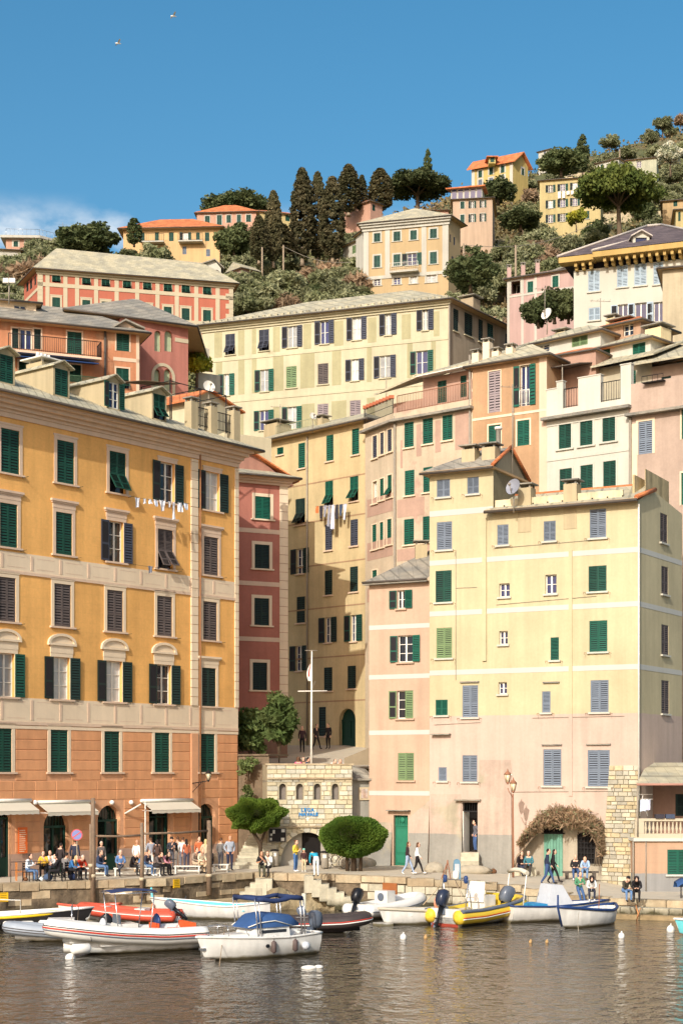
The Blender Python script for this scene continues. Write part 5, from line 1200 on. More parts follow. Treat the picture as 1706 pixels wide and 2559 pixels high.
fV = Fac(300, 118, 470, 121); zV = fV.z(420, 812); m_pv = plaster('rose_plaster', [(99, (210, 134, 114))], var=.06, ds=.1, k=.75)
for x0, yt, x1, yb in ((386, 826, 403, 878), (411, 826, 431, 878), (383, 922, 400, 975), (410, 922, 427, 975)):
    arch(PV, fV, x0, yt, x1, yb, m_pv, depth=.25, door=mat('sage_blind', (168, 182, 146), .8), name='arched_window', K=8)
u, z_ = fV.uz(407.5, 935); mb = MB(); K = 12
for i in range(K):
    t0, t1 = math.pi*i/K, math.pi*(i+1)/K; q = [(u+r_*math.cos(t), z_-.2+r_*math.sin(t)*1.05) for r_, t in ((.98, t0), (.98, t1), (.76, t1), (.76, t0))]
    mb.prism([(a, 0, c) for a, c in q], (0, -.06, 0))
mb.box(u-.98, u-.76, -.06, 0, fV.z(407, 985), z_-.2); mb.box(u+.76, u+.98, -.06, 0, fV.z(407, 985), z_-.2); mb.box(u-1.1, u+1.1, -.1, 0, fV.z(407, 992), fV.z(407, 984)); mb.build('arch_surround', m_rc, PV, fV.M)
strip(PV, fV, fV.z(455, 856), fV.z(455, 846), m_rc, fV.u(437), fV.len, .04); strip(PV, fV, 26, fV.z(455, 992), m_rc, fV.u(363), fV.len, .05)
cs = body(PV, fV, 26, zV, m_pv, 11); roof(PV, [Vector(W(185, 0, 117).xy), fV.B, fV.B+Vector((0, 12)), Vector(W(185, 0, 129).xy)], zV+.1, 3.3, M_SLATE, .75)
# garden walls with a yellow-green shrub right of the villa
gw = thing('garden_wall', 'terraced cement garden walls between the pink villa and the cream block', 'wall', W(490, 1000, 130)); f = Fac(466, 130, 520, 131)
for i, (ya, yb) in enumerate(((868, 900), (948, 990))):
    mb = MB(); mb.box(0, f.len, -.2-i*2, .3-i*2, f.z(490, yb), f.z(490, ya)); mb.build('terrace_wall', mat('cement_wall', (196, 188, 168), .9, streak=.3), gw, f.M)
# small cream house with tiled gable right above the ochre roof
sh = Fac(475, 106, 600, 110); b, z1, cs = small_house('small cream house with tiled gable and dish behind the ochre roof', sh, 1012, m_gc, 5, [(478,1016,486,1026,'G','g')], None, zlow=22); xm = 520
mb = MB(); mb.prism([(0, 0, z1), (sh.len, 0, z1), (sh.u(xm), 0, sh.z(xm, 975))], (0, 5, 0)); mb.build('gable', m_gc, b, sh.M)
mb = MB(); mb.slab([sh.p(-.5, z1-.2, .3), sh.p(sh.u(xm), sh.z(xm, 972), .3), sh.p(sh.u(xm), sh.z(xm, 972), -5), sh.p(-.5, z1-.2, -5)], .12); mb.slab([sh.p(sh.u(xm), sh.z(xm, 972), .3), sh.p(sh.len+.2, z1, .3), sh.p(sh.len+.2, z1, -5), sh.p(sh.u(xm), sh.z(xm, 972), -5)], .12); mb.build('roof', M_TILE, b)
small_house('cream roof terrace block beside the yellow alley building', Fac(560, 106.5, 678, 108.5), 1088, m_gc, 4, [(577,1035,588,1075,'G','g')] and [], None, zlow=20)

# ---- cream villa with pilasters on the hill
VI = thing('villa', 'cream and apricot villa with white pilasters and balconies on the hill', 'villa', W(1015, 725, 222))
fv = Fac.ang(1120, 218, -15, 908); fvs = Fac.ang(1120, 218, 60, 1150); zv = fv.z(1120, 543)
m_vi = plaster('apricot_villa', [(99, (248, 206, 132))], var=.04, streak=.08, ds=.24, k=.54); m_vw = plaster('villa_white', [(99, (246, 236, 210))], var=.04, k=.58)
for w in ((934,582,950,604,'C','g'),(983,578,1000,602,'C','g'),(1025,575,1041,599,'C','g'),(1074,571,1091,595,'C','g'),(934,638,950,668,'C','g'),(983,635,1000,664,'C','g'),(1017,632,1041,662,'O','g'),(1074,629,1091,659,'C','g'),
          (934,696,950,713,'G','g'),(983,692,1000,710,'G','g'),(1025,690,1041,708,'G','g'),(1065,687,1090,705,'G','g')): window(VI, fv, *w, lod='lo', sur=m_vw, sw=.2, sill=m_vw)
for a, c in ((908,921),(962,974),(1053,1065),(1105,1120)): strip(VI, fv, fv.z((a+c)/2, 690), zv, m_vw, fv.u(a), fv.u(c), .06, 'pilaster')
strip(VI, fv, fv.z(1010, 692), fv.z(1010, 684), m_vw, v=.1); cornice(VI, fv, zv, m_vw, ((.2, .4), (.45, .3), (.7, .25)))
mb = MB(); z_ = fv.z(1010, 680); mb.box(fv.u(977), fv.u(1047), -1.0, 0, z_-.2, z_); mb.build('balcony_slab', m_vw, VI, fv.M); railing(VI, fv.p(fv.u(977), z_, .95), fv.p(fv.u(1047), z_, .95), 1.1, M_WHITE, .25)
for w in ((1124,585,1127,605,'C','n'),(1133,592,1137,612,'C','n'),(1128,640,1133,664,'C','n')): window(VI, fvs, *w, lod='lo')
body(VI, fv, 60, zv, m_vi, 12, right=fvs); roof(VI, [fv.A, fv.B, fvs.B, fv.A-fv.n*12], zv+.1, 3.0, M_SLATE2, .8)
small_house('white annex with tiled roof left of the cream villa', Fac(858, 236, 912, 232), 605, m_vw, 6, [(880,612,892,632,'C','l')], .8, zlow=60, roofm=M_TILE)
small_house('narrow cream wing against the left side of the villa', Fac(889, 226, 912, 223), 582, m_vw, 6, [], .6, zlow=60)

# ---- white villa with dark tiled roof
WV = thing('villa', 'white villa with dark tiled hipped roof and yellow bracketed eaves, right', 'villa', W(1570, 800, 126))
fw = Fac(1433, 127, 1800, 123); zw = fw.z(1600, 658); m_wv = plaster('villa_offwhite', [(99, (246, 236, 208))], var=.03, streak=.06)
for w in ((1469,676,1498,728,'C','s'),(1541,662,1568,717,'C','s'),(1584,658,1615,713,'C','s'),(1632,655,1657,710,'C','s'),(1543,760,1568,808,'O','s'),(1586,756,1615,806,'O','s'),(1633,754,1659,803,'O','s'),(1470,768,1499,800,'C','s')):
    window(WV, fw, *w, lod='hi', sill=m_wv, lw=.5 if w[4] == 'O' else None, glass=M_BLUE if w[4] == 'O' else None, muntin=0)
m_eav = plaster('eave_yellow', [(99, (246, 200, 100))], var=.04, ds=.15, k=.58)
cs = body(WV, fw, 22, zw, m_wv, 14)
for (ua, ub, v, zz) in ((fw.u(1402), fw.u(1490), 1.0, fw.z(1440, 662)), (fw.u(1488), fw.len, 1.3, fw.z(1600, 642))):
    mb = MB(); mb.box(ua, ub, -v, .1, zz, zz+.42); mb.build('eave_fascia', m_eav, WV, fw.M)
    u = ua+1.2 if ua < 1 else ua+.8; k = []
    while u < ub-.3:
        mb = MB(); mb.box(u, u+.22, -v+.25, -.01, zz-.35, zz-.003); mb.box(u, u+.22, -v*.5, -.012, zz-.55, zz-.35); mb.build('bracket', m_eav, WV, fw.M); u += .58
zr_ = fw.z(1600, 642)+.45; a, c = fw.p(fw.u(1399), fw.z(1440, 662)+.45, 1.05), fw.p(fw.u(1490), fw.z(1440, 662)+.45, 1.05)
e0, e1 = fw.p(fw.u(1487), zr_, 1.35), fw.p(fw.len, zr_, 1.35); ap0, ap1 = W(1616, 566, 131), W(1652, 563, 131)
mb = MB(); bk = fw.p(fw.u(1399), fw.z(1440, 662)+.45, -14); bk2 = fw.p(fw.len, zr_, -14)
mb.add([a, c, ap0, bk], [(0, 1, 2), (3, 0, 2)]); mb.add([e0, e1, ap1, ap0], [(0, 1, 2, 3)]); mb.add([c, e0, ap0], [(0, 1, 2)]); mb.add([e1, bk2, ap1], [(0, 1, 2)]); mb.add([bk2, bk, ap0, ap1], [(0, 1, 2, 3)])
mb.build('roof', M_DARKTILE, WV)
mb = MB(); M_RID = mat('ridge_grey', (190, 180, 168), .9)
for P_, Q_ in ((a, ap0), (e0, W(1600, 596, 128)), (ap0, ap1), (ap1, e1), (W(1625, 596, 128), W(1704, 613, 124))): mb.tube([P_+Vector((0, 0, .08)), Q_+Vector((0, 0, .08))], .1, 6)
mb.build('hip_ridge', M_RID, WV)
dm = Fac(1581, 125.6, 1622, 125.6); mb = MB(); u1 = dm.len
for x0, x1 in ((0, .2), (u1-.2, u1)): mb.box(x0, x1, 0, .2, dm.z(1600, 614), dm.z(1600, 590))
mb.box(.2, u1-.2, .0, .2, dm.z(1600, 593), dm.z(1600, 588)); mb.box(-.1, u1+.1, -.1, .3, dm.z(1600, 614)-.15, dm.z(1600, 612)); mb.prism([(0, 0, dm.z(1600, 588)), (u1, 0, dm.z(1600, 588)), (u1/2, 0, dm.z(1600, 577))], (0, 3, 0)); mb.box(0, u1, .3, 3, dm.z(1600, 614), dm.z(1600, 588)); do = mb.build('dormer', m_wv, WV, dm.M)
mb = MB(); mb.box(.2, u1-.2, .12, .18, dm.z(1600, 612), dm.z(1600, 593)); mb.build('pane', M_BLUE, do, dm.M)
mb = MB(); zz = dm.z(1600, 588); mb.slab([(-.2, -.3, zz-.05), (u1/2, -.3, zz+.42), (u1/2, 3, zz+.42), (-.2, 3, zz-.05)], .1); mb.slab([(u1/2, -.3, zz+.42), (u1+.2, -.3, zz-.05), (u1+.2, 3, zz-.05), (u1/2, 3, zz+.42)], .1); mb.build('dormer_roof', M_RID, do, dm.M)
# ---- small pink houses left of it
f = Fac(1268, 142, 1436, 139); PKH = thing('house', 'small pink house with loggia and green shutters left of the white villa', 'house', W(1350, 780, 141)); m_pkh = plaster('candy_pink', [(99, (238, 186, 168))], var=.04)
zt_ = f.z(1310, 692)
for w in ((1318,703,1332,730,'C','e'),(1380,689,1395,717,'C','e'),(1318,760,1330,785,'C','y')): window(PKH, f, *w, lod='lo', sur=m_vw, sw=.12)
window(PKH, f, 1277, 702, 1300, 733, 'G', 'g', sur=m_vw, glass=M_VOID, muntin=0, depth=1.2)
strip(PKH, f, f.z(1300, 740), f.z(1300, 735), m_vw, v=.04)
for c in (1270, 1305, 1338): strip(PKH, f, 30, zt_, m_vw, f.u(c-3), f.u(c+3), .03, 'pilaster')
cs = body(PKH, f, 22, zt_, m_pkh, 6); roof(PKH, cs, zt_+.1, .5, M_SLATE, .3)
f3 = Fac.pts(f.A-f.n*2, f.B-f.n*2); wall(PKH, f3, zt_-1, f3.z(1390, 673), m_pkh, f3.u(1345), f3.len); mb = MB(); mb.slab([f3.p(f3.u(1343), f3.z(1390, 676)-.3, .4), f3.p(f3.len, f3.z(1390, 662), .4), f3.p(f3.len, f3.z(1390, 662)+.8, -4), f3.p(f3.u(1343), f3.z(1390, 676), -4)], .12); mb.build('upper_roof', M_SLATE, PKH)
for px in (1266, 1301, 1337): p = f.p(f.u(px), 0, -.5); chimney(PKH, p.x, p.y, zt_+.2, .35, 1.0, m_pkh)

# ---- houses higher up
m_ps = plaster('dusty_pink', [(99, (240, 196, 150))], var=.04); m_yl = plaster('lemon_plaster', [(99, (250, 218, 118))], var=.05, ds=.14, k=.58); m_ye = plaster('butter_plaster', [(99, (248, 220, 136))], var=.05, ds=.2, k=.56); m_sa = plaster('salmon_house', [(99, (242, 172, 130))], var=.05, k=.68); m_pch = plaster('peach_house', [(99, (248, 200, 130))], var=.05, k=.72, ds=.15)
f = Fac.ang(1230, 268, -8, 1131); b, z1, cs = small_house('pink house with glazed sunroom on top, below the yellow gabled house', f, 497, m_ps, 9,
   [(x0, y-(x0-1150)*.06, x1, y+h-(x0-1150)*.06, k, 'g') for y, h in ((503, 18), (536, 20)) for x0, x1, k in ((1150, 1160, 'C'), (1175, 1184, 'O'), (1202, 1210, 'O'))], .3, zlow=70, sur=m_vw)
sr = Fac(1126, 271, 1204, 270); mb = MB(); mb.box(0, sr.len, 0, 4, z1, sr.z(1160, 470)); so = mb.build('sunroom', m_vw, b, sr.M)
mb = MB(); k = 5
for i in range(k): mb.box(sr.len*i/k+.2, sr.len*(i+1)/k-.1, -.03, .05, z1+.5, sr.z(1160, 473))
mb.build('sunroom_pane', M_BLUE, so, sr.M); mb = MB(); mb.slab([sr.p(-.8, sr.z(1160, 470), .8), sr.p(sr.len+.6, sr.z(1160, 468), .8), sr.p(sr.len+.6, sr.z(1160, 462), -4.5), sr.p(0, sr.z(1160, 460), -4.5)], .2); mb.build('sunroom_roof', M_TILE, so)
# yellow gabled house on the crest
YG = thing('house', 'lemon yellow gabled house with orange tiled roof on the crest', 'house', W(1230, 470, 330)); f = Fac.ang(1281, 326, -28, 1178); fs_ = Fac.ang(1281, 326, 45, 1319); zt_ = f.z(1230, 411)
for w in ((1195,426,1204,443,'C','g'),(1222,418,1231,436,'C','g'),(1251,413,1260,431,'C','g'),(1195,448,1204,462,'C','y'),(1222,444,1231,458,'C','y'),(1251,438,1260,452,'C','y')): window(YG, f, *w, lod='lo', sur=m_vw, sw=.3)
for w in ((1303,420,1309,437,'C','g'),(1294,395,1301,407,'C','g')): window(YG, fs_, *w, lod='lo', sur=m_vw, sw=.3) if w[1] > 400 else None
wall(YG, f, 100, zt_, m_yl); zap = fs_.z(1299, 381); wall(YG, fs_, 100, zt_, m_yl, top=[(fs_.len/2, zap)])
plain_wall(YG, fs_.B, f.A-f.n*fs_.len, 100, zt_, m_yl); plain_wall(YG, f.A-f.n*fs_.len, f.A, 100, zt_, m_yl)
strip(YG, f, 115, zt_, m_vw, 0, .7, .05, 'pilaster'); strip(YG, f, 115, zt_, m_vw, f.len-.7, f.len, .05, 'pilaster')
r0 = (f.A+(f.A-f.n*fs_.len))/2; r1 = (fs_.A+fs_.B)/2; ox = (f.t*.8).to_3d(); on = (f.n*.7).to_3d(); mb = MB()
R0, R1 = Vector((r0.x, r0.y, zap+.15))-ox, Vector((r1.x, r1.y, zap+.15))+ox
mb.slab([f.p(-.8, zt_-.2, .7), f.p(f.len+.8, zt_-.2, .7), R1, R0], .25); q0, q1 = f.A-f.n*fs_.len, fs_.B; mb.slab([Vector((q1.x, q1.y, zt_-.2))+ox-on, Vector((q0.x, q0.y, zt_-.2))-ox-on, R0, R1], .25); mb.build('roof', M_TILE, YG)
dq = Fac(1221, 326, 1238, 326); mb = MB(); mb.box(0, dq.len, 0, 4, dq.z(1230, 407), dq.z(1230, 392)); do = mb.build('dormer', m_yl, YG, dq.M); mb = MB(); mb.box(.3, dq.len-.3, -.06, -.01, dq.z(1230, 404), dq.z(1230, 393.5)); mb.build('dormer_window', SHUT['g'], do, dq.M); mb = MB(); mb.slab([dq.p(-.5, dq.z(1230, 391), .6), dq.p(dq.len+.5, dq.z(1230, 391), .6), dq.p(dq.len+.5, dq.z(1230, 386), -4), dq.p(-.5, dq.z(1230, 386), -4)], .2); mb.build('dormer_roof', M_TILE, do)
f = Fac.ang(1348, 284, -12, 1500); wn_ = []
for y, h in ((461, 18), (499, 20), (535, 20)):
    for x0, x1, k in ((1369, 1381, 'O'), (1399, 1412, 'O'), (1430, 1442, 'O'), (1462, 1472, 'C')): wn_.append((x0, y-(x0-1375)*.10, x1, y+h-(x0-1375)*.10, k, 'g'))
b, z1, cs = small_house('butter yellow apartment house with white laundry behind the big umbrella pine', f, 452, m_ye, 10, wn_, 1.2, zlow=80, chim=((1422, 3, .8, 1.0),), px=1352, sill=m_vw)
mb = MB(); rl_ = random.Random(2); f0 = f.u(1394)
for i in range(9): u = f0+i*.75; z_ = f.z(1420, 478); mb.box(u, u+.5, -.35, -.3, z_-rl_.uniform(.6, 1.2), z_)
mb.build('laundry', M_WHITE, b, f.M)
small_house('white cottage with flat tiled roof on the upper right slope', Fac(1490, 336, 1545, 333), 402, m_vw, 6, [(1500,410,1507,428,'C','g'),(1514,408,1530,426,'G','g'),(1533,405,1539,422,'C','g')], .8, zlow=110, roofm=M_TILE)
small_house('pale green cottage with brown roof beside the white cottage', Fac(1550, 340, 1640, 338), 398, plaster('pistachio', [(99, (226, 222, 176))]), 6, [(1590,402,1602,418,'G','g')], 1.2, zlow=110, roofm=M_SLATE)
small_house('tiny white cottage among trees on the crest', Fac(1345, 392, 1375, 390), 376, m_vw, 5, [(1358,378,1363,386,'C','y')], .8, zlow=140, roofm=M_TILE)
small_house('ochre house at the right edge behind the umbrella pine', Fac(1655, 268, 1790, 266), 498, plaster('ochre_house', [(99, (240, 192, 110))]), 8, [(1682,500,1692,515,'C','g')], 1.0, zlow=80, roofm=M_SLATE2)
small_house('cream house cut by the right edge below the ochre house', Fac(1688, 240, 1800, 239), 522, m_ye, 8, [(1694,528,1700,552,'C','g')], .8, zlow=80, roofm=M_SLATE2)
small_house('salmon house with orange wall among pines right of the cypresses', Fac(1045, 300, 1120, 300), 526, m_sa, 8, [(1062,529,1068,540,'C','y')], .8, zlow=80, roofm=M_TILE)
small_house('red brick house half hidden behind a cypress on the hill', Fac(925, 262, 955, 264), 508, m_sa, 7, [(930,511,937,526,'C','g')], 1.0, zlow=80, roofm=M_TILE)
f = Fac.ang(549, 252, -3, 308); wn_ = [(x, 580, x+w, 602, k, 'g') for x, w, k in ((335,11,'C'),(352,9,'C'),(387,10,'C'),(422,12,'C'),(456,14,'O'),(490,9,'C'),(512,11,'C'))]+[(456,615,466,635,'C','y'),(515,622,525,640,'C','y'),(395,618,405,634,'G','y')]
b, z1, cs = small_house('peach house with balconies and orange hipped roof, upper left', f, 572, m_pch, 10, wn_, 3.2, zlow=70, roofm=M_TILE, over=.8)
for xa, xb in ((355, 412), (448, 508)):
    z_ = f.z(430, 606); mb = MB(); mb.box(f.u(xa), f.u(xb), -1.2, 0, z_-.2, z_); mb.build('balcony_slab', m_vw, b, f.M); railing(b, f.p(f.u(xa), z_, 1.15), f.p(f.u(xb), z_, 1.15), 1.1, M_IRON, .3)
f = Fac.ang(640, 268, -4, 492); small_house('salmon house with cream stripes behind the peach house', f, 531, m_sa, 8, [(512,539,524,558,'C','g'),(542,537,554,562,'C','g'),(566,537,577,556,'C','g'),(592,536,602,562,'C','g'),(615,536,627,554,'C','g')], 2.6, zlow=80, sur=m_vw, roofm=M_TILE)
small_house('cream annex between salmon house and cypresses', Fac(641, 270, 745, 272), 533, m_ye, 7, [(713,537,724,552,'C','g')], 1.6, zlow=80, roofm=M_TILE)
SL = thing('house', 'salmon house with flat roof terrace at the left edge', 'house', W(60, 640, 262)); f = Fac.ang(98, 258, 3, 15); f2 = Fac.ang(98, 258, 40, 152); zt_ = f.z(60, 596)
for w in ((34,602,45,616,'C','g'),(64,600,75,613,'C','g')): window(SL, f, *w, lod='lo', sur=m_vw, sw=.25)
for w in ((105,602,108,622,'C','d'),(115,610,119,628,'C','d')): window(SL, f2, *w, lod='lo')
cs = body(SL, f, 70, zt_, m_sa, 10, right=f2); mb = MB(); mb.slab([f.p(-.8, zt_+.35, .7), f.p(f.len+.2, zt_+.35, .8), f2.p(f2.len+.5, zt_+.35, .6), f.p(-.8, zt_+.35, -10)], .4); mb.build('flat_roof', m_vw, SL)
strip(SL, f, 75, zt_, m_vw, f.len-.6, f.len, .05, 'pilaster'); railing(SL, f.p(0, zt_+.35), f.p(f.len, zt_+.35), 1.2, M_STEEL, .6); railing(SL, f2.p(0, zt_+.35), f2.p(f2.len, zt_+.35), 1.2, M_STEEL, .6)
small_house('low white garden building at the far left under bare trees', Fac(-40, 245, 52, 246), 624, m_vw, 5, [], .5, zlow=70)
small_house('tiny pink shed with white gable among the olive trees', Fac(604, 226, 646, 228), 676, m_pkh, 3, [], 1.1, zlow=60, inset=0, roofm=M_SLATE2)

# ================================================================== TREES
def leaf_cloud(name, P, size, m, seed=0, up=.0, stretch=1.6):
    rg = np.random.default_rng(seed); n = len(P)
    a = rg.normal(size=(n, 3)); a[:, 2] += up; a /= np.linalg.norm(a, axis=1)[:, None]
    b = rg.normal(size=(n, 3)); b -= a*(a*b).sum(1)[:, None]; b /= np.linalg.norm(b, axis=1)[:, None]
    s = size*(0.6+0.8*rg.random((n, 1))); a = a*s*stretch*.5; b = b*s*.5
    V = np.empty((n, 4, 3)); V[:, 0] = P-a; V[:, 1] = P+b; V[:, 2] = P+a; V[:, 3] = P-b
    me = bpy.data.meshes.new(name); me.vertices.add(4*n); me.vertices.foreach_set('co', V.reshape(-1))
    me.loops.add(4*n); me.loops.foreach_set('vertex_index', np.arange(4*n)); me.polygons.add(n); me.polygons.foreach_set('loop_start', np.arange(0, 4*n, 4))
    me.materials.append(m); me.update(); me.validate(); return me
def clusters(rg, n, k, shape, spread):
    "n leaf points in k clumps; shape() gives clump centres"
    C = np.array([shape(rg) for _ in range(k)]); idx = rg.integers(0, k, n)
    g = rg.normal(size=(n, 3)); g /= np.linalg.norm(g, axis=1)[:, None]; r = spread*rg.random((n, 1))**.45
    return C[idx]+g*r*np.array([1, 1, .8])
def leafmat(name, c, c2, var=.35):
    c, c2 = (tuple(min(255, x*1.1+3) for x in q) for q in (c, c2))
    m = mat(name, c, .75, var=var, scale=1.3, col2=c2, rnd=.22, spec=.2); N, L = m.node_tree.nodes, m.node_tree.links
    tr = N.new('ShaderNodeBsdfTranslucent'); mx = N.new('ShaderNodeMixShader'); mx.inputs[0].default_value = .28; b = N['Principled BSDF']      # light passes through leaves
    L.new(b.inputs['Base Color'].links[0].from_socket, tr.inputs['Color']); L.new(b.outputs[0], mx.inputs[1]); L.new(tr.outputs[0], mx.inputs[2]); L.new(mx.outputs[0], N['Material Output'].inputs[0])
    return m
LM = {'olive': leafmat('olive_leaves', (138, 138, 104), (108, 112, 76)), 'dark': leafmat('evergreen_leaves', (92, 98, 62), (70, 80, 48)), 'cyp': leafmat('cypress_leaves', (104, 96, 68), (80, 78, 52)),
      'pine': leafmat('pine_needles', (112, 120, 56), (84, 98, 46)), 'bare': leafmat('bare_twigs', (148, 124, 98), (124, 106, 84)), 'box': leafmat('clipped_leaves', (88, 108, 38), (64, 90, 32), .25), 'olean': leafmat('oleander_leaves', (104, 116, 68), (78, 96, 50)),
      'yel': leafmat('yellow_green_leaves', (170, 160, 50), (130, 136, 50)), 'wht': leafmat('blossom', (226, 220, 196), (180, 184, 150))}
M_BARK = mat('bark', (104, 88, 70), .95, var=.3, scale=6, bump=.03); M_BARKP = mat('pale_bark', (150, 132, 110), .95, var=.3, scale=6)
def ell(rx, ry, rz, cz, fill=.55, low=-.5):
    def s(rg):
        while True:
            v = rg.normal(size=3); v /= np.linalg.norm(v); r = fill+(1-fill)*rg.random()
            if v[2] > low: return np.array([v[0]*rx*r, v[1]*ry*r, cz+v[2]*rz*r])
    return s
def trunk_mesh(name, h, r, limbs, spread, m, seed=0, lean=.1, lz=.55):
    rg = random.Random(seed); mb = MB(); top = Vector((rg.uniform(-lean, lean)*h, rg.uniform(-lean, lean)*h, h))
    mb.tube([(0, 0, -.6), Vector((0, 0, 0)), top*.5+Vector((rg.uniform(-.1, .1), 0, 0)), top], [r*1.4, r*1.1, r*.85, r*.6], 7)
    for i in range(limbs):
        a = 2*math.pi*i/limbs+rg.uniform(-.3, .3); st = top*rg.uniform(lz, 1.0); e = st+Vector((math.cos(a)*spread, math.sin(a)*spread, spread*rg.uniform(.5, 1.0)))
        mid = st.lerp(e, .5)+Vector((0, 0, spread*.12)); mb.tube([st, mid, e], [r*.5, r*.33, r*.12], 5)
    return mb.mesh(name, m)
PROTO = {}
def proto(key, leafkey, n, k, shape, spread, size, th, tr, limbs, ls, bark=M_BARK, seed=0, up=0.0, stretch=1.6, lz=.55):
    rg = np.random.default_rng(seed+10); PROTO[key] = (leaf_cloud('crown', clusters(rg, n, k, shape, spread), size, LM[leafkey], seed, up, stretch), trunk_mesh('trunk', th, tr, limbs, ls, bark, seed, lz=lz))
for i in range(4):
    proto('olive%d' % i, 'olive', 4200, 56, ell(2.3, 2.3, 1.5, 2.8, .4), .75, .22, 1.7, .16, 5, 1.3, seed=i, stretch=2.2)
for i in range(2):
    proto('dark%d' % i, 'dark', 6500, 90, ell(2.6, 2.6, 2.3, 2.6, .35, -.9), 1.0, .34, 1.4, .2, 5, 1.5, seed=20+i); proto('bare%d' % i, 'bare', 1500, 50, ell(2.0, 2.0, 1.8, 3.0, .3), .9, .28, 2.0, .13, 8, 1.7, M_BARKP, seed=30+i, stretch=5)
proto('yel0', 'yel', 1400, 30, ell(1.2, 1.2, .9, 1.2, .5), .5, .22, .8, .07, 4, .6, seed=40); proto('wht0', 'wht', 2600, 40, ell(2.2, 2.2, 1.8, 3.0, .4), .7, .26, 1.8, .14, 5, 1.3, seed=41)
def cyp_shape(H, Rr):
    def s(rg):
        h = rg.random()**.85; r = Rr*(min(1, (h/.16))**.6)*(1-max(0, (h-.45)/.55)**2.2*.92); a = rg.random()*2*math.pi; q = r*(.72+.28*rg.random())
        return np.array([q*math.cos(a), q*math.sin(a), .06*H+.94*H*h])
    return s
for i in range(3): proto('cyp%d' % i, 'cyp', 16000, 420, cyp_shape(14, 1.5), .38, .22, 2.4, .26, 0, 0, M_BARKP, seed=50+i, up=1.2, stretch=1.8)
proto('smallcyp', 'dark', 5000, 120, cyp_shape(9, 1.5), .5, .26, 1.2, .2, 0, 0, seed=55, up=1.0)
proto('ump0', 'pine', 16000, 230, ell(6.2, 5.2, 2.9, 6.0, .45, -.3), 1.1, .34, 5.0, .38, 9, 3.2, seed=60, up=.6, lz=.75); proto('ump1', 'dark', 12000, 190, ell(4.6, 4.2, 2.6, 4.8, .45, -.35), 1.0, .34, 3.6, .3, 8, 2.4, seed=61, up=.5, lz=.7)
def plant(key, name, label, cat, p, s=1.0, sz=None, rz=None, group=None):
    cr_, tk = PROTO[key]; rz = random.uniform(0, 6.28) if rz is None else rz
    t = thing(name, label, cat, p, rz, group); M = MW[t.name] @ Matrix.Diagonal((s, s, sz or s, 1))
    place(bpy.data.objects.new('trunk', tk), t, M); place(bpy.data.objects.new('crown', cr_), t, M); return t
# cypresses
for i, (px, yt, yb, w, d, lab) in enumerate(((683,475,662,48,230,'cypress standing alone left of the tall cypress group'),(755,419,655,62,236,'tallest cypress, left of the close group of three'),(793,428,655,50,238,'slim middle cypress of the close group of three'),(830,440,655,62,234,'right cypress of the close group of three'),
    (871,410,535,58,262,'broad cypress on the crest above the cream villa wing'),(904,436,535,30,264,'thin cypress squeezed beside the broad crest cypress'),(950,420,530,62,268,'cypress leaning together right of the thin one on the crest'),(647,538,655,46,228,'short cypress left of the lone cypress'),(707,560,660,60,240,'low dark cypress between the lone one and the tall group'))):
    p = W(px, yb, d); H = (yb-yt)*d/FPX; plant('cyp%d' % (i % 3), 'cypress_tree', lab, 'tree', p, w*d/FPX/3.3, H/14.3, group='cypresses on the hill')
# umbrella pines and other single trees
def at_h(px, d): return hill_px(px, d)
p = W(1548, 590, 262); plant('ump0', 'umbrella_pine', 'big umbrella pine with spreading crown in front of the yellow apartment house', 'tree', p, 1.12, 1.2, .3)
p = W(1043, 520, 285); plant('ump1', 'umbrella_pine', 'dark umbrella pine between the cypresses and the sunroom house', 'tree', p, 1.25, .80, .8)
p = W(590, 530, 300); plant('ump1', 'umbrella_pine', 'flat umbrella pine crown peeping over the salmon house', 'tree', p-Vector((0, 0, 4.0)), 1.45, .95, 2)
p = W(1068, 470, 300); plant('smallcyp', 'cypress_tree', 'pointed conifer rising behind the dark umbrella pine', 'tree', p-Vector((0, 0, 1)), .55, .9)
p = W(1402, 435, 320); plant('dark0', 'evergreen_tree', 'round dark evergreen below the tiny white cottage', 'tree', p, 1.5, 1.0); p = W(1455, 432, 325); plant('smallcyp', 'cypress_tree', 'dark pointed conifer right of the round evergreen', 'tree', p, .8, .85)
p = W(335, 612, 246); plant('smallcyp', 'cypress_tree', 'small dark cypress in front of the peach house', 'tree', p, .75, .45)
for px, yb, d, s, sz, lab in ((215,642,235,1.5,.95,'large dark evergreen left of the peach house'),(1175,722,150,.85,.62,'rounded evergreen at the right corner of the cream villa'),(1385,800,134,.62,.5,'dark evergreen between pink house and white villa'),(1420,800,133,.5,.5,'evergreen hugging the white villa wall'),(1300,572,255,1.1,.62,'orange-tree-like round evergreen below the sunroom house'),(585,640,240,1.0,.92,'round evergreen right of the peach house'),(1243,505,300,1.2,.85,'dark evergreen in front of the lemon yellow house'),(1345,812,131,.5,.45,'low evergreen behind the big satellite dish')):
    plant('dark%d' % (px % 2), 'evergreen_tree', lab, 'tree', W(px, yb, d), s, sz)
plant('wht0', 'blossom_tree', 'white blossoming tree on the upper right slope', 'tree', W(1675, 432, 318), 1.2); plant('yel0', 'mimosa_tree', 'yellow flowering shrub at the foot of the yellow apartment house', 'tree', W(1440, 568, 262), 1.3); plant('yel0', 'garden_shrub', 'yellow-green hedge shrub beside the pink villa', 'shrub', W(490, 948, 128), 1.0)
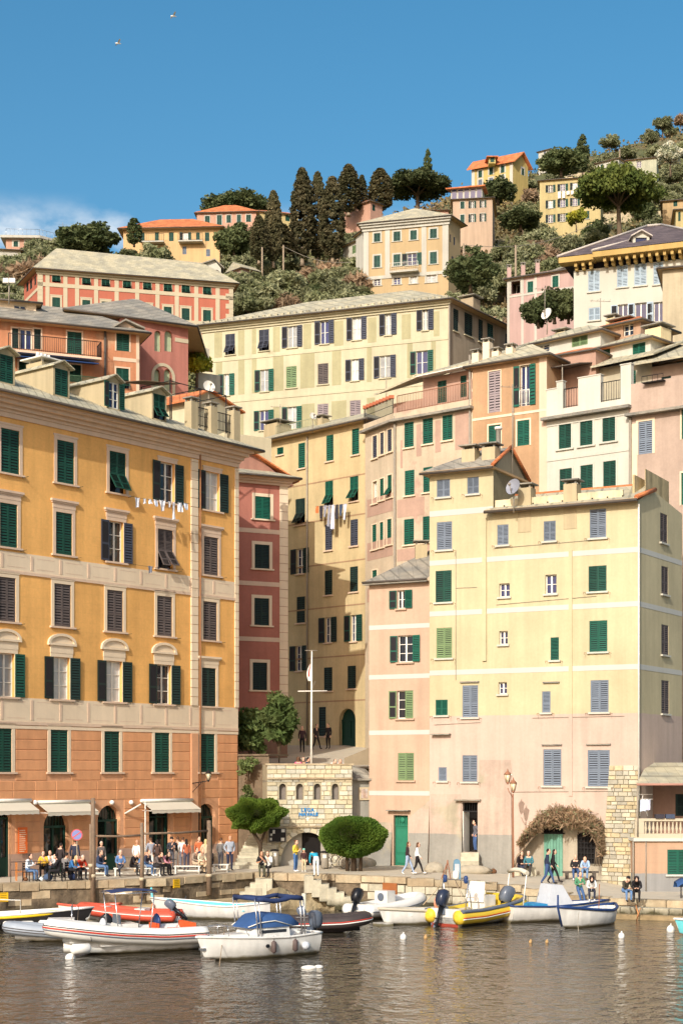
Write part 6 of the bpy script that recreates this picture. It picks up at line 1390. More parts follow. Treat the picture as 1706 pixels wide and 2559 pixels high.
# olives scattered over the slope, each a tree of its own
OBST = [(fG, 14), (fH, 10), (fv, 14), (fw, 15), (fV, 12), (fO1, 8)]
spots = []; rgx = random.Random(21)
zones = [(560,900,212,232,34,'in the grove between the red block and the cream villa'),(0,420,205,256,40,'on the slope above the red block'),(-40,60,180,230,8,'at the left edge beside the red block'),(1130,1460,150,262,70,'on the terraces right of the cream villa'),(1280,1720,262,425,74,'on the upper right slope below the crest'),(560,760,235,262,10,'below the salmon and peach houses'),(930,1130,235,290,12,'behind the cream villa roof'),(1030,1230,158,205,22,'below the right corner of the cream villa'),(1460,1720,150,240,22,'above the white villa roof'),(840,960,236,262,8,'at the foot of the crest cypresses')]
def inside(p, f, dep):
    q = Vector((p.x, p.y))-f.A; u = q.dot(f.t); v = -q.dot(f.n); return -1 < u < f.len+1 and -1.5 < v < dep+1
NM = ['olive tree', 'grey-green olive tree', 'dusty olive tree', 'small olive tree']
for (xa, xb, da, db, n_, wh) in zones:
    tr = 0; ok = 0
    while ok < n_ and tr < n_*30:
        tr += 1; d = rgx.uniform(da, db); px = rgx.uniform(xa, xb); p = at_h(px, d)
        if any(inside(p, f, dep) for f, dep in OBST): continue
        if any((p.x-q.x)**2+(p.y-q.y)**2 < 7 for q in spots): continue
        spots.append(p); ok += 1
        r_ = rgx.random(); s = rgx.uniform(.8, 1.25)*(.95 if d > 280 else 1)
        if r_ < .78: plant('olive%d' % rgx.randrange(4), 'olive_tree', 'grey-green olive tree '+wh, 'tree', p-Vector((0, 0, .5)), s, group='olive trees on the hillside')
        elif r_ < .9: plant('bare%d' % rgx.randrange(2), 'bare_tree', 'leafless twiggy brown tree '+wh, 'tree', p-Vector((0, 0, .5)), s, group='bare trees on the hillside')
        else: plant('dark%d' % rgx.randrange(2), 'evergreen_tree', 'dark green bushy tree '+wh, 'tree', p-Vector((0, 0, .8)), s*.75, group='dark bushy trees on the hillside')
# undergrowth on the whole slope: nobody could count it
rg = np.random.default_rng(77); n = 9000; C = []
while len(C) < n:
    d = rg.uniform(150, 430); px = rg.uniform(-60, 1760); p = hill_px(px, d)
    if any(inside(p, f, dep) for f, dep in OBST): continue
    C.append((p.x, p.y, p.z-.5))
C = np.array(C); P = np.repeat(C, 12, 0)+rg.normal(size=(n*12, 3))*np.array([.7, .7, .4])
o = place(bpy.data.objects.new('undergrowth', leaf_cloud('undergrowth', P, .5, mat('undergrowth', (104, 104, 66), .85, var=.4, scale=.25, col2=(128, 108, 76)), 3, stretch=1.3))); tag(o, 'scrub and dry grass covering the hillside between the trees', 'undergrowth'); kind(o, 'stuff')
# dry-stone terraces
rgx = random.Random(8)
for i, (px, d, w) in enumerate(((1330,170,12),(1230,185,14),(1370,205,16),(1240,230,14),(1390,245,12),(690,222,16),(640,214,10),(1560,300,18),(1640,330,18),(1480,360,16),(1330,470*.7,10),(200,230,16),(1180,262,12))):
    p = hill_px(px, d); t = thing('terrace_wall', 'dry stone terrace wall among the olive trees', 'wall', p, rgx.uniform(-.25, .1), 'terrace walls on the hillside'); mb = MB(); mb.box(-w/2, w/2, -.25, .25, -1.5, .9); mb.build('wall', mat('dry_stone', (176, 162, 132), .95, var=.35, scale=2.5, bump=.08), t, MW[t.name])
# ================================================================== PLANTS AND FURNITURE ALONG THE QUAY
def topiary(label, px, py, d, rx, rz, trunk_pts, leafkey='box', n=24000, size=.085, flat=.75, lump=.10):
    c = W(px, py, d); t = thing('clipped_tree', label, 'tree', Vector((c.x, c.y, zprom(px)))); rg = np.random.default_rng(int(px)); v = rg.normal(size=(n, 3)); v /= np.linalg.norm(v, axis=1)[:, None]
    r = (1-.16*rg.random((n, 1))**1.5)*(1+lump*np.sin(v[:, :1]*7+1)*np.sin(v[:, 2:3]*6)+lump*.6*np.sin(v[:, 1:2]*13)*np.sin(v[:, :1]*11))
    P = v*r*np.array([rx, rx*.85, rz]); P[:, 2] = np.where(P[:, 2] < -rz*flat*1.6, -rz*flat*1.6+.3*(P[:, 2]+rz*flat*1.6), P[:, 2])
    me = leaf_cloud('crown', P, size, LM[leafkey], int(px)); place(bpy.data.objects.new('crown', me), t, Matrix.Translation(c))
    core = MB(); core.ball((0, 0, 0), 1, 14, 9, sq=(rx*.8, rx*.68, rz*.72)); core.build('branches', mat('inner_branches', (58, 60, 34), .95), t, Matrix.Translation(c))
    mb = MB()
    for pts, r0 in trunk_pts: mb.tube([W(x, y, d) if y else Vector((W(x, 0, d).x, d, zprom(px)-.1)) for x, y in pts], [r0*(1-.4*i/(len(pts)-1)) for i in range(len(pts))], 7)
    mb.build('trunk', mat('dark_bark', (74, 60, 46), .95), t); return t
topiary('flat-topped pruned tree beside the stairs, left of the stone clubhouse', 640, 2038, 89.3, 1.52, .9, [([(652, 2150), (650, 2110), (630, 2075), (615, 2045)], .13), ([(650, 2112), (662, 2080), (672, 2050)], .09)], lump=.16)
topiary('big rounded clipped bush in front of the stone clubhouse', 882, 2092, 86.6, 1.8, 1.1, [([(884, 0), (884, 2130), (880, 2100)], .16), ([(868, 0), (866, 2130), (860, 2095)], .11), ([(900, 0), (902, 2130), (908, 2095)], .11)], lump=.05)
def shrub(name, label, cat, c, n, k, shape, spread, size, leafkey, seed, stems, h, stretch=2.0):
    t = thing(name, label, cat, c); rg = np.random.default_rng(seed); me = leaf_cloud('foliage', clusters(rg, n, k, shape, spread), size, LM[leafkey], seed, stretch=stretch); place(bpy.data.objects.new('foliage', me), t, Matrix.Translation(c))
    mb = MB(); rr = random.Random(seed)
    for i in range(stems): a = rr.uniform(0, 6.28); mb.tube([(0, 0, -.4), (.15*math.cos(a), .15*math.sin(a), h*.4), (.5*math.cos(a), .5*math.sin(a), h)], [.04, .03, .01], 5)
    mb.build('stem', M_BARK, t, Matrix.Translation(c)); return t
c = W(697, 1890, 97.4); shrub('oleander_bush', 'tall sunlit oleander in front of the red building', 'bush', c, 4400, 54, ell(1.1, 1.0, 1.5, 2.3, .4, -.9), .45, .17, 'olean', 5, 7, 3.0, 3.0)
c = W(625, 1895, 97.6); shrub('dark_shrub', 'shaded shrub against the red building wall', 'bush', c, 3000, 40, ell(1.0, 1.0, 1.5, 1.7, .4, -.9), .5, .18, 'olean', 6, 5, 2.0)
c = W(622, 1935, 94.0); shrub('flowering_pot_plants', 'green potted plants on the shaded retaining wall', 'plant', c, 700, 14, ell(.8, .4, .5, .5, .3, -.9), .25, .12, 'olean', 7, 4, .6)
c = W(617, 2030, 93.6); shrub('climbing_plant', 'small climber low on the shaded retaining wall', 'plant', c, 700, 12, ell(.4, .3, .9, .9, .3, -.9), .3, .14, 'olean', 8, 3, 1.2)
# creeper over the arch of the yellow and pink building
cr_t = thing('creeper', 'dry brown creeper hanging over the arched recess', 'creeper', GD(1405, 88)); rg = np.random.default_rng(9); PT = []; PG = []
path = [(1306, 2108, 6), (1322, 2088, 8), (1342, 2066, 11), (1365, 2048, 17), (1392, 2040, 20), (1420, 2040, 21), (1450, 2048, 21), (1478, 2058, 20), (1498, 2076, 14), (1508, 2104, 7), (1510, 2135, 4)]
for i in range(13000):
    t_ = rg.random()*(len(path)-1.001); j = int(t_); f_ = t_-j; a, b_2 = path[j], path[j+1]; x = a[0]+(b_2[0]-a[0])*f_; y = a[1]+(b_2[1]-a[1])*f_; r = a[2]+(b_2[2]-a[2])*f_
    u, z_ = fB.uz(x+rg.normal()*r*.45, y+rg.normal()*r*.5); q = fB.p(u, z_, abs(rg.normal())*.3+.05); (PG if rg.random() < .3 else PT).append(tuple(q))
place(bpy.data.objects.new('twigs', leaf_cloud('twigs', np.array(PT), .055, LM['bare'], 9, stretch=7)), cr_t); place(bpy.data.objects.new('foliage', leaf_cloud('foliage', np.array(PG), .075, LM['olive'], 10)), cr_t)
mb = MB(); f2q = lambda x, y, v: fB.p(*fB.uz(x, y), v)
mb.tube([f2q(1288, 2178, .5), f2q(1300, 2140, .45), f2q(1325, 2105, .3), f2q(1340, 2085, .15)], [.09, .08, .07, .05], 7)
for k in range(5): mb.tube([f2q(1496-6*k, 2075, .2), f2q(1506-3*k, 2110, .3), f2q(1505-4*k, 2165, .25)], .02, 5)
mb.build('stem', M_BARKP, cr_t)

# wooden mooring posts with rails
M_POST = mat('weathered_wood', (132, 112, 92), .9, var=.3, scale=5, bump=.02, streak=.2)
def post(label, px, yt, yb, r=.11):
    d = dedge(px)-.2; b = W(px, yb, d); t_ = W(px, yt, d); t = thing('mooring_post', label, 'post', b, group='wooden posts along the quay wall'); mb = MB()
    mb.tube([b, b.lerp(t_, .5)+Vector((.02, 0, 0)), t_], [r*1.1, r, r*.85], 9); mb.build('post', M_POST, t)
    m2 = MB(); k = b.lerp(t_, .26); m2.tube([k+Vector((0, 0, -.08)), k+Vector((0, 0, .08))], r*1.25, 9); m2.build('rope_wrap', mat('old_rope', (196, 180, 150), .95), t); return t_
post('tall thick wooden post left of the green arched door', 232, 1995, 2258, .12); post('short stubby wooden post beside the tall thick one', 227, 2060, 2200, .10); post('middle wooden post with rope, before the white awning', 354, 2057, 2247, .10); post('right wooden post near the small yellow sign', 522, 2051, 2237, .13)
for xa, ya, xb, yb, lab in ((236, 2090, 354, 2088, 'round wooden rail between the tall post and the middle post'), (358, 2084, 520, 2077, 'round wooden rail from the middle post to the right post')):
    a, b_2 = W(xa, ya, dedge(xa)-.2), W(xb, yb, dedge(xb)-.2); mb = MB(); mb.tube([a, a.lerp(b_2, .5)-Vector((0, 0, .04)), b_2], .055, 8); tag(mb.build('wooden_rail', M_POST), lab, 'rail')
# railing loops on the quay edge
for px, lab in ((70, 'thin iron rail at the left cafe tables'),):
    t = thing('iron_rail', lab, 'rail', GD(px, 77.6)); a, b_2 = GD(27, 77.3), GD(123, 78.2); mb = MB()
    mb.tube([a, a+Vector((0, 0, 1.0)), b_2+Vector((0, 0, 1.0)), b_2-Vector((0, 0, .6))], .02, 5); mb.tube([a+Vector((0, 0, .6)), b_2+Vector((0, 0, .6))], .012, 5); mb.build('rail', M_IRON, t)

# awnings
M_CANV = mat('cream_canvas', (206, 198, 178), .9, var=.06, scale=1)
def awning(label, xa, xb, y, proj=.9, drop=.45, val=.17, text=False):
    ua, ub = fL.u(xa), fL.u(xb); z = fL.z((xa+xb)/2, y); t = thing('awning', label, 'awning', fL.p(ua, z), group='cream awnings on the ochre building')
    mb = MB(); mb.slab([fL.p(ua, z-drop, proj), fL.p(ub, z-drop, proj), fL.p(ub, z, .05), fL.p(ua, z, .05)], .02); mb.build('canopy', M_CANV, t)
    mb = MB(); k = 18; top = [fL.p(ua+(ub-ua)*i/k, z-drop-.022, proj-.01) for i in range(k+1)]; bot = [p-Vector((0, 0, val+.02*math.sin(i*2.2))) for i, p in enumerate(top)]
    mb.add(top+bot, [(i, k+1+i, k+2+i, i+1) for i in range(k)]); vo = mb.build('valance', M_CANV, t)
    for uu in (ua+.1, ub-.1):
        mb = MB(); mb.tube([fL.p(uu, z-.5, .02), fL.p(uu, z-drop-.05, proj-.05)], .02, 5); mb.build('arm', M_WHITE, t)
    mb = MB(); mb.tube([fL.p(ua-.1, z+.06, .12), fL.p(ub+.1, z+.06, .12)], .09, 8); mb.build('roller_case', M_WHITE, t)
awning('wide cream awning cut by the left edge', -30, 70, 2004); awning('cream awning over the left green shop door', 92, 218, 2007); awning('cream awning with deep valance over the rectangular door', 352, 474, 2003)
mb = MB(); mb.tube([fL.p(fL.u(347), 1.75, .5), fL.p(fL.u(347), fL.z(347, 2005), .5)], .035, 6); tag(mb.build('awning_pole', M_WHITE), 'white pole left of the deep awning', 'pole')
for x, lab in ((84, 'left one, beside the wide awning'), (229, 'beside the tall wooden post'), (276, 'above the middle arched door'), (324, 'left of the folded bracket')):
    p = fL.p(fL.u(x), fL.z(x, 2006), .12); mb = MB(); mb.ball(p, .13, 10, 7); t = mb.build('globe_lamp', mat('opal_globe', (236, 234, 226), .3)); tag(t, 'white globe lamp on the ochre wall, '+lab, 'lamp', 'globe lamps on the ochre wall')
mb = MB(); mb.tube([fL.p(fL.u(310), fL.z(310, 2034), .05), fL.p(fL.u(330), fL.z(330, 2010), .7)], .05, 6); tag(mb.build('folded_awning_bracket', M_WHITE), 'slanting white folded awning arm right of the middle arch', 'bracket')

# menu board, round sign, noticeboard, yellow signs
def lines_text(o, M, w, h, n, m, name='printed_text', x0=.12):
    mb = MB(); rr = random.Random(n)
    for i in range(n):
        z = h*(.88-.8*i/max(1, n-1)); mb.box(w*x0, w*(x0+rr.uniform(.5, .76)), -.006, -.003, z-h*.018, z+h*.018)
    return mb.build(name, m, o, M)
u, z_ = fL.uz(41, 2134); M = fL.M @ Matrix.Translation((u, -.12, z_)); w, h = fL.u(64)-u, fL.z(52, 2068)-z_
t = thing('menu_board', 'tall orange menu board beside the left shop door', 'board', fL.p(u, z_)); mb = MB(); mb.box(0, w, -.03, 0, 0, h); mb.build('panel', mat('orange_panel', (226, 108, 46), .6), t, M); lines_text(t, M @ Matrix.Translation((0, -.03, 0)), w, h, 11, mat('pale_print', (236, 196, 160), .7))
p = W(192, 2087, dz(2188, 1.75)); t = thing('round_sign', 'round blue and red no-parking sign seen over the cafe guests', 'sign', Vector((p.x, p.y, 1.75))); M = Matrix.Translation(p) @ Matrix.Rotation(R(90), 4, 'X') @ Matrix.Rotation(R(0), 4, 'Y')
mb = MB(); mb.lathe([(.30, -.01), (.30, .01)], 24); mb.build('rim', mat('sign_red', (196, 90, 90), .5), t, M); mb = MB(); mb.lathe([(.245, .012), (.245, .016)], 24); mb.build('disc', mat('sign_blue', (120, 130, 180), .5), t, M); mb = MB(); mb.box(-.24, .24, -.03, .03, .017, .02); mb.build('bar', MATS['sign_red'], t, M @ Matrix.Rotation(R(35), 4, 'Z'))
mb = MB(); mb.tube([Vector((p.x, p.y+.05, 1.75)), Vector((p.x, p.y+.05, p.z+.3))], .03, 6); mb.build('pole', M_PIPE, t)
M_YS = mat('yellow_sign', (226, 178, 30), .5); M_INK = mat('sign_ink', (60, 46, 20), .7)
for px, py, lab in ((441, 2209, 'small square yellow notice on the quay wall by the right post'), (9, 2243, 'square yellow notice on the quay wall at the left edge')):
    pt, d = along(S_OF(px)); nn = Vector((d.y, -d.x)); c = W(px, py, pt.y-.45) if px > 100 else W(px, py, pt.y-.42); rz = math.atan2(d.y, d.x); t = thing('notice_sign', lab, 'sign', c, 0, 'yellow notices on the quay wall'); M = Matrix.Translation(c) @ Matrix.Rotation(rz, 4, 'Z') @ Matrix.Translation((-.22, 0, -.22))
    mb = MB(); mb.box(0, .44, -.02, .02, 0, .44); mb.build('plate', M_YS, t, M); lines_text(t, M @ Matrix.Translation((0, -.02, 0)), .44, .44, 5, M_INK)
u, z_ = fN.uz(671, 2104); M = fN.M @ Matrix.Translation((u, -.22, z_)); w, h = fN.u(713)-u, fN.z(692, 2071)-z_
t = thing('notice_board', 'black notice board with papers on the clubhouse wall', 'board', fN.p(u, z_)); mb = MB(); mb.box(0, w, -.02, .08, 0, h); mb.build('panel', M_IRON, t, M); mb = MB()
for a, c_, b_2, e in ((.06, .1, .18, .3), (.08, .45, .2, .62), (.22, .62, .36, .9), (.74, .72, .94, .95), (.72, .06, .92, .3)): mb.box(a*w, b_2*w, -.03, -.022, c_*h, e*h)
mb.build('papers', M_WHITE, t, M); mb = MB(); [mb.box(*q) for q in ((-.03, 0, -.04, .08, -.03, h+.03), (w, w+.03, -.04, .08, -.03, h+.03), (0, w, -.04, .08, h, h+.03), (0, w, -.04, .08, -.03, 0))]; mb.build('frame', M_PIPE, t, M)

# lamps
def lantern(mb, gl, c, s=1.0):
    x, y, z = c
    gl.loft([[(x+r*s*math.cos(a*math.pi/3), y+r*s*math.sin(a*math.pi/3), z+h*s) for a in range(6)] for r, h in ((.09, 0), (.17, .38))])
    mb.loft([[(x+r*s*math.cos(a*math.pi/3), y+r*s*math.sin(a*math.pi/3), z+h*s) for a in range(6)] for r, h in ((.20, .38), (.14, .47), (.05, .55), (.03, .62), (.005, .70))]); mb.loft([[(x+r*s*math.cos(a*math.pi/3), y+r*s*math.sin(a*math.pi/3), z+h*s) for a in range(6)] for r, h in ((.03, -.12), (.10, 0))])
    for a in range(6): mb.tube([(x+.09*s*math.cos(a*math.pi/3), y+.09*s*math.sin(a*math.pi/3), z), (x+.17*s*math.cos(a*math.pi/3), y+.17*s*math.sin(a*math.pi/3), z+.38*s)], .012, 4)
t = thing('street_lamp', 'twin iron lantern on a pole before the pink wall', 'lamp', GD(1280, 85)); d = 85.5; mb = MB(); gl = MB(); b = W(1282, 2178, d); b.z = zprom(1282)-.1; tp = W(1281, 1985, d)
mb.tube([b, tp], [.06, .04], 8); mb.tube([tp-Vector((0, 0, .2)), W(1272, 1980, d), W(1268, 1970, d)], .025, 6); lantern(mb, gl, W(1268, 1955, d), 1.05); lantern(mb, gl, W(1282, 1977, d), 1.05); mb.build('pole', M_RUST, t); gl.build('glass', mat('lantern_glass', (220, 206, 170), .2), t)
t = thing('wall_lamp', 'iron bracket lamp on the ochre building near its right end', 'lamp', fL.p(fL.u(478), 8)); mb = MB(); gl = MB(); u, z_ = fL.uz(478, 1958); a = fL.p(u, z_, .1); e = fL.p(u, z_+.15, 1.35); mb.tube([a, e], .03, 6); mb.tube([fL.p(u, z_-.5, .1), fL.p(u, z_+.05, .8)], .02, 5)
for k in range(6): q = a.lerp(e, .1+.13*k); mb.tube([q, q-Vector((0, 0, .3*(1-k/7)))], .01, 4)
lantern(mb, gl, e+Vector((0, 0, .05)), .95); mb.build('bracket', M_IRON, t); gl.build('glass', MATS['lantern_glass'], t)
t = thing('floodlight_mast', 'white mast with twin floodlights at the left edge', 'lamp', W(22, 740, 113)); mb = MB(); mb.tube([W(22, 760, 113), W(23, 700, 113)], .05, 6); mb.tube([W(-10, 733, 113), W(36, 733, 113)], .02, 5); mb.build('pole', M_PIPE, t)
for x in (15, 31): mb = MB(); c = W(x, 701, 112.8); mb.box(c.x-.2, c.x+.2, c.y-.12, c.y+.12, c.z-.16, c.z+.16); mb.build('floodlight', M_WHITE, t)
# flagpole on the clubhouse terrace
t = thing('flagpole', 'white mast with crosstree and furled flag on the clubhouse terrace', 'flagpole', W(778, 1908, 91.6)); d = 92.0; mb = MB(); mb.tube([W(778, 1925, d), W(778, 1800, d), W(779, 1625, d)], [.07, .06, .035], 8); mb.build('mast', M_WHITE, t); mb = MB(); mb.tube([W(744, 1728, d), W(817, 1727, d)], .035, 6); mb.build('yard', M_WHITE, t); mb = MB(); mb.tube([W(762, 1626, d-.05), W(792, 1626, d-.05)], .02, 5); mb.build('masthead_arm', M_PIPE, t); mb = MB(); mb.tube([W(778, 1727, d), W(788, 1702, d)], .012, 4); mb.build('gaff', M_PIPE, t)
fr = []; k = 8
for i in range(k+1):
    q = i/k; fr.append([tuple(W(777-x*(.3+.9*math.sin(q*2.6)), 1660+42*q, d-.04+dy)) for x, dy in ((0, 0), (3, .06), (6, -.03), (9, .05))])
mb = MB(); mb.loft(fr, close=False, cap=False)
for i, f_ in enumerate(mb.m): mb.m[i] = 1 if i % 3 == 1 and i < 18 else 0
mb.build('flag', [M_WHITE, mat('flag_red', (190, 60, 50), .8)], t)

# street furniture
M_BENCH = mat('white_bench', (226, 222, 210), .6); M_WICK = mat('grey_wicker', (150, 132, 112), .9, var=.25, scale=9, bump=.02); M_CHW = mat('chair_wood', (190, 120, 60), .6)
def bench(label, xa, xb, py, h=.42, dep=.45):
    a, b_2 = G(xa, py), G(xb, py); c = (a+b_2)/2; w = (b_2-a).length; t = thing('bench', label, 'bench', c, math.atan2(b_2.y-a.y, b_2.x-a.x), 'white benches on the quay'); M = MW[t.name]
    for i in range(3): mb = MB(); mb.box(-w/2, w/2, -dep/2+i*.16, -dep/2+i*.16+.13, h-.05, h); mb.build('slat', M_BENCH, t, M)
    for sx in (-w/2+.05, w/2-.13): mb = MB(); mb.box(sx, sx+.08, -dep/2+.02, dep/2-.02, 0, h-.051); mb.build('leg', M_BENCH, t, M)
    mb = MB(); mb.box(-w/2+.14, w/2-.14, -.03, .03, .12, .18); mb.build('stretcher', M_BENCH, t, M)
bench('long white bench before the middle arched door', 285, 405, 2190); bench('white bench before the rectangular shop door', 435, 502, 2184); bench('short white bench nearest the stairs', 531, 572, 2180); bench('white bench behind the left cafe guests', 172, 268, 2190)
for px, py, w, lab in ((316, 2176, 1.1, 'grey wicker planter box beside the middle arched door'), (458, 2162, 1.3, 'grey wicker planter box under the potted lemon tree'), (545, 2166, 1.2, 'grey wicker planter box near the stairs')):
    p = G(px, py); t = thing('planter_box', lab, 'planter', p, .6, 'grey wicker planters'); mb = MB(); mb.hexa([(-w/2+.08, -.22, 0), (w/2-.08, -.22, 0), (w/2-.08, .22, 0), (-w/2+.08, .22, 0)], [(-w/2, -.28, .72), (w/2, -.28, .72), (w/2, .28, .72), (-w/2, .28, .72)]); mb.build('box', M_WICK, t, MW[t.name]); mb = MB(); mb.box(-w/2-.02, w/2+.02, -.30, .30, .721, .76); mb.build('rim', M_WICK, t, MW[t.name])
p = G(470, 2158); t = thing('potted_tree', 'small lemon tree in a terracotta pot by the right shop door', 'plant', p); mb = MB(); mb.lathe([(.14, .7), (.2, 1.05), (.22, 1.1)], 12); mb.build('pot', mat('clay_pot', (206, 116, 70), .9), t, MW[t.name]); rg = np.random.default_rng(4)
place(bpy.data.objects.new('foliage', leaf_cloud('foliage', clusters(rg, 900, 14, ell(.35, .35, .55, 1.7, .3, -1), .22, ), .12, LM['pine'], 4)), t, MW[t.name])
def table(label, px, py, w=.7):
    p = G(px, py); t = thing('cafe_table', label, 'table', p, .6, 'cafe tables'); M = MW[t.name]; mb = MB(); mb.box(-w/2, w/2, -w/2, w/2, .70, .735); mb.build('table_top', M_IRON, t, M); mb = MB(); mb.tube([(0, 0, .03), (0, 0, .70)], .035, 8); mb.build('column', M_IRON, t, M); mb = MB(); mb.box(-.25, .25, -.04, .04, 0, .03); mb.box(-.04, .04, -.25, .25, .004, .034); mb.build('foot', M_IRON, t, M); return p
p = table('dark cafe table before the guest in yellow', 100, 2196); table('second dark cafe table among the left guests', 160, 2194); table('dark cafe table by the rectangular shop door', 418, 2182)
for i, (dx, dy, lab) in enumerate(((-.1, .05, 'beer glass left on the dark table'), (.12, -.06, 'beer glass right on the dark table'))):
    mb = MB(); mb.lathe([(.03, .737), (.036, .9), (.034, .9)], 10, (p.x+dx, p.y+dy, p.z)); tag(mb.build('glass', mat('beer_glass', (206, 170, 90), .1)), lab, 'glass')
def chair(label, px, py, rz, m):
    p = G(px, py); t = thing('chair', label, 'chair', p, rz, 'cafe chairs'); M = MW[t.name]; mb = MB(); mb.box(-.2, .2, -.2, .2, .43, .46); mb.build('seat', m, t, M); 
    for sx in (-1, 1):
        for sy in (-1, 1): mb = MB(); mb.box(sx*.18-.02, sx*.18+.02, sy*.18-.02, sy*.18+.02, 0, .43 if sy < 0 else .92); mb.build('leg', m, t, M)
    for i in range(3): mb = MB(); mb.box(-.16, .16, .165, .195, .58+i*.12, .64+i*.12); mb.build('back_slat', m, t, M)
chair('light wooden chair at the far left table', 50, 2202, R(110), M_CHW); chair('dark chair under the guest in black', 146, 2204, R(-70), M_IRON); chair('dark chair behind the guest in yellow', 110, 2194, R(0), M_IRON); chair('dark chair under the guest in white', 128, 2192, R(-20), M_IRON); chair('dark chair under the guest in the pale hoodie', 70, 2203, R(70), M_IRON); chair('dark chair under the blond guest in blue', 176, 2201, R(60), M_IRON)
def bin_(label, px, py):
    p = G(px, py); t = thing('litter_bin', label, 'bin', p, 0, 'litter bins'); mb = MB(); mb.lathe([(.2, .05), (.23, .1), (.23, .85), (.2, .9)], 14); mb.build('drum', mat('bin_grey', (150, 142, 128), .6), t, MW[t.name]); mb = MB(); mb.lathe([(.25, .9), (.25, .96), (.1, 1.0)], 14); mb.build('lid', M_IRON, t, MW[t.name]); mb = MB(); mb.box(-.1, .1, -.24, -.225, .6, .8); mb.build('sticker', M_WHITE, t, MW[t.name])
bin_('grey litter bin left of the clubhouse arch', 686, 2167); bin_('grey litter bin right of the clubhouse arch', 811, 2172)
p = G(651, 2166); t = thing('plinth_block', 'pale stone block at the foot of the stairs', 'block', p); mb = MB(); mb.box(-.75, .6, -.3, .3, 0, 1.0); mb.build('block', M_STONE2, t, MW[t.name])
def bicycle(label, px, py, rz, m):
    p = G(px, py); t = thing('bicycle', label, 'bicycle', p, rz, 'bicycles by the clubhouse'); M = MW[t.name]
    for x in (-.5, .5):
        mb = MB(); mb.tube([(x+.32*math.cos(a*math.pi/8), 0, .34+.32*math.sin(a*math.pi/8)) for a in range(17)], .02, 5, cap=False); wh = mb.build('wheel', M_IRON, t, M); mb = MB()
        for a in range(8): mb.tube([(x, 0, .34), (x+.31*math.cos(a*math.pi/4), 0, .34+.31*math.sin(a*math.pi/4))], .004, 3)
        mb.build('spokes', M_STEEL, wh, M)
    mb = MB(); [mb.tube(q, .022, 6) for q in ([(-.5, 0, .34), (-.05, 0, .3), (.35, 0, .78)], [(-.05, 0, .3), (-.18, 0, .82), (.36, 0, .76)], [(-.5, 0, .34), (-.16, 0, .74)], [(.5, 0, .34), (.36, 0, .92)])]; mb.build('frame', m, t, M)
    mb = MB(); mb.box(-.32, -.08, -.06, .06, .84, .9); mb.build('saddle', M_IRON, t, M); mb = MB(); mb.tube([(.3, -.26, .98), (.37, 0, .95), (.3, .26, .98)], .015, 5); mb.build('handlebar', M_STEEL, t, M)
bicycle('white bicycle leaning under the big clipped bush', 838, 2172, .2, M_WHITE); bicycle('grey bicycle behind the white one under the bush', 858, 2168, -.5, M_STEEL)
def rock(label, px, py, s, sq=(1, .8, .7), m=None):
    p = G(px, py); mb = MB(); rr = random.Random(px); rings = []
    for i in range(7):
        t_ = math.pi*(.03+.94*i/6); rings.append([(s*sq[0]*math.sin(t_)*math.cos(j*.628)*rr.uniform(.85, 1.1), s*sq[1]*math.sin(t_)*math.sin(j*.628)*rr.uniform(.85, 1.1), -s*sq[2]*math.cos(t_)*rr.uniform(.92, 1.05)) for j in range(10)])
    mb.loft(rings); o = mb.build('boulder', m or mat('white_boulder', (168, 158, 138), .95, var=.2, scale=3, bump=.05), None, Matrix.Translation(p+Vector((0, 0, s*.25)))); tag(o, label, 'boulder', 'boulders along the wall foot')
rock('pale boulder right of the clipped bush', 915, 2166, .55); rock('pale boulder under the clipped bush', 880, 2168, .7, (1.4, .6, .6)); rock('rounded boulder left of the man in the doorway', 1085, 2180, .6); rock('long pale boulder below the doorway steps', 1180, 2184, .7, (1.5, .6, .45)); rock('boulder at the foot of the stone corner', 1545, 2200, .7)
stair('door_steps', [W(1173, 2131+11*i, 88.6-.25*i) for i in range(3)], 1.0, .3, .5)
p = G(1141, 2198); t = thing('dock_pedestal', 'blue and grey dock service pedestal on the quay', 'pedestal', p); mb = MB(); mb.loft([[(x*w, y*w2, z) for x, y in ((-1, -1), (1, -1), (1, 1), (-1, 1))] for w, w2, z in ((.19, .16, 0), (.18, .15, .8), (.14, .1, .98), (.06, .05, 1.04))], smooth=False); mb.build('cabinet', mat('pedestal_blue', (92, 130, 150), .5), t, MW[t.name]); mb = MB(); mb.box(-.12, .12, -.168, -.16, .3, .8); mb.build('socket_panel', mat('panel_grey', (180, 186, 190), .5), t, MW[t.name])
for xa, ya, lab, s in ((1232, 2186, 'brown bag lying by the wall right of the doorway', .35), (1410, 2203, 'black backpack on the quay beside the seated couple', .4), (1270, 2186, 'dark bag at the foot of the creeper stem', .33), (120, 2203, 'blue backpack under the cafe table', .42), (182, 2201, 'navy rucksack on the ground by the guest in red', .4), (103, 2203, 'white bottle bag left of the blue backpack', .22), (64, 2203, 'brown handbag under the wooden chair', .22)):
    p = G(xa, ya); mb = MB(); mb.ball((0, 0, s*.45), s*.5, 10, 7, sq=(1.1, .75, .9)); mb.tube([(-s*.2, -s*.1, s*.8), (0, -s*.12, s*1.05), (s*.2, -s*.1, s*.8)], .015, 5)
    c_ = {'b': (52, 48, 46)}; o = mb.build('bag', mat('bag_'+lab.split()[0], {'brown': (110, 76, 50), 'black': (34, 32, 32), 'dark': (44, 40, 40), 'blue': (70, 88, 116), 'navy': (40, 52, 84), 'white': (206, 214, 216)}[lab.split()[0]], .9), None, Matrix.Translation(p)); tag(o, lab, 'bag')
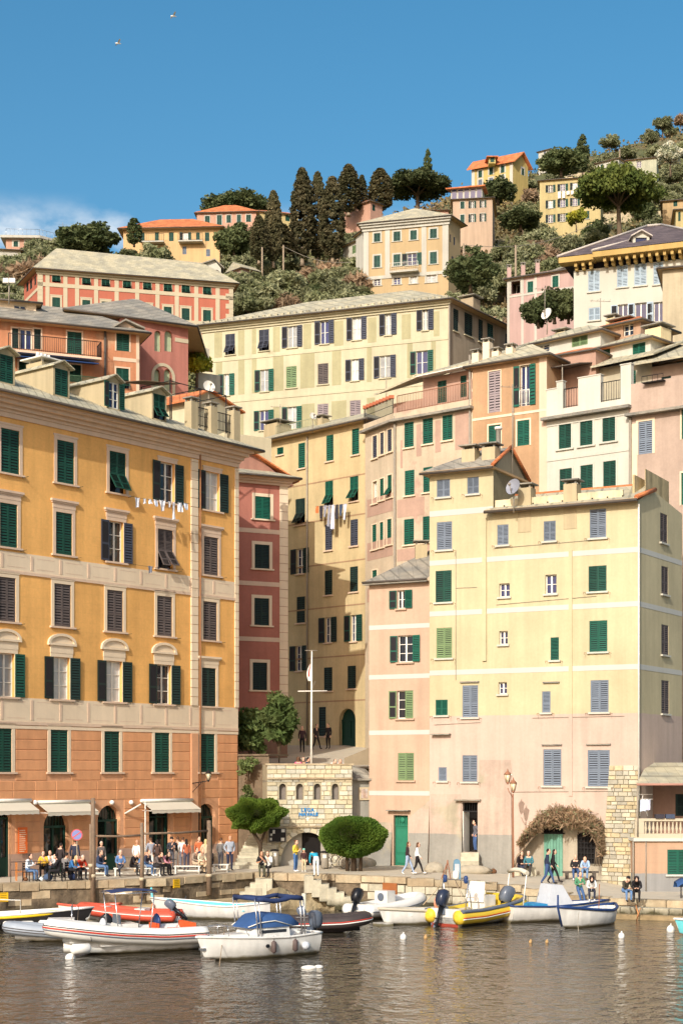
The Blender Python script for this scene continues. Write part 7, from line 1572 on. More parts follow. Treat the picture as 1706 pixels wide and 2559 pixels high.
# stone seat by the grille
p = W(1450, 2198, 85.4); t = thing('stone_seat', 'dark stone seat under the barred window', 'bench', p); mb = MB(); mb.box(-.95, .95, -.2, .2, .34, .42); mb.build('seat', M_GUT, t, MW[t.name]); [MB().box(x, x+.15, -.18, .18, -.05, .339).build('leg', M_GUT, t, MW[t.name]) for x in (-.8, .65)]
p = W(1310, 2188, 87.1); t = thing('stone_seat', 'low stone seat at the left foot of the arch', 'bench', p); mb = MB(); mb.box(-.6, .6, -.2, .2, -.05, .42); mb.build('seat', M_STONE2, t, MW[t.name])

# laundry
def cloth(mb, a, w, h, rr, t_, n_):
    "one hanging garment: rippled sheet with thickness"
    K = 5; rows = []
    for j in range(4):
        rows.append([a+t_*(w*i/K*(1-.12*j*(i-K/2)/K))+n_*(.05*math.sin(i*1.7+j+rr)+.02*j)-Vector((0, 0, h*j/3+.03*math.sin(i*2+rr))) for i in range(K+1)])
    mb.loft(rows, close=False, cap=False)
def laundry(label, f, pts, specs, v, pal):
    a = f.p(*f.uz(*pts[0]), v); b_2 = f.p(*f.uz(*pts[1]), v); t = thing('laundry_line', label, 'laundry', a); mb = MB(); mb.tube([a, a.lerp(b_2, .5)-Vector((0, 0, .06)), b_2], .008, 4); mb.build('line', M_IRON, t)
    d_ = (b_2-a).normalized(); L_ = (b_2-a).length; n_ = f.n.to_3d(); rr = random.Random(5)
    for i, (q, w, h, c_) in enumerate(specs): mb = MB(); cloth(mb, a+d_*(L_*q), w, h, i*1.3, d_, n_); mb.build('garment', mat('cloth_%s' % c_, pal[c_], .95), t)
PAL = {'w': (234, 234, 236), 'l': (206, 214, 226), 'g': (150, 150, 160), 'k': (60, 56, 62), 'o': (206, 120, 70), 's': (196, 200, 216), 'n': (70, 80, 100)}
laundry('white washing strung below the upper windows of the ochre building', fL, ((310, 1246), (450, 1262)), [(.02, .35, .55, 'w'), (.16, .25, .3, 'w'), (.26, .25, .28, 'w'), (.36, .22, .4, 'l'), (.46, .35, .6, 'w'), (.60, .2, .35, 'w'), (.68, .22, 1.0, 'w'), (.78, .4, .55, 'w'), (.9, .25, .4, 'l')], .75, PAL)
laundry('dark and grey washing on the pale yellow building in the alley', fY, ((806, 1268), (885, 1262)), [(.02, .3, .5, 'o'), (.14, .3, .9, 'k'), (.26, .3, .8, 'g'), (.38, .35, 1.5, 'g'), (.5, .4, 1.7, 's'), (.64, .3, 1.0, 'k'), (.76, .3, .8, 'n'), (.88, .3, 1.1, 's')], .7, PAL)
laundry('small grey socks on the lower line of the ochre building', fL, ((300, 1411), (440, 1425)), [(.35, .35, .4, 'g'), (.52, .15, .12, 'k'), (.7, .1, .1, 'k')], .6, PAL)
# clothes rack on the balcony
p = W(1612, 2035, 83.9); t = thing('clothes_rack', 'white clothes rack with pale washing on the balcony', 'clothes rack', p); mb = MB(); [mb.tube(q, .018, 5) for q in ([W(1598, 2040, 83.9), W(1606, 1985, 83.9)], [W(1596, 1986, 83.9), W(1630, 1986, 83.9)], [W(1600, 1998, 83.9), W(1630, 1998, 83.9)], [W(1618, 2040, 83.9), W(1604, 2000, 83.9)])]; mb.build('rack', M_WHITE, t); mb = MB(); cloth(mb, W(1598, 1999, 83.8), .45, .6, 1, Vector((1, 0, 0)), Vector((0, -1, 0))); mb.build('garment', MATS['cloth_l'], t); mb = MB(); cloth(mb, W(1611, 1999, 83.75), .3, .55, 2, Vector((1, 0, 0)), Vector((0, -1, 0))); mb.build('garment', MATS['cloth_s'], t)
for x, c_, lab in ((1636, 'k', 'black towel folded over the balustrade'), (1662, 'n', 'dark striped towel on the balustrade')): mb = MB(); q = fE.p(fE.u(x), zbt, .1); mb.box(q.x, q.x+.45, q.y-.1, q.y+.25, q.z+.002, q.z+.22); tag(mb.build('towel', MATS['cloth_'+c_]), lab, 'towel')
# dishes, antennas
M_DISH = mat('dish_white', (222, 218, 206), .5)
dish('satellite_dish', 'large white satellite dish above the attic roofs', 1367, 785, 108, .42, M_DISH, (-.75, -.7, .35)); dish('satellite_dish', 'white satellite dish on the small tiled gable house', 521, 967, 106, .42, M_DISH, (.5, -.9, .3)); dish('satellite_dish', 'grey satellite dish on the yellow and pink building roof', 1284, 1218, 87.5, .46, mat('dish_grey', (140, 142, 150), .5), (-.7, -.75, .3)); dish('satellite_dish', 'small white dish on the terrace of the yellow alley building', 781, 1040, 115, .26, M_DISH, (.5, -.9, .3)); dish('satellite_dish', 'small dark dish on the white gable above the red block', 542, 683, 198, .45, M_GUT, (.6, -.8, .3))
def antenna(label, px, yb, yt, d, arms=4):
    t = thing('antenna', label, 'antenna', W(px, yb, d), 0, 'roof antennas'); mb = MB(); mb.tube([W(px, yb, d), W(px, yt, d)], .025, 5); mb.build('mast', M_PIPE, t); mb = MB(); c = W(px, yt+6, d); mb.tube([c+Vector((-.7, 0, 0)), c+Vector((.7, .2, 0))], .015, 4)
    for i in range(arms): q = c+Vector((-.6+1.2*i/(arms-1), 0, 0)); mb.tube([q-Vector((0, .3, .0)), q+Vector((0, .3, 0))], .01, 4)
    mb.build('dipole', M_PIPE, t)
antenna('tall thin antenna above the yellow and pink building gable', 1280, 1185, 960, 89); antenna('antenna mast by the large white dish', 1361, 790, 715, 108); antenna('antenna over the pink terrace house roof', 965, 1010, 935, 112); antenna('thin antenna near the salmon flat-roofed house', 157, 600, 555, 262); antenna('antenna on the attic house roofs at the right', 1500, 800, 745, 106)
antenna('antenna on the rooftop terrace of the alley building', 700, 1070, 1010, 117)
# utility poles and wires on the hillside
for px, yb, d, lab in ((708, 660, 225, 'pale concrete pole in front of the tall cypresses'), (655, 665, 226, 'pale pole left of the tall cypresses'), (1158, 655, 180, 'wooden pole right of the cream villa'), (1288, 660, 170, 'thin pole on the terraced slope'), (1548, 420, 335, 'lamp pole by the white cottage')):
    p = hill_px(px, d); t = W(px, yb-48, d); mb = MB(); mb.tube([Vector((t.x, t.y, min(p.z-1, t.z-4))), t], [.16, .11], 7); tag(mb.build('utility_pole', M_BARKP), lab, 'pole', 'poles on the hillside')
mb = MB(); a, c_ = W(1158, 612, 180), W(1480, 560, 200); mb.tube([a.lerp(c_, i/10)-Vector((0, 0, 1.2*math.sin(math.pi*i/10))) for i in range(11)], .03, 4); tag(mb.build('overhead_wire', M_PIPE), 'overhead wire sagging across the terraced slope', 'wire')
mb = MB(); a, c_ = W(708, 615, 225), W(880, 655, 215); mb.tube([a.lerp(c_, i/10)-Vector((0, 0, .8*math.sin(math.pi*i/10))) for i in range(11)], .03, 4); tag(mb.build('overhead_wire', M_PIPE), 'overhead wire from the concrete pole to the villa', 'wire')
# gulls
for px, py, lab in ((295, 108, 'white gull gliding in the sky, lower one'), (433, 40, 'gull high in the sky near the top edge')):
    c = W(px, py, 120); t = thing('gull', lab, 'bird', c, .4, 'gulls in the sky'); mb = MB(); mb.tube([(-.22, 0, 0), (-.1, 0, .02), (.1, 0, .03), (.24, 0, .02)], [.02, .06, .055, .02], 8)
    for s_ in (-1, 1): mb.loft([[(.08, s_*.03, .04), (-.06, s_*.03, .04)], [(.1, s_*.3, .16), (-.04, s_*.3, .15)], [(.0, s_*.62, .10), (-.05, s_*.62, .1)]], close=False, cap=False)
    mb.build('body', M_WHITE, t, MW[t.name])
# ================================================================== BOATS
def dw(py): return CZ*FPX/(py-HOR)
def WP(px, py): d = dw(py); return Vector(((px-CX)/FPX*d, d, 0))
M_GEL = mat('white_gelcoat', (224, 222, 214), .3, var=.1, scale=2.5, spec=.5, streak=.2, tide=.13, tcol=(120, 112, 86)); M_BLUEP = mat('navy_paint', (38, 62, 108), .4); M_AQUA = mat('turquoise_paint', (108, 200, 206), .5); M_REDP = mat('red_paint', (196, 60, 44), .4); M_NAVYC = mat('navy_canvas', (42, 58, 96), .85, var=.15, scale=4); M_BLUEC = mat('blue_canvas', (52, 84, 130), .85, var=.15, scale=4, bump=.02)
M_RUBW = mat('white_tube', (226, 224, 216), .5, var=.05); M_RUBG = mat('grey_tube', (156, 164, 172), .5); M_RUBR = mat('red_tube', (204, 88, 66), .5, var=.1); M_RUBY = mat('yellow_tube', (222, 188, 60), .5, var=.06); M_RUBK = mat('dark_tube', (66, 58, 56), .55, var=.15); M_BLK = mat('black_cowl', (30, 32, 36), .3); M_GREYC = mat('grey_cowl', (96, 104, 116), .25); M_TEAK = mat('varnished_wood', (150, 92, 52), .5); M_FEND = mat('fender_dark', (92, 78, 74), .6); M_ALGA = mat('antifoul', (150, 60, 44), .7); M_SILV = mat('silver_cover', (196, 200, 204), .6, var=.1)
def boat(label, name, px, py, head, cat='boat'):
    return thing(name, label, cat, WP(px, py), R(head), None)
def hull(b, L, B, H, m_out, m_in, rim=None, rimr=.05, draft=.25, bow=1.45, stern=.85, full=.45, name='hull', floor=.15, double=False, keelm=None, zoff=0):
    S = 15; outer = []; inner = []; rimL = []; rimR = []
    for i in range(S):
        s = i/(S-1); x = -L/2+L*s
        t = max(0, (s-full)/(1-full)); w = B/2*(1-t**2.4)*(1 if double else 1); w *= (stern+(1-stern)*min(1, s/.35))
        if double: w *= (1-max(0, (.4-s)/.4)**2.4)
        w = max(w, .025); z = H*(1+(bow-1)*s**2.2+(.12 if not double else .3)*max(0, .35-s)/.35); kz = -draft*(1-max(0, (s-.6)/.4)**2*1.6) if not double else -draft*(1-abs(2*s-1)**3*1.3)
        xo = x+(.10*L*t**2)*0
        fl = .12*L*t**3                                # raked stem
        outer.append([(x+fl, w, z), (x+fl*.75, w*.97, z*.6+.05), (x+fl*.4, w*.80, z*.16), (x, w*.42, kz*.6), (x, 0, kz), (x, -w*.42, kz*.6), (x+fl*.4, -w*.80, z*.16), (x+fl*.75, -w*.97, z*.6+.05), (x+fl, -w, z)])
        wi = max(w-.07, .012); f = floor if s < .9 else floor+(s-.9)*6*H*.5
        inner.append([(x+fl, w, z), (x+fl*.96, wi, z), (x+fl*.7, wi*.9, f+.12), (x+fl*.6, wi*.6, f), (x+fl*.6, 0, f), (x+fl*.6, -wi*.6, f), (x+fl*.7, -wi*.9, f+.12), (x+fl*.96, -wi, z), (x+fl, -w, z)])
        rimL.append((x+fl, w, z)); rimR.append((x+fl, -w, z))
    M = MW[b.name] @ Matrix.Translation((0, 0, zoff)); mb = MB(); mb.loft(outer, close=False, cap=False); mb.loft(inner[::-1], 1, close=False, cap=False)
    n = len(outer[0]); mb.add(outer[0], [tuple(range(n-1, -1, -1))], 0)
    o = mb.build(name, [m_out, m_in], b, M)
    mb = MB(); mb.tube(rimL, rimr, 6); mb.tube(rimR, rimr, 6)
    if not double: mb.tube([rimL[0], rimR[0]], rimr, 6)
    mb.build('gunwale', rim or m_out, o, M); return o
def rib_tubes(b, L, B, r, m, z=.38, stripes=(), bowz=.28, cone=None, nose=.42):
    path = []; n = 11
    for i in range(n): s = i/(n-1); path.append((-L/2+L*(1-nose)*s, B/2-r, z+bowz*max(0, s-.55)*.6))
    k = 12
    for i in range(1, k): a = math.pi*i/k; path.append((-L/2+L*(1-nose)+L*nose*math.sin(a)**.9, (B/2-r)*math.cos(a), z+bowz*(.27+.73*math.sin(a))))
    path += [(x, -y, zz) for x, y, zz in path[:n]][::-1]
    rs = [r*.55]+[r]*(len(path)-2)+[r*.55]; pp = [Vector(p) for p in path]; pp.insert(1, pp[0]+Vector((.12, 0, 0))); pp.insert(-1, pp[-1]+Vector((.12, 0, 0))); rs = [r*.35]+[r]*(len(pp)-2)+[r*.35]
    M = MW[b.name]; mb = MB(); mb.tube(pp, rs, 14); o = mb.build('inflatable_tube', m, b, M)
    for off, w, ms in stripes:
        q = []
        for i, p in enumerate(pp[1:-1]):
            d_ = (pp[min(i+2, len(pp)-1)]-pp[i]); out = Vector((d_.y, -d_.x, 0)).normalized()*-1
            if out.dot(Vector((p.x-(-L*.1), p.y, 0))) < 0: out = -out
            a = off; q.append(p+out*(r*math.cos(a))*1.0+Vector((0, 0, r*math.sin(a))))
        mb = MB(); mb.tube(q, w, 5); mb.build('rubbing_strake', ms, o, M)
    # bands across the tubes
    return o
def rib_floor(b, L, B, m, r=.22, z=.25, keel=M_GEL, draft=.3):
    M = MW[b.name]; mb = MB(); rings = []
    for i in range(9):
        s = i/8; x = -L/2+.1+L*.92*s; w = (B/2-r)*(1-max(0, (s-.55)/.45)**2*.97); k = -draft*(1-s**3*1.8)+.0; rings.append([(x, w, z), (x, w*.8, z*.2), (x, 0, k), (x, -w*.8, z*.2), (x, -w, z), (x, 0, z+.01)])
    mb.loft(rings); mb.build('hull', [m], b, M)
def outboard(b, x, y, z, s, m, tilt=0, name='outboard_motor'):
    M = MW[b.name] @ Matrix.Translation((x, y, z)) @ Matrix.Rotation(R(tilt), 4, 'Y') @ Matrix.Scale(s, 4); mb = MB()
    mb.loft([[(cx+w*cx2, h*cy, zz) for cx2, cy in ((-1, -.8), (-.3, -1), (.6, -.9), (1, -.3), (1, .3), (.6, .9), (-.3, 1), (-1, .8))] for cx, w, h, zz in ((-.12, .17, .15, .35), (-.13, .25, .19, .5), (-.12, .27, .2, .75), (-.1, .24, .18, .95), (-.08, .14, .12, 1.04))]); o = mb.build(name, m, b, M)
    mb = MB(); mb.loft([[(cx+w*a, h*c_, zz) for a, c_ in ((-1, -.3), (0, -1), (1, -.3), (1, .3), (0, 1), (-1, .3))] for cx, w, h, zz in ((-.1, .12, .09, .36), (-.12, .10, .07, -.1), (-.14, .11, .06, -.45), (-.13, .08, .03, -.75))]); mb.tube([(-.3, 0, -.45), (.02, 0, -.45)], [.03, .06], 8); mb.box(-.3, .0, -.1, .1, -.2, -.185); mb.build('lower_unit', M_BLK, o, M)
    mb = MB()
    for k in range(3): a = k*2.094; mb.prism([(-.32, .02*math.cos(a), -.45+.02*math.sin(a)), (-.30, .15*math.cos(a-.3), -.45+.15*math.sin(a-.3)), (-.34, .15*math.cos(a+.3), -.45+.15*math.sin(a+.3))], (.012, 0, 0))
    mb.build('propeller', M_GREYC, o, M)
    mb = MB(); mb.box(.02, .2, -.12, .12, .05, .4); mb.build('bracket', M_GREYC, o, M); return o
def part(b, name, m, *boxes, M=None, parent=None):
    mb = MB()
    for q in boxes: mb.box(*q)
    return mb.build(name, m, parent or b, M or MW[b.name])
def fender(b, x, y, z, m=M_FEND, r=.1, h=.5, horiz=False):
    mb = MB(); pr = [(r*.3, 0), (r, .08), (r, h-.08), (r*.3, h)]
    if horiz: mb.tube([(x-h/2, y, z), (x-h/2+.08, y, z), (x+h/2-.08, y, z), (x+h/2, y, z)], [r*.4, r, r, r*.4], 10)
    else: mb.lathe(pr, 10, (x, y, z)); mb.tube([(x, y, z+h), (x, y*.98, z+h+.25)], .012, 4)
    return mb.build('fender', m, b, MW[b.name])
def rope(label, pts, r=.014, c=(150, 130, 104)):
    mb = MB(); mb.tube(pts, r, 5); return tag(mb.build('mooring_rope', mat('rope_%d' % c[0], c, .95)), label, 'rope', 'mooring ropes')

# a: white RIB, front left -------------------------------------------------
b = boat('long white inflatable boat with red stripe and blue sunshade, front left', 'inflatable_boat', 318, 2380, 209); b.location.z = 0
rib_floor(b, 6.0, 2.3, M_GEL, .3, .5, draft=.35); tb = rib_tubes(b, 6.2, 2.45, .34, M_RUBW, .62, ((.05, .035, M_REDP), (.28, .022, M_RUBK), (-.22, .03, M_GREYC)), .5)
part(b, 'deck', M_GEL, (-2.7, 1.4, -.85, .85, .36, .4)); part(b, 'bow_locker', M_GEL, (1.5, 2.5, -.45, .45, .5, .95))
co = part(b, 'console', M_GEL, (-.3, .5, -.42, .42, .4, 1.15)); part(b, 'windscreen', mat('smoked_plastic', (90, 96, 104), .15), (.42, .47, -.38, .38, 1.151, 1.5), parent=co)
mb = MB(); mb.tube([(-.42, .18*math.cos(a*math.pi/8), 1.02+.18*math.sin(a*math.pi/8)) for a in range(17)], .018, 5, cap=False); [mb.tube([(-.42, 0, 1.02), (-.42, .18*math.cos(a*2.094), 1.02+.18*math.sin(a*2.094))], .012, 4) for a in range(3)]; mb.tube([(-.42, 0, 1.02), (-.28, 0, .98)], .02, 5); mb.build('steering_wheel', M_BLK, co, MW[b.name])
mb = MB(); mb.tube([(-.31, .42, .72), (-.31, .12, .6)], .0001, 3); mb = MB(); mb.lathe([(.14, 0), (.14, .02)], 16, (0, 0, 0)); mb.build('emblem', mat('orange_emblem', (220, 120, 80), .5), co, MW[b.name] @ Matrix.Translation((.1, .43, .8)) @ Matrix.Rotation(R(-90), 4, 'X'))
part(b, 'helm_seat', mat('orange_seat', (216, 92, 44), .6), (-1.15, -.7, -.4, .4, .4, .78), (-1.2, -1.08, -.4, .4, .78, 1.1)); part(b, 'stern_bench', M_GEL, (-2.5, -1.9, -.8, .8, .4, .72)); part(b, 'orange_cushion', MATS['orange_seat'], (-2.45, -1.95, -.75, .75, .721, .82), (-2.62, -2.5, -.75, .75, .82, 1.1))
mb = MB(); pts_ = [(-.9, .62), (.75, .62), (.75, -.62), (-.9, -.62)]
for x, y in pts_: mb.tube([(x*.75, y, .45), (x, y, 2.35)], .022, 6)
mb.tube([(-1.0, .66, 2.36), (.9, .66, 2.36), (.9, -.66, 2.36), (-1.0, -.66, 2.36), (-1.0, .66, 2.36)], .024, 6); fr = mb.build('shade_frame', M_STEEL, b, MW[b.name]); mb = MB(); mb.loft([[(-1.02+1.95*i/6, y, 2.39+.07*math.sin(math.pi*i/6)+.05*(1-(y/.68)**2)) for y in (-.68, -.3, 0, .3, .68)] for i in range(7)], close=False, cap=False); mb.build('sunshade', M_NAVYC, fr, MW[b.name])
mb = MB(); mb.ball((0, 0, 0), .26, 12, 8, sq=(.45, 1, 1)); mb.build('bow_fender_ball', M_SILV, b, MW[b.name] @ Matrix.Translation((.9, -.3, 1.1))); mb = MB(); mb.ball((0, 0, 0), .36, 14, 8, sq=(.3, 1, 1)); mb.build('covered_wheel', M_BLUEP, b, MW[b.name] @ Matrix.Translation((-1.55, -.75, 1.05)))
fender(b, 2.3, 1.05, .35, M_RUBW, .2, .8, True); mb = MB(); mb.ball((2.7, 1.0, .0), .2, 12, 8); mb.build('ball_fender', M_RUBW, b, MW[b.name]); part(b, 'bow_bag', M_WHITE, (2.0, 2.7, -.5, .3, .75, 1.2))
mb = MB()
for x in (.4, 1.9): mb.tube([(x+.3*math.sin(a), 1.0*1, .48+.31*math.cos(a)) if False else (x, .85+.33*math.sin(a), .52+.33*math.cos(a)) for a in [i*.35-1.2 for i in range(8)]], .012, 4)
mb.build('lashing', M_BLK, b, MW[b.name])
rope('rope hanging from the bow of the white inflatable to the water', [WP(202, 2330)+Vector((0, -.6, 1.2)), WP(196, 2370)+Vector((0, -.5, .5)), WP(180, 2405)])
# b: grey dinghy behind
b = boat('grey inflatable dinghy partly behind the white inflatable', 'inflatable_dinghy', 150, 2352, 188); rib_floor(b, 4.2, 1.7, M_GEL, .24, .25); rib_tubes(b, 4.3, 1.75, .25, M_RUBG, .36, ((.1, .02, M_RUBK), (-.3, .02, M_RUBK)), .25); part(b, 'seat_box', M_GEL, (-.6, .5, -.4, .4, .3, .95)); part(b, 'stern_seat', M_GEL, (-1.6, -1.2, -.6, .6, .3, .7)); mb = MB(); mb.tube([(-.5, .6, .5), (-.5, .6, 1.5), (-.5, -.6, 1.5), (-.5, -.6, .5)], .02, 6); mb.build('arch_rail', M_STEEL, b, MW[b.name]); outboard(b, -2.2, 0, .35, .8, M_BLK, 35)
# c: red RIB by the wall
b = boat('red inflatable boat with white deck moored by the left wall', 'inflatable_boat', 326, 2305, 168); MW[b.name] = MW[b.name] @ Matrix.Scale(.84, 4); b.matrix_basis = MW[b.name]; rib_floor(b, 5.6, 2.0, M_GEL, .3, .35); rib_tubes(b, 5.8, 2.1, .31, M_RUBR, .42, ((.1, .03, M_RUBW), (.6, .03, M_RUBR)), .35); part(b, 'deck', M_GEL, (-2.5, 2.0, -.75, .75, .40, .52)); part(b, 'bow_deck', M_GEL, (1.3, 2.6, -.55, .55, .6, .85)); part(b, 'seat', M_GEL, (-1.0, -.4, -.5, .5, .53, .8)); outboard(b, -2.75, 0, .55, .9, M_GREYC, 50)
b = boat('white dinghy with red rim between the red inflatable and the left wall', 'dinghy', 196, 2292, 172); hull(b, 4.0, 1.5, .55, M_GEL, M_GEL, M_RUBR, .06, bow=1.5); part(b, 'thwart', M_TEAK, (-.4, -.1, -.65, .65, .38, .43), (.8, 1.05, -.55, .55, .4, .45))
# d: wooden boat at left edge
b = boat('black and yellow wooden boat with white fenders at the left edge', 'wooden_boat', 20, 2322, 8); hull(b, 6.2, 2.0, .62, mat('black_hull', (44, 42, 42), .5), M_GEL, M_GEL, .05, bow=1.5)
mb = MB(); 
for s_ in (-1, 1): mb.tube([(-3+.55*i, s_*(1.0*(1-max(0, (i/11-.45)/.55)**2.4)*(.85+.15*min(1, i/4))+.012), .55*(1+.5*(i/11)**2.2)-.02) for i in range(12)], .06, 5)
mb.build('yellow_stripe', mat('yellow_paint', (222, 190, 40), .5), b, MW[b.name])
for i, x in enumerate((-1.4, -.6, .15, .9, 1.7)): fender(b, x, -1.0+.05*i, .33-.02*(i % 2), M_RUBW, .12, .62, True)
part(b, 'thwart', M_TEAK, (-1.2, -.9, -.9, .9, .4, .45), (.4, .7, -.85, .85, .42, .47)); mb = MB(); mb.tube([(.6, -.8, .6), (.6, -.8, 1.35), (-2.6, -.8, 1.5)], .025, 6); mb.build('guard_rail', M_WHITE, b, MW[b.name])
# f: turquoise boat
b = boat('white wooden rowing boat with turquoise interior by the wall', 'rowing_boat', 540, 2296, 168); hull(b, 5.4, 1.8, .62, M_GEL, M_AQUA, M_GEL, .045, bow=1.55, double=True); mb = MB(); mb.tube([(2.85, 0, .2), (3.25, 0, .95), (3.3, 0, 1.45)], [.05, .06, .05], 7); mb.build('stem_post', M_AQUA, b, MW[b.name]); part(b, 'thwart', M_AQUA, (-.2, .1, -.8, .8, .42, .47), (1.2, 1.45, -.65, .65, .46, .5), (-1.6, -1.3, -.7, .7, .42, .47)); mb = MB(); mb.lathe([(.03, 0), (.09, .12), (.07, .45), (.03, .5)], 10, (3.15, .18, .2)); mb.build('orange_fender', mat('orange_fender', (216, 140, 90), .6), b, MW[b.name])
# e: cabin boat
b = boat('white cabin cruiser with blue canopy and rolled bimini, front centre', 'motor_boat', 650, 2391, 217); MW[b.name] = MW[b.name] @ Matrix.Scale(.8, 4); b.matrix_basis = MW[b.name]; ho = hull(b, 5.8, 2.3, .95, M_GEL, M_GEL, M_GEL, .06, draft=.3, bow=1.22, stern=.92, floor=.45)
mb = MB(); rings = []
for i in range(9):
    s = i/8; x = -.3+3.0*s; w = 1.05*(1-max(0, (s-.3)/.7)**2.2); w = max(w, .05); zt = 1.05+.12*s; rings.append([(x, w, zt-.1), (x, w*.8, zt+.12*(1-s)), (x, 0, zt+.2*(1-s)), (x, -w*.8, zt+.12*(1-s)), (x, -w, zt-.1)])
mb.loft(rings, close=False, cap=False); mb.build('foredeck', M_GEL, b, MW[b.name])
mb = MB(); mb.loft([[(x, w, .95), (x-dx, w*.9, h), (x-dx, -w*.9, h), (x, -w, .95)] for x, w, dx, h in ((-1.1, .95, 0, 1.45), (.2, .95, 0, 1.5), (1.0, .8, .25, 1.5), (1.45, .6, .4, 1.15))], close=False, smooth=False, cap=True); ca = mb.build('cabin', M_GEL, b, MW[b.name])
mb = MB(); mb.loft([[(x, w, 1.46), (x-.1, w*.97, h*.8+.3), (x-.15, w*.7, h), (x-.15, -w*.7, h), (x-.1, -w*.97, h*.8+.3), (x, -w, 1.46)] for x, w, h in ((-1.7, .75, 1.55), (-1.1, .92, 2.0), (-.2, .95, 2.12), (.6, .88, 2.05), (1.15, .7, 1.6))], close=False, cap=True); mb.build('canopy_cover', M_BLUEC, b, MW[b.name])
mb = MB(); mb.tube([(-1.2, .955, 1.5), (-.2, .97, 1.78), (.6, .9, 1.72), (1.17, .72, 1.52)], .025, 5); mb.tube([(-1.2, -.955, 1.5), (-.2, -.97, 1.78), (.6, -.9, 1.72), (1.17, -.72, 1.52)], .025, 5); mb.build('canopy_piping', M_WHITE, b, MW[b.name])
part(b, 'cabin_window', glassmat('dark_acrylic', (40, 44, 50)), (-.9, .6, .885, .915, 1.2, 1.35), (-.9, .6, -.915, -.885, 1.2, 1.35), parent=ca)
mb = MB()
for x in (-1.75, -1.95):
    for s_ in (-1, 1): mb.tube([(x, s_*1.0, .95), (x+.12, s_*1.0, 2.75)], .035, 6)
for x in (.75, .95):
    for s_ in (-1, 1): mb.tube([(x-.2, s_*.95, 1.0), (x, s_*.95, 2.85)], .03, 6)
mb.build('bimini_frame', M_STEEL, b, MW[b.name]); mb = MB(); mb.tube([(-1.75+2.6*i/8, .98, 2.78+.06*math.sin(i)) for i in range(9)], [.1+.03*(i % 2) for i in range(9)], 8); mb.tube([(-1.75+2.6*i/8, -.98, 2.78+.05*math.cos(i)) for i in range(9)], .1, 8); mb.tube([(-1.75, -.98, 2.78), (-1.75, .98, 2.78)], .12, 8); mb.tube([(.85, -.98, 2.86), (.85, .98, 2.86)], .11, 8); mb.build('rolled_bimini', M_NAVYC, b, MW[b.name])
mb = MB()
for s_ in (-1, 1): mb.tube([(1.2, s_*.85, 1.1), (1.4, s_*.78, 1.5), (2.2, s_*.42, 1.62), (2.95, s_*.08, 1.6)], .018, 5); mb.tube([(2.1, s_*.48, 1.1), (2.15, s_*.45, 1.6)], .015, 5)
mb.build('bow_rail', M_STEEL, b, MW[b.name]); outboard(b, -3.1, 0, .75, 1.25, M_GREYC, 0); mb = MB(); mb.tube([(2.9, 0, 1.15), (3.2, 0, 1.05), (3.3, 0, .6)], [.05, .06, .04], 6); mb.box(3.18, 3.35, -.16, .16, .5, .62); mb.build('anchor', M_STEEL, b, MW[b.name])
for x, m_ in ((.0, M_FEND), (-1.25, M_FEND)): fender(b, x, 1.16, .25, m_, .13, .6)
mb = MB(); mb.ball((-1.85, 1.18, .5), .2, 12, 8); mb.build('ball_fender', M_SILV, b, MW[b.name]); mb = MB(); mb.ball((.35, 1.165, .62), .12, 12, 6, sq=(1, .15, .8)); mb.build('porthole', M_BLK, b, MW[b.name])
part(b, 'waterline_stripe', M_BLUEP, (1.6, 2.3, -.3, .3, -.15, -.02)); rope('rope from the cruiser bow cleat down to the water', [WP(565, 2395)+Vector((.0, -.2, 1.35)), WP(556, 2400)+Vector((0, -.3, .6)), WP(548, 2416)])
# g: dark RIB
b = boat('dark brown inflatable boat with red and white strake behind the cruiser', 'inflatable_boat', 785, 2330, 3); rib_floor(b, 4.6, 1.9, M_RUBK, .28, .3); rib_tubes(b, 4.6, 1.95, .29, M_RUBK, .42, ((-.15, .03, M_RUBW), (.08, .025, M_REDP)), .2, nose=.25); part(b, 'seat', M_GEL, (-.8, -.2, -.5, .5, .35, .62)); part(b, 'floorboards', M_TEAK, (-2.0, 1.4, -.6, .6, .31, .34)); outboard(b, -.2, .75, .5, .7, M_GREYC, -35)
mb = MB(); p = WP(759, 2318); mb.tube([p-Vector((0, 0, .5)), p+Vector((0, 0, 1.55))], .1, 10); tag(mb.build('mooring_pile', mat('pale_pile', (206, 202, 180), .8)), 'pale pole standing in the water behind the dark inflatable', 'post')
# h: white RIB stern-on
b = boat('white speedboat with black outboard, stern towards the viewer', 'motor_boat', 968, 2292, 48); rib_floor(b, 4.6, 1.9, M_GEL, .28, .35); rib_tubes(b, 4.7, 2.0, .30, M_RUBW, .45, ((-.1, .03, M_GREYC),), .35); part(b, 'transom', M_GEL, (-2.2, -2.05, -.7, .7, -.1, .75)); co = part(b, 'console', M_GEL, (-.5, .1, -.4, .4, .4, 1.3)); mb = MB(); mb.lathe([(.2, 0), (.2, .02)], 16); mb.build('gauge', M_GREYC, co, MW[b.name] @ Matrix.Translation((-.51, 0, 1.0)) @ Matrix.Rotation(R(-90), 4, 'Y')); part(b, 'wooden_backrest', M_TEAK, (.15, .22, -.45, .45, 1.1, 1.65)); outboard(b, -2.3, .1, .45, 1.05, M_BLK, 25); part(b, 'stern_seat', M_GEL, (-1.5, -.9, -.6, .6, .4, .72))
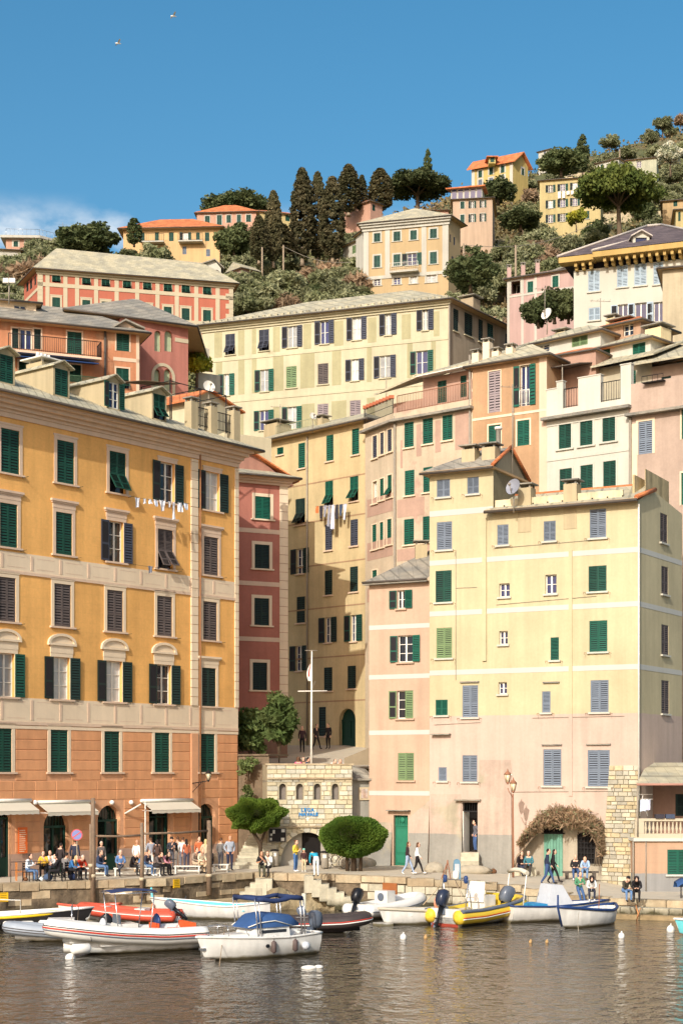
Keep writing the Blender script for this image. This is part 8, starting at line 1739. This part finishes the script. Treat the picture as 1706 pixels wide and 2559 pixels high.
# i: small dinghy
b = boat('small white dinghy with rope fender, moored between the speedboat and the yellow inflatable', 'dinghy', 1062, 2308, 207); hull(b, 4.0, 1.6, .6, M_GEL, M_GEL, mat('rope_rim', (186, 178, 158), .95, bump=.02), .07, bow=1.3); part(b, 'thwart', M_GEL, (-.4, -.1, -.7, .7, .4, .45), (.8, 1.1, -.6, .6, .42, .47)); part(b, 'storage_box', M_TEAK, (-1.3, -.8, -.4, .4, .2, .55)); part(b, 'bow_step', M_GEL, (1.9, 2.6, -.35, .35, -.02, .12))
# j: yellow RIB
b = boat('yellow inflatable boat with radar arch, stern towards the viewer', 'inflatable_boat', 1200, 2306, 46); rib_floor(b, 5.4, 2.3, M_GEL, .32, .4); rib_tubes(b, 5.6, 2.4, .33, M_RUBY, .45, ((-.25, .03, M_RUBW), (-.05, .025, M_REDP), (.9, .10, M_GREYC)), .4); part(b, 'transom', M_GEL, (-2.6, -2.4, -.85, .85, -.1, .8)); part(b, 'antifoul', M_ALGA, (-2.62, -2.59, -.8, .8, -.2, .12)); co = part(b, 'console', M_GEL, (-.3, .5, -.5, .5, .4, 1.3)); mb = MB(); mb.loft([[(-.4, .5, 1.0), (-.4, -.5, 1.0)], [(-.2, .45, 1.95), (-.2, -.45, 1.95)], [(.5, .45, 1.8), (.5, -.45, 1.8)]], close=False, cap=False, smooth=False); mb.build('white_cover', M_WHITE, co, MW[b.name])
mb = MB(); mb.tube([(-2.1, .8, .6), (-1.8, .75, 2.1), (-1.8, -.75, 2.1), (-2.1, -.8, .6)], .035, 6); mb.tube([(-1.6, .8, .6), (-1.8, .75, 2.1)], .03, 6); mb.tube([(-1.6, -.8, .6), (-1.8, -.75, 2.1)], .03, 6); ar = mb.build('radar_arch', M_STEEL, b, MW[b.name])
for y in (.65, -.6): mb = MB(); mb.lathe([(.08, 0), (.1, .08), (.1, .3), (.06, .36)], 10, (-1.8, y, 1.95)); mb.build('arch_light', M_BLUEP, ar, MW[b.name])
mb = MB(); mb.lathe([(.14, 0), (.16, .1), (.16, .32), (.1, .4)], 10, (-1.8, .0, 2.12)); mb.build('radar_drum', M_WHITE, ar, MW[b.name]); part(b, 'yellow_backrest', M_RUBY, (.9, 1.05, -.5, .4, .7, 1.35)); part(b, 'bow_cushion', M_GEL, (1.2, 2.2, -.5, .5, .5, .85)); outboard(b, -2.75, .1, .5, 1.15, mat('blue_black_cowl', (44, 52, 70), .25), 20); mb = MB(); mb.tube([(-1.9, .9+.0, 1.0+.28*math.sin(a*math.pi/8)) if False else (-1.9+.28*math.cos(a*math.pi/8), .95, 1.0+.28*math.sin(a*math.pi/8)) for a in range(17)], .06, 7, cap=False); mb.build('life_ring', mat('life_ring', (226, 150, 120), .6), b, MW[b.name])
# k: blue and white motor boat
b = boat('white and blue motorboat with silver console cover and grey outboard', 'motor_boat', 1380, 2300, 24); hull(b, 5.2, 1.9, .72, M_GEL, M_GEL, M_BLUEP, .05, bow=1.2, floor=.3, draft=.22); part(b, 'blue_cushion', mat('bright_blue', (50, 140, 190), .7), (-1.5, -.7, -.7, .7, .7, .85)); mb = MB(); mb.loft([[(-.6, .6, .7), (-.6, -.6, .7)], [(-.35, .5, 1.75), (-.35, -.5, 1.75)], [(.25, .5, 1.7), (.25, -.5, 1.7)], [(.8, .6, .8), (.8, -.6, .8)]], close=False, cap=False, smooth=False); mb.loft([[(-.6, .6, .7), (-.35, .5, 1.75)], [(.8, .6, .8), (.25, .5, 1.7)]], close=False, cap=False); mb.loft([[(.8, -.6, .8), (.25, -.5, 1.7)], [(-.6, -.6, .7), (-.35, -.5, 1.75)]], close=False, cap=False); mb.build('console_cover', M_SILV, b, MW[b.name])
mb = MB(); mb.tube([(-2.1, .8, .75), (-1.9, .8, 2.35)], .03, 6); mb.tube([(-2.1, -.8, .75), (-1.9, -.8, 2.35)], .03, 6); fr = mb.build('bimini_pole', M_WHITE, b, MW[b.name]); mb = MB(); mb.tube([(-1.9, -.85, 2.35), (-1.9, -.3, 2.45), (-1.9, .3, 2.45), (-1.9, .85, 2.35)], .11, 9); mb.build('rolled_bimini', M_CANV, fr, MW[b.name]); outboard(b, -2.75, 0, .5, 1.2, M_GREYC, 28)
for x in (.1, .9): fender(b, x, -.98+.1*x, .32, M_RUBW, .13, .4, True)
# l: gozzo
b = boat('white wooden rowing boat with navy gunwale, right of the motorboat', 'rowing_boat', 1474, 2313, 228); hull(b, 4.2, 1.75, .68, M_GEL, M_GEL, M_BLUEP, .075, bow=1.5, double=True); mb = MB(); mb.tube([(2.3, 0, .1), (2.62, 0, .95), (2.62, 0, 1.55)], [.05, .05, .04], 7); mb.build('stem_post', M_BLUEP, b, MW[b.name]); part(b, 'thwart', M_GEL, (-.2, .1, -.75, .75, .45, .5), (1.0, 1.25, -.6, .6, .5, .55), (-1.3, -1.0, -.6, .6, .45, .5)); mb = MB(); mb.tube([(-.4, .2, .3), (-.4, .25, 1.9)], .02, 5); mb.build('boat_hook', M_TEAK, b, MW[b.name])
# m: right edge
b = boat('turquoise and white boat stern cut by the right edge', 'rowing_boat', 1795, 2334, 200); hull(b, 3.6, 1.5, .5, M_AQUA, M_GEL, M_GEL, .05, double=True); part(b, 'thwart', M_GEL, (-.2, .1, -.7, .7, .35, .4))
t = thing('covered_table', 'blue tarpaulin over a stand on the quay at the right edge', 'tarpaulin', GD(1712, 79.5)); mb = MB(); mb.loft([[(x, -.5, .55+.25*math.sin(a)), (x, -.3, .75+.2*math.sin(a)), (x, .3, .8+.2*math.sin(a)), (x, .5, .5)] for x, a in ((-.5, 0), (-.2, 1), (.4, 1.6), (1.2, 1.8))], close=False, cap=False); mb.build('tarpaulin', M_BLUEC, t, MW[t.name]); mb = MB(); [mb.box(x, x+.05, -.3, -.25, 0, .7) for x in (-.3, .9)]; mb.build('stand', M_IRON, t, MW[t.name])
# buoys
for px, py, r, lab in ((146, 2380, 0, ''), (447, 2307, .14, 'small white buoy near the turquoise boat'), (1007, 2348, .14, 'white buoy in front of the speedboat'), (1552, 2345, .14, 'white buoy right of the navy rowing boat'), (1675, 2330, .18, 'white buoy bag near the right edge'), (1063, 2346, .08, 'small tan float in mid water'), (1325, 2357, .07, 'small dark float before the motorboat'), (1366, 2357, .07, 'tiny tan float before the navy rowing boat')):
    if r: p = WP(px, py); mb = MB(); mb.ball(p+Vector((0, 0, r*.5)), r, 12, 8, sq=(1, 1, 1.2)); mb.tube([p+Vector((0, 0, r*1.5)), p+Vector((.02, 0, r*2.1))], .03, 6); tag(mb.build('buoy', M_RUBW if 'white' in lab else mat('tan_float', (186, 150, 100), .7)), lab, 'buoy', 'mooring buoys')
p = WP(772, 2420); mb = MB(); mb.ball(p, .2, 10, 6, sq=(1.5, 1, .5)); mb.ball(p+Vector((.35, .1, .02)), .14, 10, 6, sq=(1.2, 1, .6)); tag(mb.build('floating_bag', M_WHITE), 'white plastic bag floating in front of the cruiser', 'bag')
# mooring lines
rope('pale mooring rope from the quay to the small dinghy', [W(1118, 2170, 82), W(1090, 2225, 79), W(1057, 2262, 76.5)], .02, (206, 180, 140)); rope('mooring rope from the quay to the yellow inflatable', [W(1128, 2180, 82), W(1150, 2235, 79), W(1160, 2260, 77)], .02, (190, 168, 140)); rope('rope from the turquoise boat bow to the ledge', [W(465, 2240, 79.5), W(455, 2268, 79), W(445, 2285, 78.4)], .015, (90, 100, 110)); rope('orange rope tangle on the right ledge', [W(1588, 2262, 77), W(1594, 2285, 76.6), W(1590, 2302, 76.4), W(1600, 2270, 76.8)], .03, (200, 140, 90)); rope('thin rope from the navy rowing boat stem into the water', [W(1446, 2280, 72.2), W(1443, 2310, 71.8), W(1445, 2330, 71.2)], .012, (170, 160, 140))
t = thing('davit', 'small iron davit with ropes on the quay above the dinghy', 'davit', GD(1112, 82.6)); mb = MB(); [mb.tube(q, .03, 5) for q in ([W(1112, 2200, 82.6), W(1118, 2150, 82.6)], [W(1128, 2215, 82.4), W(1118, 2150, 82.6)], [W(1100, 2205, 82.4), W(1118, 2155, 82.6)])]; mb.build('legs', M_RUST, t)
# ================================================================== PEOPLE
SKIN = [mat('skin_light', (222, 176, 148), .6, var=.04), mat('skin_tan', (200, 150, 118), .6, var=.04), mat('skin_pale', (232, 190, 166), .6, var=.04)]
def fabric(c): return mat('fabric_%d_%d_%d' % c, c, .9, var=.12, scale=9)
POSE = {}
def J(**k): return k
base = dict(pel=(0, 0, .95), spi=(0, .01, 1.12), che=(0, 0, 1.34), nec=(0, -.01, 1.50), hea=(0, -.03, 1.56),
 shL=(.17, 0, 1.43), shR=(-.17, 0, 1.43), elL=(.23, .03, 1.15), elR=(-.23, .03, 1.15), wrL=(.23, -.08, .92), wrR=(-.23, -.08, .92), haL=(.22, -.12, .83), haR=(-.22, -.12, .83),
 hiL=(.095, 0, .92), hiR=(-.095, 0, .92), knL=(.10, -.03, .50), knR=(-.10, -.03, .50), anL=(.10, .02, .09), anR=(-.10, .02, .09), toL=(.12, -.15, .045), toR=(-.12, -.15, .045))
POSE['stand'] = base
POSE['pocket'] = {**base, 'elL': (.27, .08, 1.17), 'elR': (-.27, .08, 1.17), 'wrL': (.19, -.06, .98), 'wrR': (-.19, -.06, .98), 'haL': (.16, -.08, .92), 'haR': (-.16, -.08, .92)}
POSE['phone'] = {**base, 'elL': (.24, -.02, 1.16), 'wrL': (.10, -.24, 1.22), 'haL': (.05, -.28, 1.28), 'elR': (-.24, 0, 1.16), 'wrR': (-.08, -.22, 1.15), 'haR': (-.03, -.27, 1.2)}
POSE['walk'] = {**base, 'knL': (.09, -.20, .53), 'anL': (.09, -.32, .12), 'toL': (.10, -.50, .10), 'knR': (-.09, .06, .50), 'anR': (-.09, .30, .14), 'toR': (-.10, .16, .045), 'elL': (.24, .12, 1.16), 'wrL': (.23, .10, .92), 'haL': (.22, .08, .83), 'elR': (-.24, -.05, 1.16), 'wrR': (-.22, -.2, .97), 'haR': (-.21, -.26, .89)}
POSE['bend'] = {**base, 'spi': (0, -.08, 1.08), 'che': (0, -.34, 1.16), 'nec': (0, -.50, 1.18), 'hea': (0, -.56, 1.16), 'shL': (.17, -.40, 1.17), 'shR': (-.17, -.40, 1.17), 'elL': (.2, -.45, .90), 'elR': (-.2, -.45, .90), 'wrL': (.15, -.55, .68), 'wrR': (-.15, -.55, .68), 'haL': (.12, -.58, .6), 'haR': (-.12, -.58, .6)}
sit = dict(pel=(0, 0, .54), spi=(0, .02, .70), che=(0, -.04, .92), nec=(0, -.08, 1.08), hea=(0, -.11, 1.14), shL=(.17, -.05, 1.01), shR=(-.17, -.05, 1.01), elL=(.25, -.10, .75), elR=(-.25, -.10, .75), wrL=(.12, -.30, .68), wrR=(-.12, -.30, .68), haL=(.05, -.37, .68), haR=(-.05, -.37, .68),
 hiL=(.095, -.03, .53), hiR=(-.095, -.03, .53), knL=(.13, -.45, .53), knR=(-.13, -.45, .53), anL=(.12, -.44, .09), anR=(-.12, -.44, .09), toL=(.13, -.62, .045), toR=(-.13, -.62, .045))
POSE['sit'] = sit
POSE['sitlean'] = {**sit, 'spi': (0, -.04, .70), 'che': (0, -.17, .88), 'nec': (0, -.26, 1.01), 'hea': (0, -.31, 1.05), 'shL': (.17, -.2, .96), 'shR': (-.17, -.2, .96), 'elL': (.22, -.34, .70), 'elR': (-.22, -.34, .70), 'wrL': (.08, -.52, .66), 'wrR': (-.08, -.52, .66), 'haL': (.03, -.58, .68), 'haR': (-.03, -.58, .68)}
POSE['siteat'] = {**sit, 'wrL': (.12, -.36, .86), 'haL': (.06, -.40, .94), 'elL': (.24, -.22, .76), 'wrR': (-.12, -.34, .80), 'haR': (-.07, -.4, .84)}
POSE['sitcross'] = {**sit, 'knL': (.05, -.46, .60), 'anL': (-.22, -.52, .36), 'toL': (-.32, -.62, .32)}
POSE['perch'] = {**{k: (v[0], v[1], v[2]+.28) for k, v in sit.items()}, 'knL': (.12, -.34, .48), 'knR': (-.10, -.38, .50), 'anL': (.12, -.52, .09), 'anR': (-.10, -.60, .09), 'toL': (.13, -.69, .045), 'toR': (-.11, -.77, .045), 'wrL': (.10, -.30, 1.02), 'haL': (.04, -.36, 1.04), 'wrR': (-.10, -.30, 1.02), 'haR': (-.04, -.36, 1.05)}
EDG = [('pel', 'spi'), ('spi', 'che'), ('che', 'nec'), ('nec', 'hea')]+[(a+s, b+s) for s in 'LR' for a, b in (('sh', 'el'), ('el', 'wr'), ('wr', 'ha'), ('hi', 'kn'), ('kn', 'an'), ('an', 'to'))]+[('che', 'shL'), ('che', 'shR'), ('pel', 'hiL'), ('pel', 'hiR')]
RAD = dict(pel=.145, spi=.125, che=.145, nec=.058, hea=.05, sh=.075, el=.052, wr=.036, ha=.036, hi=.10, kn=.066, an=.046, to=.042)
GRP = {'pel': 1, 'spi': 0, 'che': 0, 'nec': 2, 'hea': 2, 'sh': 0, 'el': 0, 'wr': 0, 'ha': 2, 'hi': 1, 'kn': 1, 'an': 1, 'to': 3}
PEOPLE = []
def person(label, px, py, pose, head, top, bot, hair=(60, 44, 36), hl='short', h=1.74, skin=0, at=None, shoes=(46, 42, 40), hat=None, group=None, fat=1.0, sleeves=True):
    PEOPLE.append((label, px, py, pose, head, top, bot, hair, hl, h, skin, at, shoes, hat, group, fat, sleeves))
def build_people():
    tmp = []
    for P in PEOPLE:
        po = POSE[P[3]]; names = list(po); me = bpy.data.meshes.new('sk'); me.from_pydata([po[n] for n in names], [(names.index(a), names.index(b)) for a, b in EDG], [])
        o = bpy.data.objects.new('sk', me); COL.objects.link(o); o.modifiers.new('skin', 'SKIN').use_smooth_shade = True; sub = o.modifiers.new('sub', 'SUBSURF'); sub.levels = 1; sub.render_levels = 1
        if not me.skin_vertices: o.modifiers.clear(); raise RuntimeError('no skin layer')
        for i, n in enumerate(names):
            key = n[:2] if n[-1] in 'LR' else n; r = RAD[key]*(P[15] if key in ('pel', 'spi', 'che', 'sh', 'hi', 'el', 'kn') else 1); sv = me.skin_vertices[0].data[i]; sv.radius = (r, r*(.78 if key in ('pel', 'spi', 'che') else 1)); sv.use_root = n == 'pel'
        tmp.append((o, po, names))
    dg = bpy.context.evaluated_depsgraph_get()
    for P, (o, po, names) in zip(PEOPLE, tmp):
        label, px, py, pose, head, top, bot, hair, hl, h, skin, at, shoes, hat, group, fat, sleeves = P
        ev = bpy.data.meshes.new_from_object(o.evaluated_get(dg)); V = np.empty(len(ev.vertices)*3); ev.vertices.foreach_get('co', V); V = V.reshape(-1, 3)
        segs = []
        for a, b in EDG:
            ka = b[:2] if b[-1] in 'LR' else b; g = GRP[ka]
            if ka == 'wr' and not sleeves: g = 2
            if (a, b) == ('pel', 'spi'): g = 0
            segs.append((np.array(po[a]), np.array(po[b]), g))
        mb = MB(); F = [tuple(p.vertices) for p in ev.polygons]; C = np.array([V[list(f)].mean(0) for f in F]); best = np.full(len(F), 1e9); gi = np.zeros(len(F), int)
        for a, b, g in segs:
            d = b-a; t = np.clip(((C-a)@d)/(d@d), 0, 1); dist = np.linalg.norm(C-a-t[:, None]*d, axis=1); m = dist < best; best[m] = dist[m]; gi[m] = g
        mb.v = [tuple(v) for v in V]; mb.f = F; mb.m = [int(x) for x in gi]; mb.sm = [True]*len(F)
        hc = Vector(po['hea'])+(Vector(po['hea'])-Vector(po['nec'])).normalized()*.10
        rings = []                                     # head with jaw, brow and nose
        for zz, rx, ry, off in ((-.125, .03, .035, -.03), (-.115, .05, .06, -.025), (-.07, .066, .08, -.015), (-.02, .075, .092, -.005), (.03, .078, .097, 0), (.08, .070, .088, .005), (.115, .045, .055, .01), (.128, .012, .015, .01)):
            ring = []
            for j in range(12):
                a = 2*math.pi*j/12; x, y = rx*math.cos(a), ry*math.sin(a)+off
                if j == 9 and -.08 < zz < .0: y -= .022
                ring.append((hc.x+x, hc.y+y, hc.z+zz))
            rings.append(ring)
        mb.loft(rings, 2); mb.ball((hc.x+.079, hc.y+.01, hc.z-.01), .022, 6, 4, 2, (.5, 1, 1.3)); mb.ball((hc.x-.079, hc.y+.01, hc.z-.01), .022, 6, 4, 2, (.5, 1, 1.3))
        for s in (-1, 1): mb.ball((hc.x+s*.03, hc.y-.088, hc.z+.015), .012, 6, 4, 4)
        mb.box(hc.x-.024, hc.x+.024, hc.y-.094, hc.y-.08, hc.z-.068, hc.z-.058, 4)
        for s in 'LR':                                 # hands: five fingers each
            w, t = Vector(po['wr'+s]), Vector(po['ha'+s]); d = (t-w).normalized(); side = d.cross(Vector((0, 0, 1))); side = side.normalized() if side.length > .1 else Vector((1, 0, 0)); nrm = d.cross(side)
            for k, ln in enumerate((.055, .068, .072, .066, .052)):
                if k == 0: a = w+d*.03+side*.03; b = a+(d*.6+side*.8).normalized()*ln; c = b+d*.02
                else: a = t+side*(.034-.022*(k-1))*.9; b = a+d*ln*.6; c = b+(d*.7-nrm*.5)*ln*.5
                mb.tube([a, b, c], [.0105, .0095, .007], 5, 2)
        sc = h/1.74; loc = at if at is not None else G(px, py)
        mats = [fabric(top), fabric(bot), SKIN[skin], fabric(shoes), M_VOID]
        ob = mb.build('person', mats, None, Matrix.Translation(loc) @ Matrix.Rotation(R(head), 4, 'Z') @ Matrix.Scale(sc, 4)); tag(ob, label, 'person', group); MWp = MW[ob.name]
        hm = MB(); hr = []
        if hl != 'bald':
            for i in range(7):
                t = math.pi*(.02+.62*i/6); r = .092*math.sin(t); hr.append([(hc.x+r*math.cos(a*math.pi/6)*.95, hc.y+.016+r*math.sin(a*math.pi/6)*(1.12 if math.sin(a*math.pi/6) > -.3 else .9), hc.z+.045+.092*math.cos(t)-(.0 if math.sin(a*math.pi/6) < .2 else .03*i/6)) for a in range(12)])
            hm.loft(hr)
            if hl == 'long':
                hm.loft([[(hc.x+x*w, hc.y+.05+y+o2, hc.z+zz) for x, y in ((-.085, -.05), (-.06, .04), (0, .065), (.06, .04), (.085, -.05), (0, -.0))] for zz, w, o2 in ((.06, 1, 0), (-.06, 1.1, .005), (-.18, 1.15, .03), (-.30, .8, .045))])
            if hl == 'bun': hm.ball((hc.x, hc.y+.11, hc.z+.08), .05, 8, 6)
            if hl == 'curly': hm.ball((hc.x, hc.y+.02, hc.z+.03), .13, 10, 7, sq=(1, .9, 1)); hm.ball((hc.x, hc.y+.05, hc.z-.1), .12, 10, 7)
            hm.build('hair', mat('hair_%d_%d_%d' % hair, hair, .7, var=.2, scale=20), ob, MWp)
        if hat:
            km = MB(); km.loft([[(hc.x+r*math.cos(a*math.pi/6), hc.y+.012+r*1.1*math.sin(a*math.pi/6), hc.z+z_) for a in range(12)] for r, z_ in ((.098, .03), (.1, .08), (.08, .135), (.03, .155))]); 
            if hat[1] == 'cap': km.box(hc.x-.06, hc.x+.06, hc.y-.19, hc.y-.06, hc.z+.045, hc.z+.058)
            km.build('hat', fabric(hat[0]), ob, MWp)
        bpy.data.objects.remove(o)
WH_, BK, NV, JN, GY = (226, 224, 218), (36, 34, 36), (44, 54, 78), (92, 120, 158), (150, 152, 156)
BLD, BRN, DK, GRY = (206, 178, 126), (92, 64, 44), (38, 30, 28), (206, 204, 200)
# left cafe
person('guest in a pale hoodie and jeans seated at the far left', 70, 2203, 'siteat', 70, (206, 214, 220), JN, DK)
person('guest in a yellow sweater seated behind the dark table', 109, 2194, 'siteat', 5, (226, 178, 60), (60, 60, 66), BRN)
person('guest in a white shirt and sunglasses next to the yellow sweater', 129, 2192, 'sit', -20, WH_, (90, 96, 110), BRN)
person('guest all in black on a dark chair among the left cafe tables', 146, 2204, 'siteat', -70, BK, BK, DK)
person('person in dark clothes standing in the shade of the left shop door', 151, 2191, 'stand', 160, (58, 50, 50), BK, DK, h=1.68)
person('person in a navy jacket standing with their back turned behind the red jacket', 187, 2186, 'stand', 175, (52, 54, 70), BK, BRN, h=1.80)
person('blond guest in a blue sweater leaning forward', 176, 2201, 'sitlean', 60, (56, 108, 160), BK, BLD, 'long')
person('guest in a red jacket with thin grey hair', 199, 2199, 'sitlean', 35, (190, 62, 38), (52, 48, 50), GRY, fat=1.08)
person('man in a navy jacket and jeans seated on the bench by the tall post', 246, 2191, 'sit', 75, (50, 60, 84), JN, (120, 104, 90), fat=1.1)
person('person in the doorway glass of the middle arch wearing grey', 253, 2184, 'stand', 20, (96, 90, 88), (50, 46, 46), GRY, h=1.66)
# benches before the shop
person('standing man in a white shirt by the middle post, back turned', 341, 2184, 'stand', 150, WH_, (190, 160, 126), (186, 150, 118), 'bald', skin=1)
person('white-haired person in a black coat seated on the long bench', 329, 2190, 'sitlean', 60, (44, 40, 42), BK, (232, 230, 226))
person('person in a denim jacket bowed forward on the long bench', 346, 2190, 'sitlean', 85, (84, 122, 168), (150, 150, 150), (176, 140, 110))
person('person in dark jacket and jeans with white shoes on the long bench', 366, 2190, 'sit', 60, (60, 60, 72), JN, BRN, shoes=WH_)
person('standing person in a grey sweater and white trousers by the shop door', 377, 2176, 'pocket', 200, (146, 150, 160), WH_, BRN)
person('standing person in brown beside the grey sweater', 393, 2177, 'stand', 190, (84, 64, 56), (60, 50, 46), DK, 'long', 1.66)
person('man in a taupe coat seated on the right end of the long bench', 388, 2190, 'sitlean', 60, (104, 92, 88), (50, 48, 50), BRN, fat=1.1)
person('long-haired person in a pink top and black trousers on the long bench end', 404, 2189, 'sitlean', 70, (206, 140, 152), BK, DK, 'long')
person('standing person in a black sweater and white trousers with arms out', 444, 2172, 'phone', 185, BK, WH_, BRN)
person('person in a white top standing behind the black sweater', 456, 2173, 'stand', 170, WH_, (110, 110, 120), BRN)
person('person with an orange scarf standing by the right awning pole', 497, 2172, 'stand', 20, (200, 110, 70), (60, 70, 100), BRN)
person('seated person in a grey-brown jacket on the short bench left side', 487, 2183, 'sit', 50, (150, 132, 116), (186, 166, 140), BRN)
person('seated blond person in a cream coat on the white bench', 502, 2184, 'sitcross', 45, (220, 206, 176), (206, 180, 146), (190, 140, 96), 'long')
person('dark-clad person with long dark hair near the right post', 529, 2182, 'sit', -60, (46, 38, 38), BK, DK, 'long')
person('person in a grey hood with an orange bag near the stairs', 551, 2174, 'stand', 150, (110, 108, 106), (70, 70, 76), BRN, h=1.70)
person('bald man in a light grey sweater and navy trousers by the stairs', 574, 2177, 'pocket', 20, (160, 168, 178), (46, 50, 70), (150, 120, 100), 'bald', 1.86, 1, fat=1.08)
person('man in a black cap standing by the rectangular shop door', 428, 2174, 'phone', 30, (60, 62, 70), (90, 90, 96), DK, hat=(BK, 'cap'))
person('woman in a rust jacket standing left of the potted lemon tree', 466, 2176, 'stand', 200, (170, 96, 66), (70, 70, 84), DK, 'long', 1.66)
person('woman in sand colours standing behind the seated cream coat', 513, 2176, 'pocket', 160, (196, 176, 146), (120, 104, 90), BLD, 'long', 1.66)
person('seated man in a blue shirt at the left end of the long bench', 300, 2191, 'sitcross', 20, (96, 130, 176), (70, 72, 80), GRY)
person('guest with dark hair in grey at the second dark table', 162, 2200, 'siteat', 150, (120, 118, 116), BK, DK)
# quay edge by the stairs
person('person in a black T-shirt and olive trousers sitting on the quay edge', 653, 0, 'siteat', 8, BK, (84, 84, 66), BRN, at=W(653, 2192, 84.6), skin=1, sleeves=False)
person('long-haired person in white and black sitting on the quay edge', 671, 0, 'siteat', -15, WH_, BK, DK, 'long', at=W(671, 2192, 84.6))
person('woman in a yellow top and jeans standing before the arch', 738, 2180, 'phone', 60, (226, 200, 76), (70, 104, 150), BRN, 'bun', 1.68, shoes=WH_)
person('child in a dark waistcoat and mint hat before the dark door', 759, 2180, 'stand', 5, (70, 44, 44), (206, 186, 150), BRN, h=1.22, hat=((140, 206, 186), 'beanie'), shoes=WH_)
person('woman in turquoise and white bending down at the water steps', 790, 2192, 'bend', 200, (44, 160, 190), WH_, BLD, 'short', 1.72)
# clubhouse terrace
tz = zN-.9
for px, d, c, hr, lb, hl, ps in ((745, 93.0, (214, 90, 130), BRN, 'curly-haired person in pink on the clubhouse terrace', 'curly', 180), (757, 93.6, (190, 150, 120), BRN, 'person behind the pink top on the clubhouse terrace', 'short', 10), (764, 93.0, (56, 66, 92), DK, 'person in navy left of the flagpole on the terrace', 'short', 90), (829, 92.8, WH_, DK, 'person in white bowed over the terrace parapet', 'short', 30), (850, 92.8, (226, 224, 222), BRN, 'person in white with sunglasses right on the terrace', 'short', 0)):
    person(lb, px, 0, 'sitlean' if px > 800 else 'sit', ps, c, BK, hr, hl, at=Vector((W(px, 0, d).x, d, tz)))
person('shade-dark person in the shaded alley behind the flagpole', 786, 0, 'walk', 40, (50, 44, 44), BK, DK, at=Vector((W(790, 0, 109).x, 109, 8.6)))  # alley figures: clothes coloured near-black to carry the alley's shade
person('second shade-dark person in the shaded alley near the arched door', 822, 0, 'stand', -30, (44, 40, 42), BK, DK, at=Vector((W(820, 0, 110).x, 110, 8.68)))
person('third shade-dark person in the shaded alley behind the pink top', 758, 0, 'stand', 0, (70, 50, 54), BK, DK, at=Vector((W(755, 0, 107).x, 107, 8.4)))
# right quay
person('woman in a dark top and light jeans walking with a pink bag', 1018, 2187, 'walk', 80, (54, 40, 44), (150, 166, 190), BRN, 'long', 1.70, shoes=WH_)
person('woman in a white top and black trousers walking beside the dark top', 1042, 2187, 'walk', 85, WH_, BK, BRN, 'long', 1.68, shoes=WH_)
person('man in a grey coat and jeans standing in the pink building doorway', 1182, 0, 'pocket', -70, (100, 100, 108), (70, 96, 140), DK, at=fB.p(fB.u(1181), fB.z(1174, 2130), -.35), h=1.74)
person('dark-haired woman with sunglasses seated at the foot of the arch', 1300, 2189, 'sitcross', 20, (48, 40, 40), (56, 60, 80), DK, 'long', at=W(1300, 2190, 86.9))
person('white-haired man in a teal jacket seated beside her', 1321, 2189, 'sit', -15, (66, 120, 130), (64, 58, 56), GRY, fat=1.1, at=W(1321, 2190, 86.6))
person('man in a navy coat and jeans striding along the quay', 1367, 2213, 'walk', 80, (44, 52, 72), (60, 82, 120), DK, h=1.84, fat=1.12, at=W(1367, 2213, 82.5))
person('person in black walking half hidden behind the navy coat', 1381, 2209, 'walk', 80, BK, BK, DK, 'long', 1.74, at=W(1382, 2209, 82.9))
person('bald man in a black sweater seated under the barred window', 1437, 2199, 'sit', -5, (42, 40, 42), (60, 84, 124), GRY, 'bald', fat=1.15, shoes=WH_, at=W(1437, 2200, 85.2))
person('person in a light blue top seated right of the bald man', 1463, 2198, 'sitlean', -15, (160, 186, 216), (110, 140, 176), (190, 140, 100), at=W(1463, 2199, 85.1))
person('person in a green jacket and jeans perched on the quay edge looking down', 1447, 0, 'perch', 10, (84, 142, 106), (70, 98, 140), DK, at=W(1447, 2262, 78.6))
person('curly dark-haired person in white seated on the quay edge', 1477, 0, 'sitlean', -5, WH_, (50, 54, 70), DK, 'curly', at=W(1477, 2252, 78.4), shoes=WH_)
person('person in an olive jacket, jeans and black cap on the low wall', 1561, 0, 'sitlean', 15, (70, 66, 54), (100, 132, 172), DK, hat=(BK, 'cap'), at=W(1561, 2254, 77.2), fat=1.1)
person('person in a black hooded jacket on the low wall', 1590, 0, 'sitlean', -10, BK, BK, DK, 'curly', at=W(1590, 2254, 77.2), fat=1.05)
build_people()
